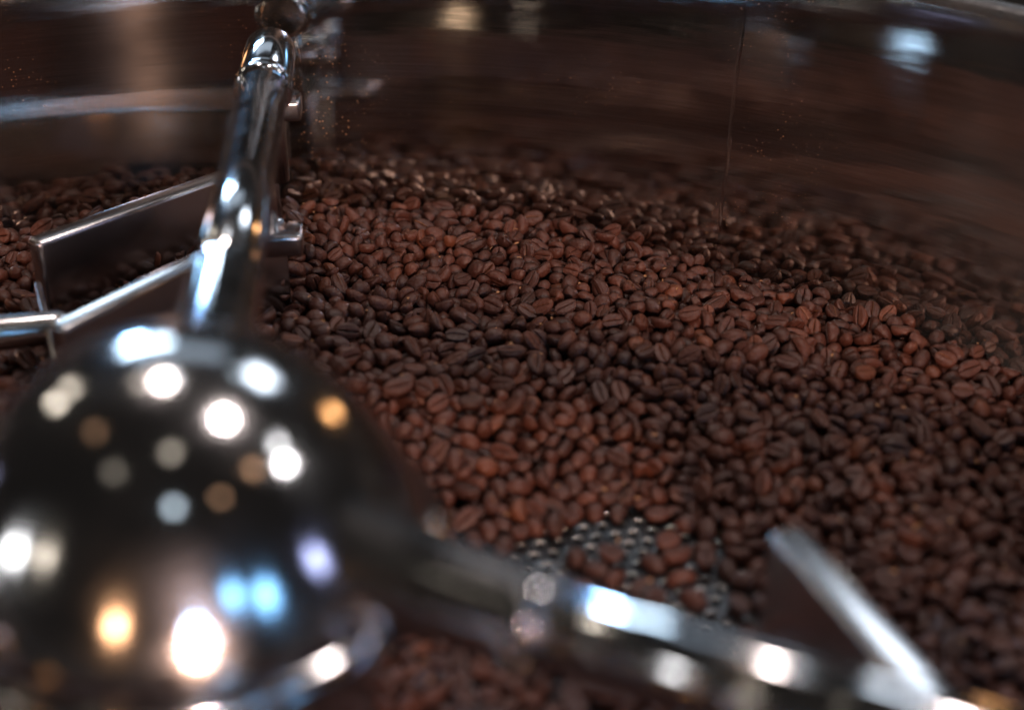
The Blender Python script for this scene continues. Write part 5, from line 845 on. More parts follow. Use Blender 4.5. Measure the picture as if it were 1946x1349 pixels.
3209,854,95,9,57,36,15,2112,1339,163,70,39,32,7,3731,2218,98,89,73,55,23,1679,2370,205,0,53,53,15,4142,1990,74,57,22,14,29,1878,2752,251,29,63,43,28,4052,1585,73,79,47,36,25,1949,1989,157,42,53,99,16,3818,730,74,32,14,37,7,2702,1525,125,62,36,94,26,2284,1658,148,61,74,90,28,3429,2523,125,11,22,51,25,
2413,1871,202,32,42,71,19,1813,2127,218,27,37,42,13,4203,1384,72,78,55,47,21,3279,774,114,72,91,38,10,1974,1146,169,42,53,63,20,2238,1802,241,2,58,59,22,2224,1690,192,52,89,64,24,2152,1599,178,75,62,11,26,2340,2252,193,91,47,40,26,2586,3019,183,85,85,47,19,2402,1806,195,24,14,27,8,2855,1254,73,30,84,43,11,
2756,2678,152,62,25,9,19,1923,2135,147,50,51,3,8,2412,1700,151,58,2,58,17,2226,1881,194,5,47,30,23,3342,872,77,64,25,18,16,3076,2545,139,73,75,70,18,2772,1529,96,58,49,49,18,2688,1651,145,52,36,98,8,3671,837,89,52,45,6,7,4234,1743,107,60,70,84,9,1958,2232,230,57,79,13,28,1988,862,170,2,38,48,20,
2524,1200,131,86,71,70,9,3475,672,88,49,41,47,28,1744,1954,193,68,28,76,24,2228,1174,161,58,70,6,30,3719,1017,63,32,40,61,20,3571,704,74,89,19,44,29,2618,1772,149,54,37,23,19,3072,899,71,91,78,50,10,2024,2925,230,62,90,32,7,2121,1569,148,89,72,55,8,2251,1377,169,45,79,50,24,2494,1901,218,47,57,94,29,
4266,1225,71,78,9,50,10,2853,958,60,48,57,1,26,3020,707,109,4,64,63,26,2320,2173,221,95,42,29,6,2070,1342,164,55,3,47,20,1635,1904,204,8,40,34,18,3781,848,72,39,77,10,21,1887,1382,182,52,47,55,17,1843,1890,176,47,47,0,21,2610,1172,125,4,51,37,12,2149,2853,235,44,72,70,13,1877,1826,190,93,75,47,11,
3260,855,93,55,2,62,11,2204,1534,173,25,73,48,20,2095,1185,208,81,87,52,30,1741,2607,226,84,73,53,30,2563,1738,141,55,52,46,8,1549,1960,199,22,78,33,27,1819,1273,160,96,31,52,6,2010,1577,181,22,14,61,6,2480,1315,150,24,49,20,10,1895,2208,205,78,89,60,16,2608,1513,154,49,64,98,16,2098,1523,164,52,59,20,25,
3946,1561,64,49,58,64,8,1531,2579,201,31,43,6,14,3690,1151,59,50,50,30,7,3265,2604,129,29,86,29,8,2515,2388,167,6,59,56,16,3827,691,59,50,50,1,8,4393,1986,72,61,36,74,9,1877,1009,190,92,71,62,28,1922,1004,183,95,59,67,14,1775,2520,239,14,84,52,19,2992,671,92,49,51,100,20,2401,1785,167,27,6,45,9,
3153,875,89,3,40,58,26,1737,1899,196,76,92,46,16,1626,1261,134,49,48,90,29,1935,2324,216,41,71,56,25,3317,2710,120,34,64,44,26,1909,950,170,61,63,94,29,2697,2159,159,79,44,83,9,1782,2171,219,79,83,41,9,2146,1287,202,73,9,66,25,2218,1847,163,55,54,40,12,1889,1647,177,52,54,55,21,2088,1746,217,33,50,77,15,
2974,630,105,94,38,51,28,2000,2176,215,68,14,60,13,2127,2343,233,91,66,32,14,2020,1096,175,42,67,12,13,1745,2442,227,50,41,91,26,2140,1642,153,24,58,15,13,2095,1524,144,79,10,47,12,1790,1673,198,28,74,32,7,4074,795,59,50,50,72,11,2258,2970,232,67,97,54,27,2156,879,182,54,51,91,29,2135,631,150,16,28,59,15,
1946,2275,240,37,34,88,25,3834,838,75,70,4,50,29,2122,1353,149,93,24,49,24,1541,2553,242,36,96,37,17,2186,1821,201,54,52,77,13,2775,1658,100,41,56,66,22,1895,2112,208,28,49,91,15,2232,1099,175,12,57,82,22,2239,1302,170,33,96,43,16,2802,1561,85,85,26,71,24,2732,2449,131,30,38,63,20,2178,1131,190,29,51,31,11,
4136,1430,59,50,50,43,9,2585,1888,206,38,52,56,15,3099,880,63,38,65,15,20,1457,2595,224,80,32,81,23,1776,2618,236,69,59,93,23,2060,2820,226,43,48,94,25,3614,1903,79,50,52,46,14,2108,2505,248,55,25,84,23,3469,853,106,96,34,42,10,2890,1832,116,1,56,56,14,4066,2158,76,72,30,80,29,2524,1614,125,35,49,23,10,
2377,1923,202,36,10,45,20,3887,1180,71,31,72,77,9,1465,2625,197,31,54,5,8,4345,1860,63,45,31,90,24,2172,1607,147,36,49,96,25,3265,813,99,72,95,46,11,2443,1525,190,80,79,22,25,2604,1141,123,44,10,79,22,4362,1945,59,46,47,1,15,2979,755,107,78,82,34,12,2209,1341,146,58,10,76,9,2086,2851,247,20,14,44,13,
4247,2038,71,32,3,50,12,2305,1919,217,57,5,68,28,2337,1901,230,21,86,31,7,4078,896,70,95,71,50,6,2969,709,100,60,4,33,16,2320,2794,235,69,81,42,18,2217,1755,175,81,86,41,15,2138,2495,215,45,66,41,15,1795,1363,165,60,20,61,15,2055,795,151,69,41,15,27,1667,2638,196,87,53,60,19,3791,2277,88,67,61,5,12,
2691,1786,171,42,41,3,10,3716,936,103,50,35,2,18,2287,1948,181,33,37,81,28,2262,1424,171,81,60,70,12,2784,2673,150,81,56,58,24,2269,1935,231,21,65,15,6,4325,1782,84,21,78,71,23,2565,1801,172,75,29,78,15,1425,2446,225,48,52,46,26,2810,1307,73,25,37,59,25,1571,2171,199,54,45,93,19,2008,1051,207,77,91,54,29,
2037,2130,222,26,11,31,7,2472,1640,168,16,39,74,12,4059,1179,76,30,46,27,29,2036,932,182,33,71,90,29,2275,1029,179,44,28,80,23,3554,2539,99,57,18,13,12,1728,2558,228,9,65,46,8,1830,2544,209,7,40,49,17,1826,2643,226,55,80,11,16,2624,1536,121,61,57,5,14,1904,828,147,51,46,93,19,1658,2135,224,64,58,86,26,
1673,1789,210,80,77,79,7,1775,2477,246,57,59,68,13,1773,2711,242,58,5,70,8,2333,2060,227,46,62,52,15,1797,1575,191,67,58,60,29,2089,1304,144,47,52,42,26,1792,1802,193,64,39,31,16,2251,3020,209,58,84,16,22,3345,2723,138,39,69,57,23,3254,2682,137,58,1,48,23,1852,1396,154,52,51,46,12,1555,2083,196,85,16,44,10,
2915,880,64,37,36,66,20,2459,1916,223,52,19,42,19,2174,2049,223,82,70,68,7,2451,2569,180,56,51,96,7,1480,2421,233,64,2,50,19,3899,889,97,88,38,29,22,2702,1613,124,23,61,40,10,4029,875,73,68,3,50,21,4081,1191,102,36,58,40,17,1978,528,140,6,74,47,22,1869,2233,160,66,61,25,14,1503,2108,204,12,49,46,22,
1570,2549,209,66,41,41,11,2236,2758,278,18,60,34,13,1567,2385,226,32,54,96,21,2271,1090,165,38,7,59,17,3200,2738,145,14,32,68,9,2681,1675,136,83,13,46,7,2599,1697,137,53,36,20,11,2006,1490,180,79,17,74,22,2513,3013,155,38,65,10,30,2697,1589,121,62,20,83,25,2094,658,147,60,63,93,20,2779,879,79,52,17,79,23,
3152,848,96,64,42,90,22,4439,1984,80,10,39,75,19,3606,1026,77,86,47,85,9,1468,2527,210,47,54,68,12,2370,1800,220,21,36,78,22,3040,768,100,21,56,21,18,2212,1165,216,97,66,56,27,2130,2190,202,23,92,44,7,2327,2200,190,79,10,50,29,2158,2298,239,60,96,62,30,1783,1523,189,22,75,83,21,1821,2519,235,70,5,55,17,
2557,1398,131,94,68,36,16,1740,2568,202,5,59,40,11,3733,1165,66,43,73,6,20,4034,723,58,50,50,99,6,2224,1130,177,49,83,87,7,2290,2817,257,58,69,88,14,2558,1234,129,11,54,55,17,2398,1773,186,73,35,32,23,2799,1356,71,35,14,80,17,3388,975,70,7,75,50,8,2628,1606,122,55,45,97,17,2520,1820,171,79,46,13,16,
4019,787,72,7,24,50,15,1554,2033,201,41,90,79,18,2541,1539,160,38,49,41,9,2000,2002,239,22,13,65,22,2148,2235,166,50,47,87,28,4075,847,74,35,2,50,23,1749,1709,220,24,83,69,23,2331,2646,251,5,29,55,23,2799,937,73,81,74,72,23,2106,2145,204,33,43,79,15,2759,953,60,51,52,89,8,3071,814,87,67,75,63,9,
3619,958,92,36,7,71,6,2012,1190,173,86,78,55,9,2178,670,160,62,11,26,30,4116,2151,60,56,51,73,21,1829,528,126,100,49,50,7,3713,1111,71,19,89,50,12,1727,1983,216,91,61,26,18,4189,1699,73,56,5,70,26,1589,2575,194,50,54,98,22,3693,684,74,88,18,50,23,3149,2443,156,67,62,11,7,2403,2112,205,16,16,61,15,
2230,1803,197,23,33,62,24,1661,2729,229,55,20,21,22,2373,2189,177,39,42,12,7,2953,910,59,50,50,79,16,2006,2924,257,80,87,41,13,2857,649,97,76,35,40,27,3893,1939,70,89,52,50,10,2026,1136,172,62,34,11,17,1937,1940,163,47,49,16,28,3374,1959,101,96,62,53,19,4192,2301,87,93,50,43,21,1897,1080,190,53,98,41,21,
2183,2492,221,46,64,40,12,3215,2127,128,84,18,38,7,3843,2222,80,23,56,40,28,2127,1373,183,89,51,21,9,2005,2245,160,72,42,43,19,3402,946,68,43,80,15,15,3719,1055,98,39,66,9,24,4355,1736,70,65,77,88,27,4177,1977,72,24,41,89,10,1503,2606,239,34,87,20,13,1684,888,159,4,70,51,16,1574,2501,215,65,25,13,13,
2235,2008,232,73,56,64,19,1632,2247,203,13,72,73,10,1934,2712,214,23,76,21,14,3064,856,59,53,55,1,11,2035,2883,198,48,54,12,25,2860,1313,59,50,50,100,12,3375,1043,60,50,50,40,18,3997,2251,71,44,100,51,9,2256,2684,226,41,80,16,26,2224,2186,245,46,91,72,26,2331,1759,164,94,37,36,17,1883,2690,238,45,53,14,21,
3953,1515,73,81,79,65,18,2857,2050,145,23,38,88,19,2379,2006,228,92,49,54,21,2170,1945,218,36,94,43,8,2013,1284,162,35,77,18,12,2945,759,82,47,51,83,14,2254,1722,196,31,50,90,21,2441,1455,142,62,74,87,15,2179,2592,237,10,44,48,17,3408,729,94,60,80,84,13,2135,1433,152,85,26,70,27,4089,1015,59,50,50,53,12,
2472,1729,168,92,65,71,28,3369,828,87,51,87,17,14,2252,1345,143,72,73,21,20,2750,1570,118,97,36,44,27,4399,1775,74,96,70,50,26,4141,1468,94,90,30,29,19,1781,2843,218,87,23,43,9,2186,2255,187,48,7,66,24,2797,1402,60,47,45,64,27,1411,2735,197,27,6,53,15,4096,1281,74,48,0,50,26,2170,1229,150,39,56,88,22,
2030,1334,185,66,36,15,24,2828,1280,70,12,40,50,12,1620,1956,182,56,55,93,6,3807,1373,69,12,75,43,9,2234,1537,129,53,37,86,22,1914,2575,247,23,60,68,24,2323,2614,212,51,32,7,23,1864,550,126,12,62,32,8,3983,1445,73,42,99,50,22,2279,1165,200,45,48,96,11,2953,2170,126,96,54,55,7,1579,1925,192,38,65,21,30,
2842,886,77,86,39,82,13,2064,2943,206,70,9,33,20,2412,1847,179,27,10,65,14,1402,2620,223,72,10,32,23,1826,1224,153,47,49,70,22,2832,1209,60,50,50,2,23,1804,2805,234,42,63,19,29,2449,1540,117,69,49,85,18,3649,2441,109,99,58,47,21,2209,1200,169,8,27,49,14,4317,1958,71,70,71,85,15,2514,1488,160,28,26,12,11,
3018,752,99,90,20,53,9,2271,2043,227,56,1,57,9,2758,1433,75,55,30,53,15,1988,1000,184,2,36,49,12,2200,980,173,80,55,42,26,4071,1054,60,50,50,2,19,4006,928,72,70,92,56,13,1871,1592,193,61,98,42,15,3893,498,72,88,18,47,16,2759,2799,168,1,38,49,16,2730,2552,164,36,15,72,24,1930,2118,181,61,79,86,8,
2018,2007,206,11,22,36,19,2165,1793,175,83,28,44,17,3689,860,75,59,90,76,14,2217,1964,219,42,63,64,19,2065,1738,186,16,19,38,28,2013,978,181,41,89,24,8,1514,2213,212,76,24,20,6,3589,1064,60,50,50,60,29,3954,2018,89,13,79,43,11,4350,1560,71,92,23,50,13,2200,964,216,18,88,57,14,3734,1859,81,50,76,43,12,
2785,1450,71,65,2,50,10,1984,1765,181,21,26,76,20,3867,862,74,22,56,32,30,3852,2006,68,72,34,18,28,2601,1489,131,21,23,64,9,2558,3024,158,50,15,41,9,3428,692,97,85,74,56,11,3936,2426,98,82,24,74,7,1871,1207,171,64,17,23,26,4395,1642,74,29,5,44,27,1735,2648,232,72,12,68,29,4186,1242,71,77,8,50,12,
3986,748,59,50,50,98,11,2052,1774,161,48,52,1,9,3454,731,88,86,41,32,17,3689,2107,123,14,24,56,21,1895,754,146,46,100,54,15,1917,2893,238,80,78,71,20,1465,2089,196,37,36,86,27,3158,2573,128,45,32,71,22,2282,1580,180,29,57,63,9,1909,1998,229,37,60,32,26,2550,1153,129,33,57,72,26,2781,1597,92,88,29,47,16,
2934,1230,63,32,59,39,24,4005,2085,64,65,58,8,16,1866,798,140,52,46,85,19,1998,1447,219,87,22,38,28,2427,1748,149,57,56,40,30,1696,1455,184,94,30,54,15,2120,1564,184,54,95,37,19,1843,1129,176,43,99,48,21,1922,2872,205,94,73,47,15,4215,1349,73,60,25,88,14,2242,2115,227,60,70,85,6,1898,1179,174,31,61,31,20,
3639,1840,89,70,30,30,6,1949,1736,199,44,58,14,18,2180,1647,164,45,40,91,11,2849,848,71,78,42,46,15,4313,1251,61,50,50,83,28,3668,1456,71,22,22,73,7,3695,2467,120,45,49,76,8,2249,1547,188,44,30,43,23,3125,2382,138,59,80,70,26,3636,2730,82,56,91,46,7,2116,2307,206,35,55,13,20,2000,1380,169,20,15,56,27,
2606,1563,166,92,66,29,29,2331,1789,197,29,40,81,28,1870,1266,165,96,49,64,12,3667,1348,59,56,54,67,16,4320,2004,59,50,50,59,14,2702,1278,102,74,61,34,6,3817,1667,97,46,22,14,10,3155,2418,137,76,81,33,7,2648,1848,169,1,41,52,28,2721,1385,112,74,63,69,26,3986,896,71,89,43,52,18,2180,2513,251,53,39,6,16,
2160,1702,162,73,17,41,9,1793,2747,232,96,63,57,24,3723,780,102,13,81,41,8,2287,1237,154,14,73,75,20,2194,780,150,42,19,89,9,2021,2346,237,28,84,40,18,1641,2041,191,100,47,47,23,2556,1072,116,13,83,54,9,4079,1380,73,49,10,70,14,1974,1985,209,81,44,20,29,1982,1577,165,84,13,45,7,1984,2208,198,35,43,69,22,
2523,1315,140,47,22,83,21,2661,2506,134,47,54,5,24,2952,2364,124,90,51,58,18,1902,1422,203,91,52,48,24,2453,1419,150,56,73,7,20,1773,1615,187,53,48,95,21,3750,976,99,57,48,81,24,3626,934,73,95,63,41,16,3812,807,96,76,89,67,26,2870,1350,64,60,33,6,27,4267,1349,59,50,50,53,17,2553,2923,160,52,22,90,26,
1855,2719,203,17,25,61,14,3366,661,92,50,53,35,29,2229,1411,162,78,55,11,16,2176,1352,184,70,60,8,22,2499,1122,114,53,49,99,7,1980,726,149,2,64,49,26,4167,1205,64,45,69,4,30,2079,1563,149,48,91,22,14,2968,2335,122,71,15,79,9,2398,1718,191,95,35,43,29,3094,762,100,60,28,26,28,2057,1635,162,2,54,60,19,
1908,2049,208,66,67,71,21,2113,1465,161,56,49,26,20,2586,1268,134,83,29,53,8,4209,1645,99,57,42,19,17,1882,1542,199,40,67,95,21,4254,1400,60,50,50,82,25,1946,2096,217,76,62,82,29,3426,2600,114,86,20,67,17,4090,2075,81,59,81,40,28,1710,2670,197,84,39,35,27,3607,1096,73,40,65,76,14,3237,901,88,77,91,46,24,
1376,2429,238,73,32,19,19,2455,1517,153,15,46,15,12,2086,1892,162,50,50,16,16,2348,2692,240,47,26,6,17,3638,2263,105,54,51,97,25,2035,1731,205,41,57,20,12,3333,2817,131,37,2,50,15,3108,841,102,94,49,33,29,1879,2125,170,10,40,37,21,1703,1784,214,14,71,23,9,3487,2685,108,32,52,21,18,1708,1879,193,64,56,28,25,
2583,1604,147,47,52,32,8,2441,1890,185,75,35,18,13,4262,1470,69,69,47,54,9,1754,2835,187,60,98,49,8,1845,2851,228,55,52,29,13,2051,2720,253,75,89,68,7,2049,901,172,76,32,32,21,2249,1611,175,74,45,92,28,1845,1532,173,69,57,95,18,1573,1851,206,16,80,32,24,1861,2579,246,54,100,49,30,2511,1858,212,89,78,45,10,
4137,2222,71,0,48,50,12,3591,950,78,20,31,85,26,3537,2392,118,59,73,93,8,1981,1351,175,74,57,33,15,1999,2318,190,14,46,34,25,3917,1646,75,59,41,11,21,3729,874,98,34,77,42,23,4369,1687,74,95,72,50,26,2282,1541,156,46,22,74,22,3983,786,63,31,45,72,21,1921,2726,235,33,32,60,28,2600,1213,134,24,47,9,20,
1455,2642,242,53,99,42,17,3565,2763,77,53,50,97,29,3921,2199,87,18,67,26,8,1969,678,128,50,47,92,22,2102,2481,221,94,74,45,14,1862,2502,240,73,24,15,13,2557,1498,137,16,26,27,14,4403,2020,59,50,50,8,16,2100,2268,187,28,49,87,8,2207,839,192,41,29,83,20,1497,2165,210,30,18,69,15,2258,1139,161,83,83,56,12,
3675,912,85,87,30,74,27,2872,702,84,48,51,91,21,1794,2436,208,37,88,55,18,2072,1592,154,97,64,43,13,2122,1158,175,45,3,33,20,3127,562,93,51,52,0,12,3910,2070,68,57,28,30,26,3590,2012,87,48,53,1,7,2466,1367,139,60,69,89,22,2035,1543,161,66,89,75,25,3392,906,106,86,21,32,22,3962,1941,76,36,60,96,28,
2549,1113,127,69,8,35,9,2747,2402,124,29,33,70,19,1653,2618,229,63,62,94,8,1731,2510,239,12,81,52,17,3088,2905,156,46,57,26,8,2720,1304,101,56,94,35,8,1968,1709,182,27,91,34,25,1772,1766,238,61,2,51,25,2005,1688,196,47,68,5,25,3803,1765,77,51,54,95,16,1933,1658,216,55,74,93,9,4412,1936,59,50,50,92,16,
3013,829,75,97,66,49,9,1790,2275,215,24,74,49,28,3719,693,99,21,12,62,26,3756,1033,59,47,56,14,9,4213,1459,60,50,50,98,18,3884,2424,96,45,88,82,25,2897,833,77,68,15,41,20,4273,1903,75,15,18,37,20,3701,2144,96,80,48,44,20,2117,2747,253,25,38,85,22,1994,2629,251,55,7,25,12,3724,1986,68,46,52,4,25,
1833,1695,234,7,25,51,30,3810,606,73,79,9,50,19,3723,1270,68,80,57,49,15,3390,2231,141,25,34,77,13,2190,2699,291,10,45,43,29,3719,896,59,50,50,71,17,2686,1772,147,47,17,88,9,3763,909,95,56,97,36,12,1462,2745,218,45,83,23,26,3273,2261,148,24,20,60,7,2591,1057,118,59,36,7,9,1952,1312,164,68,59,58,28,
2242,1981,183,12,82,48,7,1829,2501,195,48,58,99,13,1772,2165,161,53,52,79,25,2358,1819,177,64,91,75,28,2637,1073,110,36,2,48,21,3787,1125,64,34,45,5,18,4307,1581,73,86,85,50,18,3917,938,83,51,8,51,21,2183,2997,233,19,53,51,26,2189,2833,239,8,23,55,14,2076,2779,258,59,50,52,28,3966,936,86,69,57,33,26,
1590,2261,215,91,58,73,16,1836,2600,211,92,77,51,25,2281,2147,216,65,56,32,29,2046,1505,151,62,2,48,14,4315,1896,64,34,30,77,6,2511,1454,132,11,42,21,21,1971,2596,225,50,10,19,28,3097,1937,98,97,60,39,21,1907,1699,192,25,86,28,28,3441,976,58,50,50,46,7,4238,2252,84,96,39,33,16,2259,1269,186,7,52,67,22,
1504,1178,138,95,27,52,26,3239,786,103,25,31,70,26,1865,2212,219,4,38,56,8,2602,1574,130,92,23,47,6,2078,2919,242,79,14,60,29,3770,885,72,92,76,49,17,2141,1770,170,86,32,40,28,2500,1396,135,61,19,73,22,2146,1007,181,53,12,31,15,4238,1771,72,43,72,12,20,2678,1068,114,21,17,66,8,2177,851,172,87,78,36,10,
2367,1861,186,41,65,76,21,2618,2021,179,10,31,66,7,2692,2494,171,89,21,58,14,1696,2843,183,27,59,11,22,3665,2556,96,55,30,65,21,2820,2104,148,7,41,40,18,2305,1968,228,12,79,38,18,1593,2737,183,91,70,61,16,3946,1716,72,47,75,8,20,2724,1700,137,6,28,52,18,4175,1666,77,50,9,78,21,2053,2170,174,96,50,35,19,
2056,977,187,58,89,68,22,2084,849,179,14,78,60,19,1675,2285,191,56,68,4,29,2678,2919,171,43,48,51,21,1670,1928,189,35,37,18,21,2203,2274,223,84,52,59,23,2920,2187,134,75,47,8,12,1874,1789,195,68,75,11,7,2624,1260,122,64,32,20,10,1782,2532,195,50,44,92,21,4424,1727,63,53,30,8,22,1924,2305,208,39,7,66,18,
2300,1252,203,85,16,53,22,4445,1955,78,88,76,57,11,1867,1425,157,52,62,96,14,3125,783,107,76,93,48,27,2198,726,141,50,50,17,16,2527,1033,137,68,7,62,21,2211,1950,206,87,80,36,16,1637,2211,217,25,61,24,27,1857,2803,230,50,1,41,22,1358,2687,220,91,68,31,20,3778,939,100,19,78,48,13,3463,792,86,24,30,23,10,
2074,2367,220,61,79,68,10,4038,1148,65,39,33,6,20,2495,1124,155,58,99,49,14,3888,769,72,35,58,91,13,1545,2201,222,28,85,69,25,2193,1297,182,83,83,50,18,1869,1472,175,74,47,56,10,4533,1475,67,21,39,56,10,2342,2477,215,89,24,40,14,1941,1487,171,26,15,66,15,3064,2286,153,56,93,63,18,1968,2797,243,60,55,5,26,
4366,1805,70,80,24,25,12,1893,2498,239,16,22,64,20,4029,1918,70,70,73,78,28,2474,2808,190,21,83,68,10,2509,2345,158,39,42,74,14,2078,701,148,0,46,49,7,2567,1601,132,12,18,53,8,2006,1235,156,55,56,95,7,2561,2348,187,0,52,48,19,2897,649,87,49,49,53,13,4135,1731,71,56,99,57,12,2011,2256,223,50,77,18,10,
1606,2848,193,82,76,41,24,3171,2291,138,32,8,69,14,2137,1823,204,50,15,80,26,2539,1781,175,69,19,63,30,3822,2489,81,50,49,2,8,3682,946,74,75,41,90,9,2639,1688,143,40,54,65,29,1822,1498,182,54,95,69,29,1760,2330,219,50,35,44,9,3312,921,74,87,24,54,17,4164,743,59,50,50,4,15,3228,2543,131,26,33,47,8,
3504,723,86,36,14,75,20,3555,1043,73,32,28,87,26,2373,2760,198,55,22,90,9,2889,2491,124,33,24,72,29,2424,2767,195,23,30,14,13,3739,769,73,59,90,76,6,2081,904,203,33,94,34,23,1960,1616,174,58,1,47,14,4030,1049,97,4,66,58,9,2334,1722,194,26,77,18,18,4322,2058,70,34,86,20,10,2021,2953,242,5,49,40,29,
2224,2311,223,34,44,97,10,1599,2209,202,32,39,64,20,4120,979,59,50,50,43,14,2849,2663,147,77,33,29,23,2646,1754,171,36,89,57,27,1855,2793,260,3,35,51,14,4275,1754,94,72,46,36,12,2865,2404,147,15,66,37,11,3480,954,71,83,82,67,12,1552,2129,199,97,56,51,9,3402,1004,72,46,33,3,26,2528,1441,165,68,49,64,26,
3095,2359,126,54,80,11,15,4173,976,59,50,57,3,10,1817,2914,222,70,52,11,12,3294,691,111,31,17,74,24,3685,824,60,45,52,97,24,2258,1213,197,62,22,82,20,1871,2703,203,78,56,70,16,3363,860,93,74,79,26,18,2433,2806,189,15,71,27,13,1906,1218,170,60,89,75,16,2121,1268,156,91,71,60,12,4197,1498,79,93,39,62,13,
1955,1508,208,89,35,34,23,1982,1293,160,36,77,18,19,2279,1803,213,1,45,45,25,1793,2215,208,42,47,11,29,2441,1786,185,30,25,62,13,1432,2646,193,41,55,20,11,2019,1815,224,80,72,72,29,2014,2672,228,22,78,24,12,4166,2055,69,42,66,15,13,2265,2977,185,32,26,88,22,1606,2064,184,47,31,5,23,2471,3019,144,48,52,57,29,
2187,2041,185,15,69,32,27,2529,1941,231,58,25,8,28,3600,2317,128,9,56,57,20,3641,814,82,78,87,39,12,2171,1176,170,91,32,56,24,1690,1997,179,31,50,44,26,1883,2319,185,85,56,71,27,4355,1616,60,50,50,47,20,3420,827,109,97,63,49,12,2426,2127,189,80,85,66,15,2115,2792,226,65,81,33,15,1944,2567,262,71,70,64,30,
2272,2058,239,37,53,60,19,1969,1408,194,58,8,26,19,2504,1626,177,18,39,84,29,2025,741,154,31,14,54,20,2139,2818,225,14,77,68,11,2116,1040,190,87,47,76,20,2509,2953,173,53,97,45,21,1470,2679,211,93,50,67,28,2238,1685,140,46,38,2,9,2631,1379,116,47,53,28,20,2298,1460,169,97,37,55,26,2269,1896,176,70,47,10,18,
3953,1253,79,26,13,38,6,2208,1850,212,32,66,63,19,1968,1249,191,69,75,80,11,1923,2259,208,92,69,62,23,2078,2743,226,82,43,37,21,3597,1407,60,50,50,43,21,3518,2592,103,23,41,89,12,2042,1295,167,72,77,82,6,1909,1441,167,79,85,70,25,1971,625,124,52,51,0,19,1833,2659,193,52,47,6,21,3662,1884,90,18,36,73,19,
2298,1397,182,61,5,36,7,1725,1915,220,64,10,31,8,2184,1064,217,88,19,52,18,2356,2812,208,18,66,84,26,2830,1427,67,35,77,21,11,1810,1174,159,63,61,69,24,2345,2721,208,32,79,21,10,2467,2696,194,46,72,15,23,2192,1444,195,95,36,38,24,4383,1859,74,83,12,50,24,3813,2086,70,65,25,13,29,2247,1774,187,60,49,99,8,
3857,622,60,50,50,30,20,1949,1195,177,22,62,64,15,1508,2069,203,1,58,52,26,2327,1855,212,90,28,37,18,1565,2094,225,44,16,79,22,1710,1604,189,51,47,100,18,2170,1759,194,50,63,18,8,2278,1760,206,71,68,75,25,3736,985,73,43,99,51,23,2037,2797,205,48,52,100,18,3454,934,68,64,40,23,10,2977,863,72,76,79,67,21,
1874,2645,213,7,31,59,27,3418,2770,107,28,47,87,8,2134,1655,192,19,33,83,24,1956,2838,228,35,39,80,15,3199,664,101,50,50,94,17,1968,967,182,45,30,89,23,2924,2484,123,22,37,56,15,1642,2091,215,82,61,44,15,1726,1649,195,52,52,50,27,1590,2342,223,8,43,34,12,2084,1652,197,89,30,73,29,1902,2800,194,47,50,96,29,
4200,1084,74,12,77,54,20,2202,2464,250,50,2,64,27,1983,1493,163,29,24,54,15,2638,1608,174,14,16,55,30,2125,1098,209,5,58,51,10,3355,934,81,84,74,45,23,1874,1166,173,96,30,53,9,1706,2136,172,32,52,65,23,2590,2542,161,75,24,29,15,2717,1196,95,48,21,87,26,2495,1956,191,70,75,85,24,2702,1501,98,92,74,44,11,
3989,2159,66,74,48,53,22,2283,2172,214,0,51,54,8,2058,1696,194,47,74,8,27,1931,1118,175,31,45,93,25,3194,2589,137,79,32,23,25,2465,2214,180,46,13,81,17,2587,1360,120,50,48,37,20,2005,2453,213,85,52,74,18,1753,2882,179,55,43,27,27,2488,1493,125,53,83,14,17,3793,1961,72,62,77,30,10,2165,2790,231,53,9,57,20,
1575,2300,231,57,63,7,11,1855,1785,231,99,55,59,13,3005,2292,125,79,91,50,17,4167,1457,78,7,63,29,24,2026,2722,212,47,51,96,23,2882,2951,165,32,55,16,18,2136,1196,172,10,42,68,18,3369,2645,122,69,92,35,16,4158,1260,88,59,97,59,21,3168,1944,96,27,84,35,10,3884,941,76,52,8,51,14,3453,1016,59,50,50,34,10,
3272,905,80,25,50,9,7,2876,1502,60,50,50,99,23,2101,2402,207,1,60,50,26,2101,1412,183,10,71,38,21,4131,1353,77,76,81,20,28,3780,741,73,85,15,50,22,1427,2292,221,52,48,100,14,1858,2139,203,42,52,1,7,2209,1257,153,78,24,26,22,2191,1247,192,58,18,14,6,1497,2449,254,71,93,36,19,3523,2654,97,73,30,19,28,
1911,1914,217,64,92,71,13,2560,1449,133,74,16,77,24,2548,2206,165,68,49,95,14,1747,2737,210,73,88,29,21,3579,998,73,99,62,50,21,2126,1126,193,28,9,36,29,2170,1111,166,34,63,60,18,3815,769,71,46,4,61,11,1764,1352,163,81,48,19,7,2401,1903,188,31,96,53,14,3874,814,71,52,70,79,10,4305,1677,76,19,76,73,13,
3769,2555,82,41,23,91,10,2207,2354,220,87,54,31,20,2219,2038,217,56,68,89,12,3870,2171,69,39,6,68,7,1667,2073,178,37,58,94,21,1833,1357,164,61,13,18,18,1965,2957,223,58,46,2,16,4099,2008,59,50,50,12,17,2293,2095,241,4,36,46,24,2393,2676,200,30,60,7,26,2508,1068,111,54,52,75,27,2055,2252,217,67,53,32,9,
1870,1059,180,25,31,89,26,2145,912,167,27,72,35,10,1523,2647,232,80,44,13,26,2026,1441,178,56,60,2,18,3785,698,71,52,67,13,13,3194,899,84,68,43,91,14,1488,2247,223,0,46,53,20,1708,2109,216,6,34,52,28,2684,1452,107,81,85,60,7,4220,1650,71,40,24,69,6,3384,766,124,6,27,52,29,2442,1597,189,4,67,43,18,
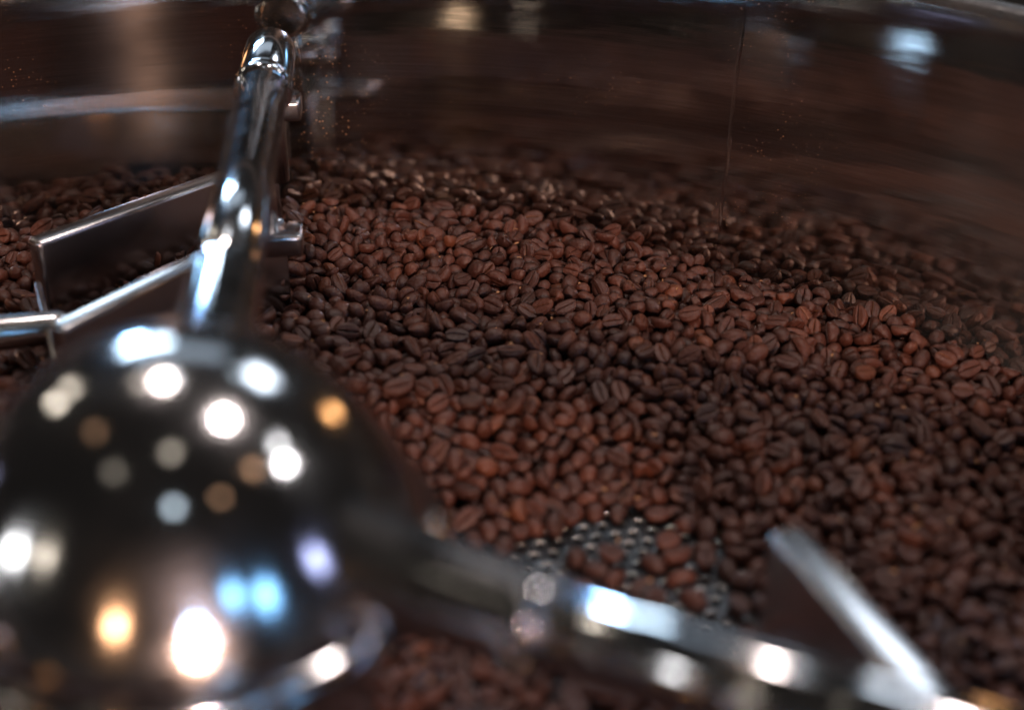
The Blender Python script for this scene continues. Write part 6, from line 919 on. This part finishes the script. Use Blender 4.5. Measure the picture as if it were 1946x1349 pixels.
3012,2560,134,64,4,61,18,2305,1836,179,29,53,21,15,4092,1229,64,65,37,12,29,1826,2918,204,7,36,31,23,1805,1403,169,19,75,28,26,3635,854,72,94,62,50,21,1421,2201,225,48,0,46,23,1417,2745,232,77,82,66,29,2250,1452,124,32,38,14,18,2010,2820,215,16,40,50,26,1751,2078,181,30,85,80,30,2108,2943,227,45,7,26,21,
2934,684,94,79,55,49,6,4009,1887,74,51,16,26,15,4224,1124,60,50,50,30,27,3827,879,121,99,41,45,29,2014,1777,186,70,79,27,10,2268,1485,173,72,36,61,11,1775,1204,164,65,85,74,29,4572,1375,68,22,63,43,18,3609,2461,111,29,86,27,9,2527,1163,163,67,13,28,19,2173,2340,210,66,41,33,6,4263,2203,74,0,55,50,24,
3852,953,62,65,37,12,12,2958,808,83,61,18,14,30,2666,3010,161,55,100,49,29,2088,1320,189,51,82,82,12,2138,2574,232,49,97,67,15,3435,2651,109,76,84,75,24,2210,2097,213,35,82,19,29,2029,1546,198,79,90,57,17,4077,2235,118,79,90,44,8,1554,2703,186,57,6,72,7,1871,2100,171,86,66,28,28,1833,1325,167,29,83,80,9,
3808,924,61,57,31,12,7,2721,1735,159,23,61,26,21,4036,1009,73,48,1,43,24,1406,2682,190,52,54,99,7,2197,908,194,89,23,62,23,2006,2708,253,3,54,36,25,2186,2412,254,83,16,66,18,2011,1811,182,76,74,58,20,3228,2508,123,49,50,41,20,1944,2908,217,9,43,22,19,3990,1252,69,32,15,73,8,2473,1855,188,64,16,81,28,
2789,1443,103,77,84,74,10,3737,2581,86,100,52,55,20,1843,1652,191,77,38,21,11,2516,1746,159,61,96,56,9,2899,1471,62,68,58,59,11,3175,746,111,95,73,49,21,4293,1942,71,15,14,50,10,1993,2776,257,71,50,75,14,2182,938,170,22,13,40,6,3323,2671,129,84,48,87,24,2404,2787,193,14,36,73,14,2510,1575,135,27,56,19,29,
1552,2330,220,71,77,85,26,2919,1184,63,55,69,96,18,3670,972,73,22,33,77,29,2584,1102,136,47,57,23,12,4052,933,73,67,56,29,22,4030,1759,79,48,8,49,25,4266,1693,66,47,19,87,7,1976,2892,238,48,67,3,25,3194,713,112,41,88,22,18,2508,2482,178,70,19,19,15,3512,1896,89,64,77,82,6,3030,2776,163,18,88,53,13,
1763,1842,191,34,50,47,21,2692,1542,116,6,64,63,21,2109,2984,204,89,62,74,20,3152,655,115,79,91,51,25,4258,1650,72,36,6,67,22,2696,2894,167,67,27,76,13,2743,2628,143,39,58,90,27,2235,2437,249,66,70,44,10,1882,2618,230,59,18,79,7,3300,738,94,48,48,1,18,1905,1795,203,63,87,79,20,1920,2772,234,2,50,44,10,
4191,1288,78,60,96,34,9,1926,2943,245,8,62,30,17,1376,2647,198,46,48,7,9,4185,1909,71,80,89,56,13,2507,1229,136,22,79,72,22,2600,2404,149,79,87,61,9,1849,2332,211,61,68,5,13,4052,756,70,70,91,69,11,2610,1001,106,15,47,37,18,1744,1759,197,43,56,25,27,2830,1258,69,74,32,56,8,3737,1230,72,4,57,67,11,
4152,2349,93,41,15,60,9,2402,1923,224,86,21,69,22,2034,2217,204,4,56,55,14,3379,2758,122,29,64,92,26,2928,2549,127,28,61,65,15,3097,948,72,2,37,50,17,2347,2667,212,53,41,1,19,3135,917,71,78,91,50,10,1828,2536,248,41,47,13,22,2636,1436,132,38,13,26,30,2675,1614,140,56,28,45,10,4313,1815,76,35,13,22,23,
2623,1734,138,54,52,49,17,2161,1551,165,51,39,65,10,3648,1187,70,94,61,59,11,1725,1198,157,95,47,57,24,2201,789,188,43,94,28,15,2823,1647,84,33,52,82,29,2862,2894,174,11,24,67,12,4163,1053,62,54,30,9,7,2580,2411,157,65,43,8,18,2774,2846,180,40,96,34,15,2535,1277,129,80,66,60,17,2427,2530,183,45,53,1,12,
2631,3001,160,28,33,91,24,2403,1954,194,53,100,52,21,3181,2846,149,51,69,89,15,1732,2353,195,5,52,48,9,2069,1801,173,49,68,88,12,1966,1523,165,62,19,20,19,2528,1676,168,63,44,45,20,3682,2295,98,46,52,2,23,2093,2348,185,42,57,84,24,1823,1757,204,57,33,33,23,2435,2037,218,53,82,12,11,3647,1015,76,25,61,88,15,
2297,1080,170,43,50,24,9,2490,1356,161,30,63,8,7,3783,2631,70,48,49,50,30,1748,1442,162,51,46,99,23,2009,650,140,33,4,54,8,2133,1756,217,80,11,46,14,2287,1133,188,70,44,44,14,2082,1837,202,68,59,73,25,1769,1155,162,15,65,28,9,2479,1249,169,60,32,48,29,2233,1659,177,61,88,20,19,2180,1665,138,59,51,28,13,
4168,1334,70,73,6,50,6,3337,2776,133,44,91,77,11,3181,2528,139,12,63,28,29,3830,1821,78,93,24,49,12,1721,2703,195,74,94,49,29,2218,1224,193,18,44,61,24,2866,2310,118,32,28,89,10,1993,2844,257,68,48,3,24,2640,1646,126,51,48,100,24,1843,1598,204,33,37,93,15,4339,2119,113,10,35,65,7,4268,1819,74,9,21,50,23,
2525,1909,195,21,15,37,8,2125,1905,170,63,37,95,30,2023,1669,173,86,68,55,23,2177,2373,198,92,77,58,7,1933,2690,258,81,79,61,13,1708,1350,148,53,48,55,29,2106,1230,164,28,69,9,20,3112,2708,153,15,56,54,27,2696,1153,107,28,54,88,12,3739,665,74,39,95,32,27,2273,2005,194,67,27,91,28,2853,802,85,67,3,54,24,
2464,1776,154,55,52,41,26,1742,2806,188,44,10,79,19,2770,2259,135,50,0,43,10,2410,2847,184,69,78,84,14,2092,780,157,65,8,27,14,4238,1546,66,42,20,89,6,3289,2689,128,29,74,30,8,2787,1631,97,58,10,72,20,1828,2703,230,55,66,3,29,3257,2637,131,29,31,70,9,2112,1875,218,17,70,76,16,1825,2766,196,72,65,91,16,
3610,2369,123,76,27,17,20,2082,2979,234,56,27,9,24,2192,1679,198,23,25,25,28,3614,895,71,74,28,32,21,2150,1471,166,27,82,66,22,1528,2523,207,48,46,0,25,1714,2397,200,53,40,25,13,3406,855,68,50,56,98,26,1838,2750,231,35,54,3,30,2040,2300,221,25,53,19,20,2225,846,158,71,5,53,16,2220,2064,255,63,3,58,21,
2773,2925,165,20,55,32,13,2220,1621,158,54,58,43,19,1700,2744,200,61,62,62,9,1887,2186,237,2,40,53,14,2307,1737,217,32,70,16,23,1880,1492,173,44,7,26,16,4071,1117,84,59,74,85,20,2827,1378,84,91,28,66,19,2647,1718,175,94,67,42,9,4102,938,71,100,48,50,13,1968,1023,188,51,32,19,28,2656,1295,133,88,51,35,26,
3809,1860,78,45,76,54,8,3925,2320,81,59,24,13,24,4268,1546,70,22,77,35,13,1954,1399,161,100,44,48,20,2026,2091,171,68,20,68,25,4227,1214,77,89,37,34,22,3393,2732,117,1,44,54,23,2177,1738,162,5,29,49,14,2775,1283,98,31,60,35,21,1958,1914,187,36,65,46,30,2257,1848,211,45,51,82,12,1918,2290,163,51,54,2,20,
3263,2910,148,81,33,55,7,3259,872,118,97,63,45,14,3601,554,59,50,50,19,16,3769,804,104,94,74,50,10,1682,2221,195,42,90,22,23,3392,704,98,88,18,48,10,2017,1270,205,27,94,56,27,1761,1814,221,53,34,78,22,1449,2770,182,51,68,11,24,1989,775,153,2,36,48,12,4464,1842,72,16,31,58,21,2361,1747,207,59,68,78,22,
2352,1775,179,73,12,44,13,2528,1869,183,69,4,46,25,2275,2796,304,84,17,43,29,3640,2361,133,50,47,14,12,2294,2218,206,85,52,78,24,1737,2211,235,35,95,34,27,3513,2384,134,72,44,21,25,3463,893,77,86,31,76,16,2476,1468,171,6,72,40,23,2289,1353,170,51,12,29,9,2159,2334,191,0,51,49,9,3222,2919,157,59,24,58,23,
2604,2914,167,24,45,47,14,2215,1034,171,75,87,72,13,2168,1519,174,58,86,21,29,2446,2879,179,41,21,14,23,1957,1541,210,1,59,52,8,2028,1020,194,52,98,50,10,4328,1710,82,10,74,33,18,3799,2455,97,64,36,37,23,2550,1058,154,97,43,47,17,3667,1108,76,95,54,67,24,3032,927,60,50,50,100,19,2380,2157,191,88,50,42,29,
2134,1525,137,59,26,15,7,1636,2031,221,21,91,54,13,2475,2771,187,73,6,50,21,3663,1264,72,11,56,38,20,1569,2427,252,43,1,45,23,1983,2105,182,55,49,84,23,1930,1630,198,53,58,26,15,4377,1908,70,58,66,65,8,2089,1417,147,99,38,47,26,2263,1328,200,9,24,39,14,2152,1876,195,68,6,36,6,2874,1411,72,84,30,29,21,
2636,2953,154,66,51,97,30,4207,1555,87,13,67,76,29,2127,858,156,42,58,14,27,3641,2303,119,41,35,16,17,3857,739,68,40,41,91,16,2578,1304,151,39,44,74,23,4027,2007,64,61,35,96,23,2252,996,166,33,3,50,19,3628,1442,59,51,50,0,8,4404,1826,79,96,59,49,17,2868,917,72,62,66,23,8,2141,2963,230,39,72,75,21,
2723,2585,133,54,52,65,16,2446,1822,162,55,49,69,10,2196,2391,228,13,72,28,7,2476,1927,191,13,16,49,19,4171,1132,60,57,48,44,22,4273,1609,73,80,50,21,29,2188,1404,127,32,54,81,16,1894,2842,234,68,26,89,20,3139,1922,90,34,97,54,12,1576,1753,198,50,49,26,20,1958,1567,167,63,27,31,11,2143,2368,189,67,42,8,12,
2200,1776,170,39,28,28,12,2019,1402,190,81,40,29,9,2212,2155,230,4,63,63,27,2072,933,179,11,19,49,19,2655,1119,98,59,64,60,22,4289,1951,103,24,89,65,19,3438,2379,127,56,58,91,19,2557,1328,142,18,77,76,24,1961,1456,183,41,57,63,26,2017,2108,220,92,27,61,14,2826,1622,75,0,47,54,10,4137,1169,75,51,22,79,19,
2407,1624,158,59,91,47,6,1875,1500,210,19,55,56,29,2315,1968,187,79,58,72,17,2171,738,151,33,29,73,7,2903,1256,63,38,34,79,18,2300,1309,186,33,19,31,17,2809,847,99,60,7,29,28,2166,982,209,78,34,19,26,4049,1222,74,75,33,10,28,4473,1911,62,51,49,18,23,1681,1412,168,29,95,54,19,4265,1864,94,60,18,14,21,
3708,1076,67,80,43,50,11,2064,2325,225,65,86,78,17,4175,1544,66,44,20,86,7,1905,1839,217,21,51,89,22,1314,2689,211,64,7,34,13,1874,2569,212,0,49,48,13,2241,891,160,12,64,38,24,2741,1280,94,72,92,45,7,2774,1261,66,54,54,98,17,3149,1127,59,50,50,61,14,1820,576,126,96,31,50,12,1633,2209,183,53,54,57,7,
4099,1100,70,86,77,66,8,2140,697,150,38,94,33,11,2078,2514,223,54,33,6,16,2005,2674,262,71,52,62,24,2608,1645,168,86,19,35,20,4062,2083,62,37,56,68,17,2023,1222,202,7,58,30,27,3489,1985,106,44,1,46,17,3675,1972,90,32,96,56,28,2106,1769,174,22,34,86,21,1776,1888,203,9,74,49,18,3505,772,83,25,43,89,26,
1481,2323,227,20,58,37,21,3804,2152,92,94,28,51,16,4004,1377,60,50,50,62,22,3200,944,70,21,61,46,27,1700,2154,209,43,77,91,17,1620,1501,181,19,89,54,7,2477,1547,165,19,61,46,27,2490,1667,146,29,80,83,6,2816,702,87,34,62,26,29,2693,1230,119,32,79,57,23,3994,2200,72,80,15,40,20,2884,751,91,45,1,58,11,
1976,2312,229,48,66,49,25,4136,2095,71,4,55,44,13,2109,1726,166,2,35,51,18,2494,1338,115,51,49,0,9,1948,1792,173,47,51,6,15,1939,1353,165,31,4,51,27,2982,1918,106,5,68,55,10,4238,1730,63,47,70,8,20,3452,2763,108,90,20,46,26,2223,1727,158,51,97,35,14,2558,1214,170,10,20,48,20,2143,2455,233,91,38,31,13,
1989,2910,207,58,58,20,22,1931,2859,256,53,33,75,7,1679,1982,225,34,30,31,20,2670,1408,103,50,46,0,22,3347,974,79,75,90,62,15,3855,1512,89,72,6,46,27,3743,708,59,50,50,100,10,2485,1878,194,7,43,49,24,3299,2271,146,8,77,50,12,1596,2110,206,36,34,86,20,2692,1087,80,35,76,16,19,4128,1384,100,18,71,20,9,
2618,1483,134,71,64,78,11,2685,1368,108,41,22,68,11,3328,631,107,19,11,51,14,2084,1918,201,41,84,23,11,4193,1416,75,48,0,50,29,3427,809,84,66,3,53,13,3424,893,62,57,31,5,15,2074,1444,158,56,32,12,7,1492,2487,226,87,84,46,15,2148,2817,260,67,8,71,12,3198,1099,62,70,53,45,14,2064,1410,188,88,51,73,21,
2109,2868,257,40,78,52,24,3075,2693,151,36,12,77,19,2496,1754,188,53,68,96,22,2191,1904,199,53,48,91,22,3928,1758,69,56,63,16,23,1873,1616,216,6,55,31,25,4017,1949,76,46,11,26,11,1751,2773,218,26,82,31,18,1898,1282,194,29,45,45,22,3125,607,98,51,51,1,23,1740,1525,188,11,81,53,16,2757,1210,85,92,67,46,20,
2224,1324,193,28,12,37,20,3275,2065,119,19,70,43,12,2006,2139,194,27,23,17,9,1806,2862,222,35,48,92,22,2588,1464,164,44,3,60,11,1750,2395,233,90,65,55,25,1812,1628,209,9,29,69,18,1834,2241,226,96,49,34,16,2984,1961,107,65,31,9,18,2713,2527,143,92,32,39,30,3644,1063,76,96,59,40,30,1933,2177,219,45,49,13,26,
2176,1558,139,40,23,89,25,2070,2138,171,76,77,57,22,2919,1390,74,3,67,50,24,2080,1607,185,18,48,87,18,2341,1887,184,70,29,12,15,1995,2963,258,57,34,7,12,2028,2183,209,67,84,60,14,2165,2900,236,27,94,47,12,2087,1016,218,66,97,44,23,1713,1819,194,40,50,43,16,3852,914,100,99,42,47,23,3515,2550,109,71,48,5,8,
3940,2048,71,10,31,54,16,3858,1553,90,42,37,10,13,2410,2171,189,33,22,13,12,2356,2977,182,91,61,31,17,3336,2629,149,50,54,50,11,3739,1187,73,18,47,44,20,2016,1732,179,47,28,14,21,2898,2700,148,72,46,26,27,2282,2754,234,79,70,58,12,3568,1897,86,58,33,4,23,2467,2005,194,87,37,47,20,2456,2050,192,87,60,50,11,
1919,1873,234,22,86,42,19,3454,2681,94,59,71,88,15,1995,1568,209,43,9,76,9,2525,2325,171,63,76,36,14,1848,1750,199,79,86,61,23,4113,1058,71,38,76,18,16,3777,987,79,18,75,27,30,2182,1811,179,40,6,29,14,3761,939,60,50,50,83,23,1670,1709,199,50,51,3,12,3370,894,61,48,48,8,10,1756,1885,211,68,47,25,7,
2736,1540,92,19,13,54,26,2610,1815,166,36,42,45,19,2085,2424,265,84,81,57,18,2296,1206,176,51,41,31,13,2181,1427,166,14,26,74,9,1517,2404,216,56,58,73,24,4352,1995,72,40,68,14,22,2555,1956,191,46,33,67,27,2191,1016,172,81,48,51,25,2112,930,185,67,77,85,18,4230,1686,97,65,86,70,6,2333,2101,221,59,96,53,9,
4350,2099,77,10,53,75,18,3764,1034,90,43,74,8,9,3740,1074,79,9,54,28,16,1677,2043,232,34,48,78,28,3327,1022,73,54,100,50,20,2018,2207,230,93,55,59,7,2455,1344,187,84,18,50,27,1930,2004,203,12,18,44,14,2512,1698,194,46,73,94,22,4085,1314,62,30,46,48,12,1902,1388,164,2,37,47,20,2595,1855,187,34,7,33,29,
3663,775,62,30,49,63,15,2013,827,162,26,94,53,10,2614,2357,152,38,79,55,22,3698,982,99,23,21,81,22,2656,1023,125,41,48,31,28,1989,2773,225,96,60,44,15,2099,892,160,50,53,3,17,3731,2114,92,59,62,4,8,1824,2163,199,25,67,64,12,3939,909,59,50,50,88,13,3288,2637,130,9,60,28,11,2379,2684,253,46,79,18,26,
1999,1523,164,39,79,58,29,1976,2383,182,54,53,12,26,2533,1984,199,25,59,89,26,2038,1381,156,81,75,42,21,2432,1657,149,63,24,61,26,2056,1225,180,51,96,31,22,2407,2061,192,19,56,52,29,2421,1987,202,6,69,56,12,2698,979,77,78,68,51,11,2445,1683,152,89,65,75,16,2077,2285,199,52,28,23,23,3752,1949,73,11,47,64,6,
3667,2499,94,21,65,23,9,1754,2426,191,54,52,46,21,2830,1593,78,91,54,32,15,1566,2002,183,51,51,94,8,2477,1065,139,58,37,2,13,2012,2409,209,75,86,29,26,2121,2854,210,56,26,93,10,2062,2436,219,38,41,8,17,2290,1053,156,77,70,60,14,2051,2469,214,12,26,52,14,3374,2505,121,31,63,13,22,2548,1633,160,43,63,9,19,
4237,2136,77,62,11,58,18,2180,2629,272,89,35,76,20,2210,1365,161,30,63,6,18,2033,1416,151,31,85,20,16,1375,2533,235,92,31,65,29,1911,1763,225,30,11,27,14,1828,1704,201,19,11,51,18,2798,1221,81,20,80,72,13,3646,896,77,90,56,21,16,1423,2522,219,44,36,76,11,2232,1238,150,72,67,90,23,1959,806,165,12,50,43,28,
2688,1108,127,4,60,66,15,1882,892,161,44,32,59,22,3181,1301,70,3,32,50,9,3264,1098,61,50,50,100,15,3026,1187,75,89,82,50,19,3290,1131,61,50,50,96,13,3132,1175,75,100,56,50,22,3149,1247,61,50,50,99,25,3234,1123,75,63,98,50,15,3271,1252,75,96,70,50,11,3034,1238,75,60,99,50,20,3340,1137,75,100,57,50,18,
2966,1304,75,87,84,50,15,3188,1212,61,50,50,97,24,3232,1184,61,50,50,100,21,3476,1104,61,50,50,78,15,3332,1082,75,72,95,50,14,2905,1307,61,50,50,79,15,3083,1257,61,50,50,79,22,2886,1206,75,80,90,50,15,3068,1208,75,96,70,50,17,3506,1064,61,50,50,54,23,3035,1144,75,55,100,50,17,3315,1176,61,50,50,90,16,
3448,1056,75,96,70,50,17,3382,1150,61,50,50,94,12,3062,1290,75,76,93,50,21,3195,1150,61,50,50,91,20,3109,1208,61,50,50,84,20,2976,1243,61,50,50,98,14,3008,1297,61,50,50,91,24,3282,1198,61,50,50,70,11,2934,1338,61,50,50,86,25,2967,1196,61,50,50,100,23,3097,1156,61,50,50,92,20]
raw = np.array(BEAN_ROWS, dtype=np.float64).reshape(-1, 7)
POS = np.stack([raw[:, 0] * .0002 - .6, raw[:, 1] * .0002 + .2, raw[:, 2] * .0002 - .04], 1)
QV = (raw[:, 3:6] - 50) / 50
QW = np.sqrt(np.maximum(0, 1 - (QV ** 2).sum(1)))
SCL = .8 + raw[:, 6] / 100

def quat_mats(w, v):
    x, y, z = v[:, 0], v[:, 1], v[:, 2]
    n = np.sqrt(w * w + x * x + y * y + z * z)
    w, x, y, z = w / n, x / n, y / n, z / n
    m = np.empty((len(w), 3, 3))
    m[:, 0] = np.stack([1 - 2 * (y * y + z * z), 2 * (x * y - z * w), 2 * (x * z + y * w)], 1)
    m[:, 1] = np.stack([2 * (x * y + z * w), 1 - 2 * (x * x + z * z), 2 * (y * z - x * w)], 1)
    m[:, 2] = np.stack([2 * (x * z - y * w), 2 * (y * z + x * w), 1 - 2 * (x * x + y * y)], 1)
    return m
MAT = quat_mats(QW, QV)

NI = 300
BEANS = []
bm_cache = []
for v, (vs, cr, fs, ts) in enumerate(VAR):
    me = bpy.data.meshes.new("coffee_bean")
    me.from_pydata(vs.tolist(), [], fs + ts)
    me.attributes.new("crease", 'FLOAT', 'POINT').data.foreach_set("value", cr)
    me.shade_smooth()
    me.materials.append(M_BEAN)
    bm_cache.append(me)

def where(p):
    x, y = p[0], p[1]
    d = bed(x, y)[1]
    r = math.hypot(x - HX, y - HY)
    # signed distance from the near blade, positive to its right
    bx, by = .178 - .098, .205 - .413
    n = math.hypot(bx, by)
    s = ((y - .413) * bx - (x - .098) * by) / n
    along = ((x - .098) * bx + (y - .413) * by) / n
    if d < .006:
        return "on the bare perforated floor"
    if r > TR - .03:
        return "at the foot of the tray wall"
    if x < -.02 and y > .52:
        return "beside the two far blades"
    if along > -.03 and s > 0:
        if s < .025:
            return "against the near scraper blade"
        if s < .055:
            return "a little right of the near scraper blade"
        return "well right of the near scraper blade"
    if y < .455 and x < .09:
        return "in front of the right round arm"
    if d < .03:
        return "at the edge of the perforated patch"
    if x > .12:
        t = math.hypot(x - .098, y - .413)
        return ("close to" if t < .06 else "just beyond" if t < .085 else "well beyond" if t < .115 else "far beyond") + " the near scraper blade tip"
    near = "close" if d < .055 else "well"
    if x > .05:
        return near + " behind the perforated patch, right half"
    if x > -.01:
        return near + " behind the perforated patch, left half"
    return "beside the domed hub"

for i in range(NI):
    m = MAT[i]
    o = bpy.data.objects.new("coffee_bean", bm_cache[i % 10])
    sc.collection.objects.link(o)
    M4 = Matrix.Identity(4)
    for r in range(3):
        for c in range(3):
            M4[r][c] = m[r, c] * SCL[i]
        M4[r][3] = POS[i, r]
    o.matrix_world = M4
    up = m[2, 2]
    how = "back up" if up > .45 else "crease up" if up < -.45 else "on edge"
    lx, ly = abs(m[0, 0]), abs(m[1, 0])
    turn = "upright" if abs(m[2, 0]) > .72 else "crosswise" if lx > 2 * ly else "lengthwise" if ly > 2 * lx else "leaning right" if m[0, 0] * m[1, 0] > 0 else "leaning left"
    size = "small" if SCL[i] < .945 else "large" if SCL[i] > 1.03 else "mid-sized"
    o['label'] = "%s coffee bean lying %s, %s, %s" % (size, how, turn, where(POS[i]))
    o['category'] = "coffee bean"
    o['group'] = "roasted coffee beans in the cooling tray"

# the rest of the heap, bean by bean in one mesh
co, loops, lstart, ltot, cre = [], [], [], [], []
base = 0
nl = 0
def add(V, fq, ft, cr, P, M, S):
    global base, nl
    n = len(P)
    if not n:
        return
    X = np.einsum('nij,vj->nvi', M * S[:, None, None], V) + P[:, None, :]
    co.append(X.reshape(-1, 3))
    cre.append(np.tile(cr, n))
    off = base + np.arange(n) * len(V)
    q = (np.array(fq)[None] + off[:, None, None]).reshape(-1)
    t = (np.array(ft)[None] + off[:, None, None]).reshape(-1)
    loops.append(q)
    lstart.append(nl + np.arange(len(q) // 4) * 4)
    ltot.append(np.full(len(q) // 4, 4))
    nl += len(q)
    loops.append(t)
    lstart.append(nl + np.arange(len(t) // 3) * 3)
    ltot.append(np.full(len(t) // 3, 3))
    nl += len(t)
    base += n * len(V)

idx = np.arange(len(POS))
for v in range(10):
    s = idx[(idx >= NI) & (idx % 10 == v)]
    vs, cr, fs, ts = VAR[v]
    add(vs.astype(np.float64), fs, ts, cr, POS[s], MAT[s], SCL[s])
# the part of the tray outside the picture
rg = np.random.default_rng(3)
gx, gy = np.meshgrid(np.arange(-.57, .36, .0076), np.arange(-.10, .82, .0076))
fx = (gx + rg.uniform(-.002, .002, gx.shape)).ravel()
fy = (gy + rg.uniform(-.002, .002, gx.shape)).ravel()
cell = set(zip((POS[:, 0] // .012).astype(int).tolist(), (POS[:, 1] // .012).astype(int).tolist()))
keep = []
for x, y in zip(fx, fy):
    r = math.hypot(x - HX, y - HY)
    c = (int(x // .012), int(y // .012))
    near = any((c[0] + a, c[1] + b) in cell for a in (-1, 0, 1) for b in (-1, 0, 1))
    keep.append(.066 < r < TR - .007 and not near and not (y > .372 and abs(x) < .30 * (y + .15)))
keep = np.array(keep)
fx, fy = fx[keep], fy[keep]
fh, fd = bed(fx, fy)
fz = np.maximum(fh, ZF + .006) - .005 + rg.uniform(-.002, .002, len(fx))
q = rg.normal(size=(len(fx), 4))
q /= np.linalg.norm(q, axis=1)[:, None]
FM = quat_mats(q[:, 0], q[:, 1:])
FP = np.stack([fx, fy, fz], 1)
FS = rg.uniform(.9, 1.08, len(fx))
for v in range(3):
    s = np.arange(len(fx)) % 3 == v
    vs, cr, fs, ts = LOW[v]
    add(vs.astype(np.float64), fs, ts, cr, FP[s], FM[s], FS[s])
# deeper beans, one closed layer under the loose ones
gx = np.arange(-.60, .40, .01)
gy = np.arange(-.12, .86, .01)
X, Y = np.meshgrid(gx, gy, indexing='ij')
H, D = bed(X, Y)
Z = np.where(D > .006, np.maximum(ZF - .002, H - .0145), ZF - .002)
ok = np.hypot(X - HX, Y - HY) < TR + .002
ok &= D > .004
core_v = np.stack([X, Y, Z], -1).reshape(-1, 3)
ny = len(gy)
fq = [(i * ny + j, (i + 1) * ny + j, (i + 1) * ny + j + 1, i * ny + j + 1) for i in range(len(gx) - 1) for j in range(ny - 1)
      if ok[i, j] and ok[i + 1, j] and ok[i, j + 1] and ok[i + 1, j + 1]]
add(core_v, fq, np.zeros((0, 3), dtype=int), np.zeros(len(core_v)), np.zeros((1, 3)), np.eye(3)[None], np.ones(1))

co = np.concatenate(co).astype(np.float32)
loops = np.concatenate(loops).astype(np.int32)
lstart = np.concatenate(lstart).astype(np.int32)
me = bpy.data.meshes.new("coffee_heap")
me.vertices.add(len(co))
me.vertices.foreach_set("co", co.ravel())
me.loops.add(len(loops))
me.loops.foreach_set("vertex_index", loops)
me.polygons.add(len(lstart))
me.polygons.foreach_set("loop_start", lstart)
me.update(calc_edges=True)
me.validate()
me.attributes.new("crease", 'FLOAT', 'POINT').data.foreach_set("value", np.concatenate(cre).astype(np.float32))
me.shade_smooth()
me.materials.append(M_BEAN)
heap = bpy.data.objects.new("coffee_heap", me)
sc.collection.objects.link(heap)
heap['label'] = "heap of dark roasted coffee beans filling the round cooling tray"
heap['category'] = "coffee beans"
heap['kind'] = "stuff"

# a few flakes of silverskin shed by the beans
rg = random.Random(8)
bm = bmesh.new()
top = [i for i in range(len(POS)) if POS[i, 2] > bed(POS[i, 0], POS[i, 1])[0] - .004]
for _ in range(170):
    i = rg.choice(top)
    c = Vector(POS[i]) + Vector((rg.uniform(-.004, .004), rg.uniform(-.004, .004), .0042 * SCL[i]))
    q = Matrix.Rotation(rg.uniform(0, 6.28), 3, 'Z') @ Matrix.Rotation(rg.uniform(-.5, .5), 3, 'X')
    l_, w_ = rg.uniform(.0007, .0019), rg.uniform(.0004, .0009)
    ring = [(-1, 0, .2), (-.4, -.9, .5), (.5, -.8, .4), (1, .1, .1), (.4, .9, .5), (-.5, .8, .6)]
    vs = [bm.verts.new(c + q @ Vector((a * l_, b * w_, h * .0005))) for a, b, h in ring]
    mid = bm.verts.new(c + q @ Vector((0, 0, -.0001)))
    for k in range(6):
        bm.faces.new((mid, vs[k], vs[(k + 1) % 6]))
m, nt, p, N, L = mat("silverskin")
val(p, 'Base Color', (.30, .15, .065, 1))
val(p, 'Roughness', .6)
fl = link("silverskin_flakes", bm, m, smooth=False)
fl['label'] = "tiny tan flakes of bean silverskin scattered over the coffee beans"
fl['category'] = "chaff"
fl['kind'] = "stuff"
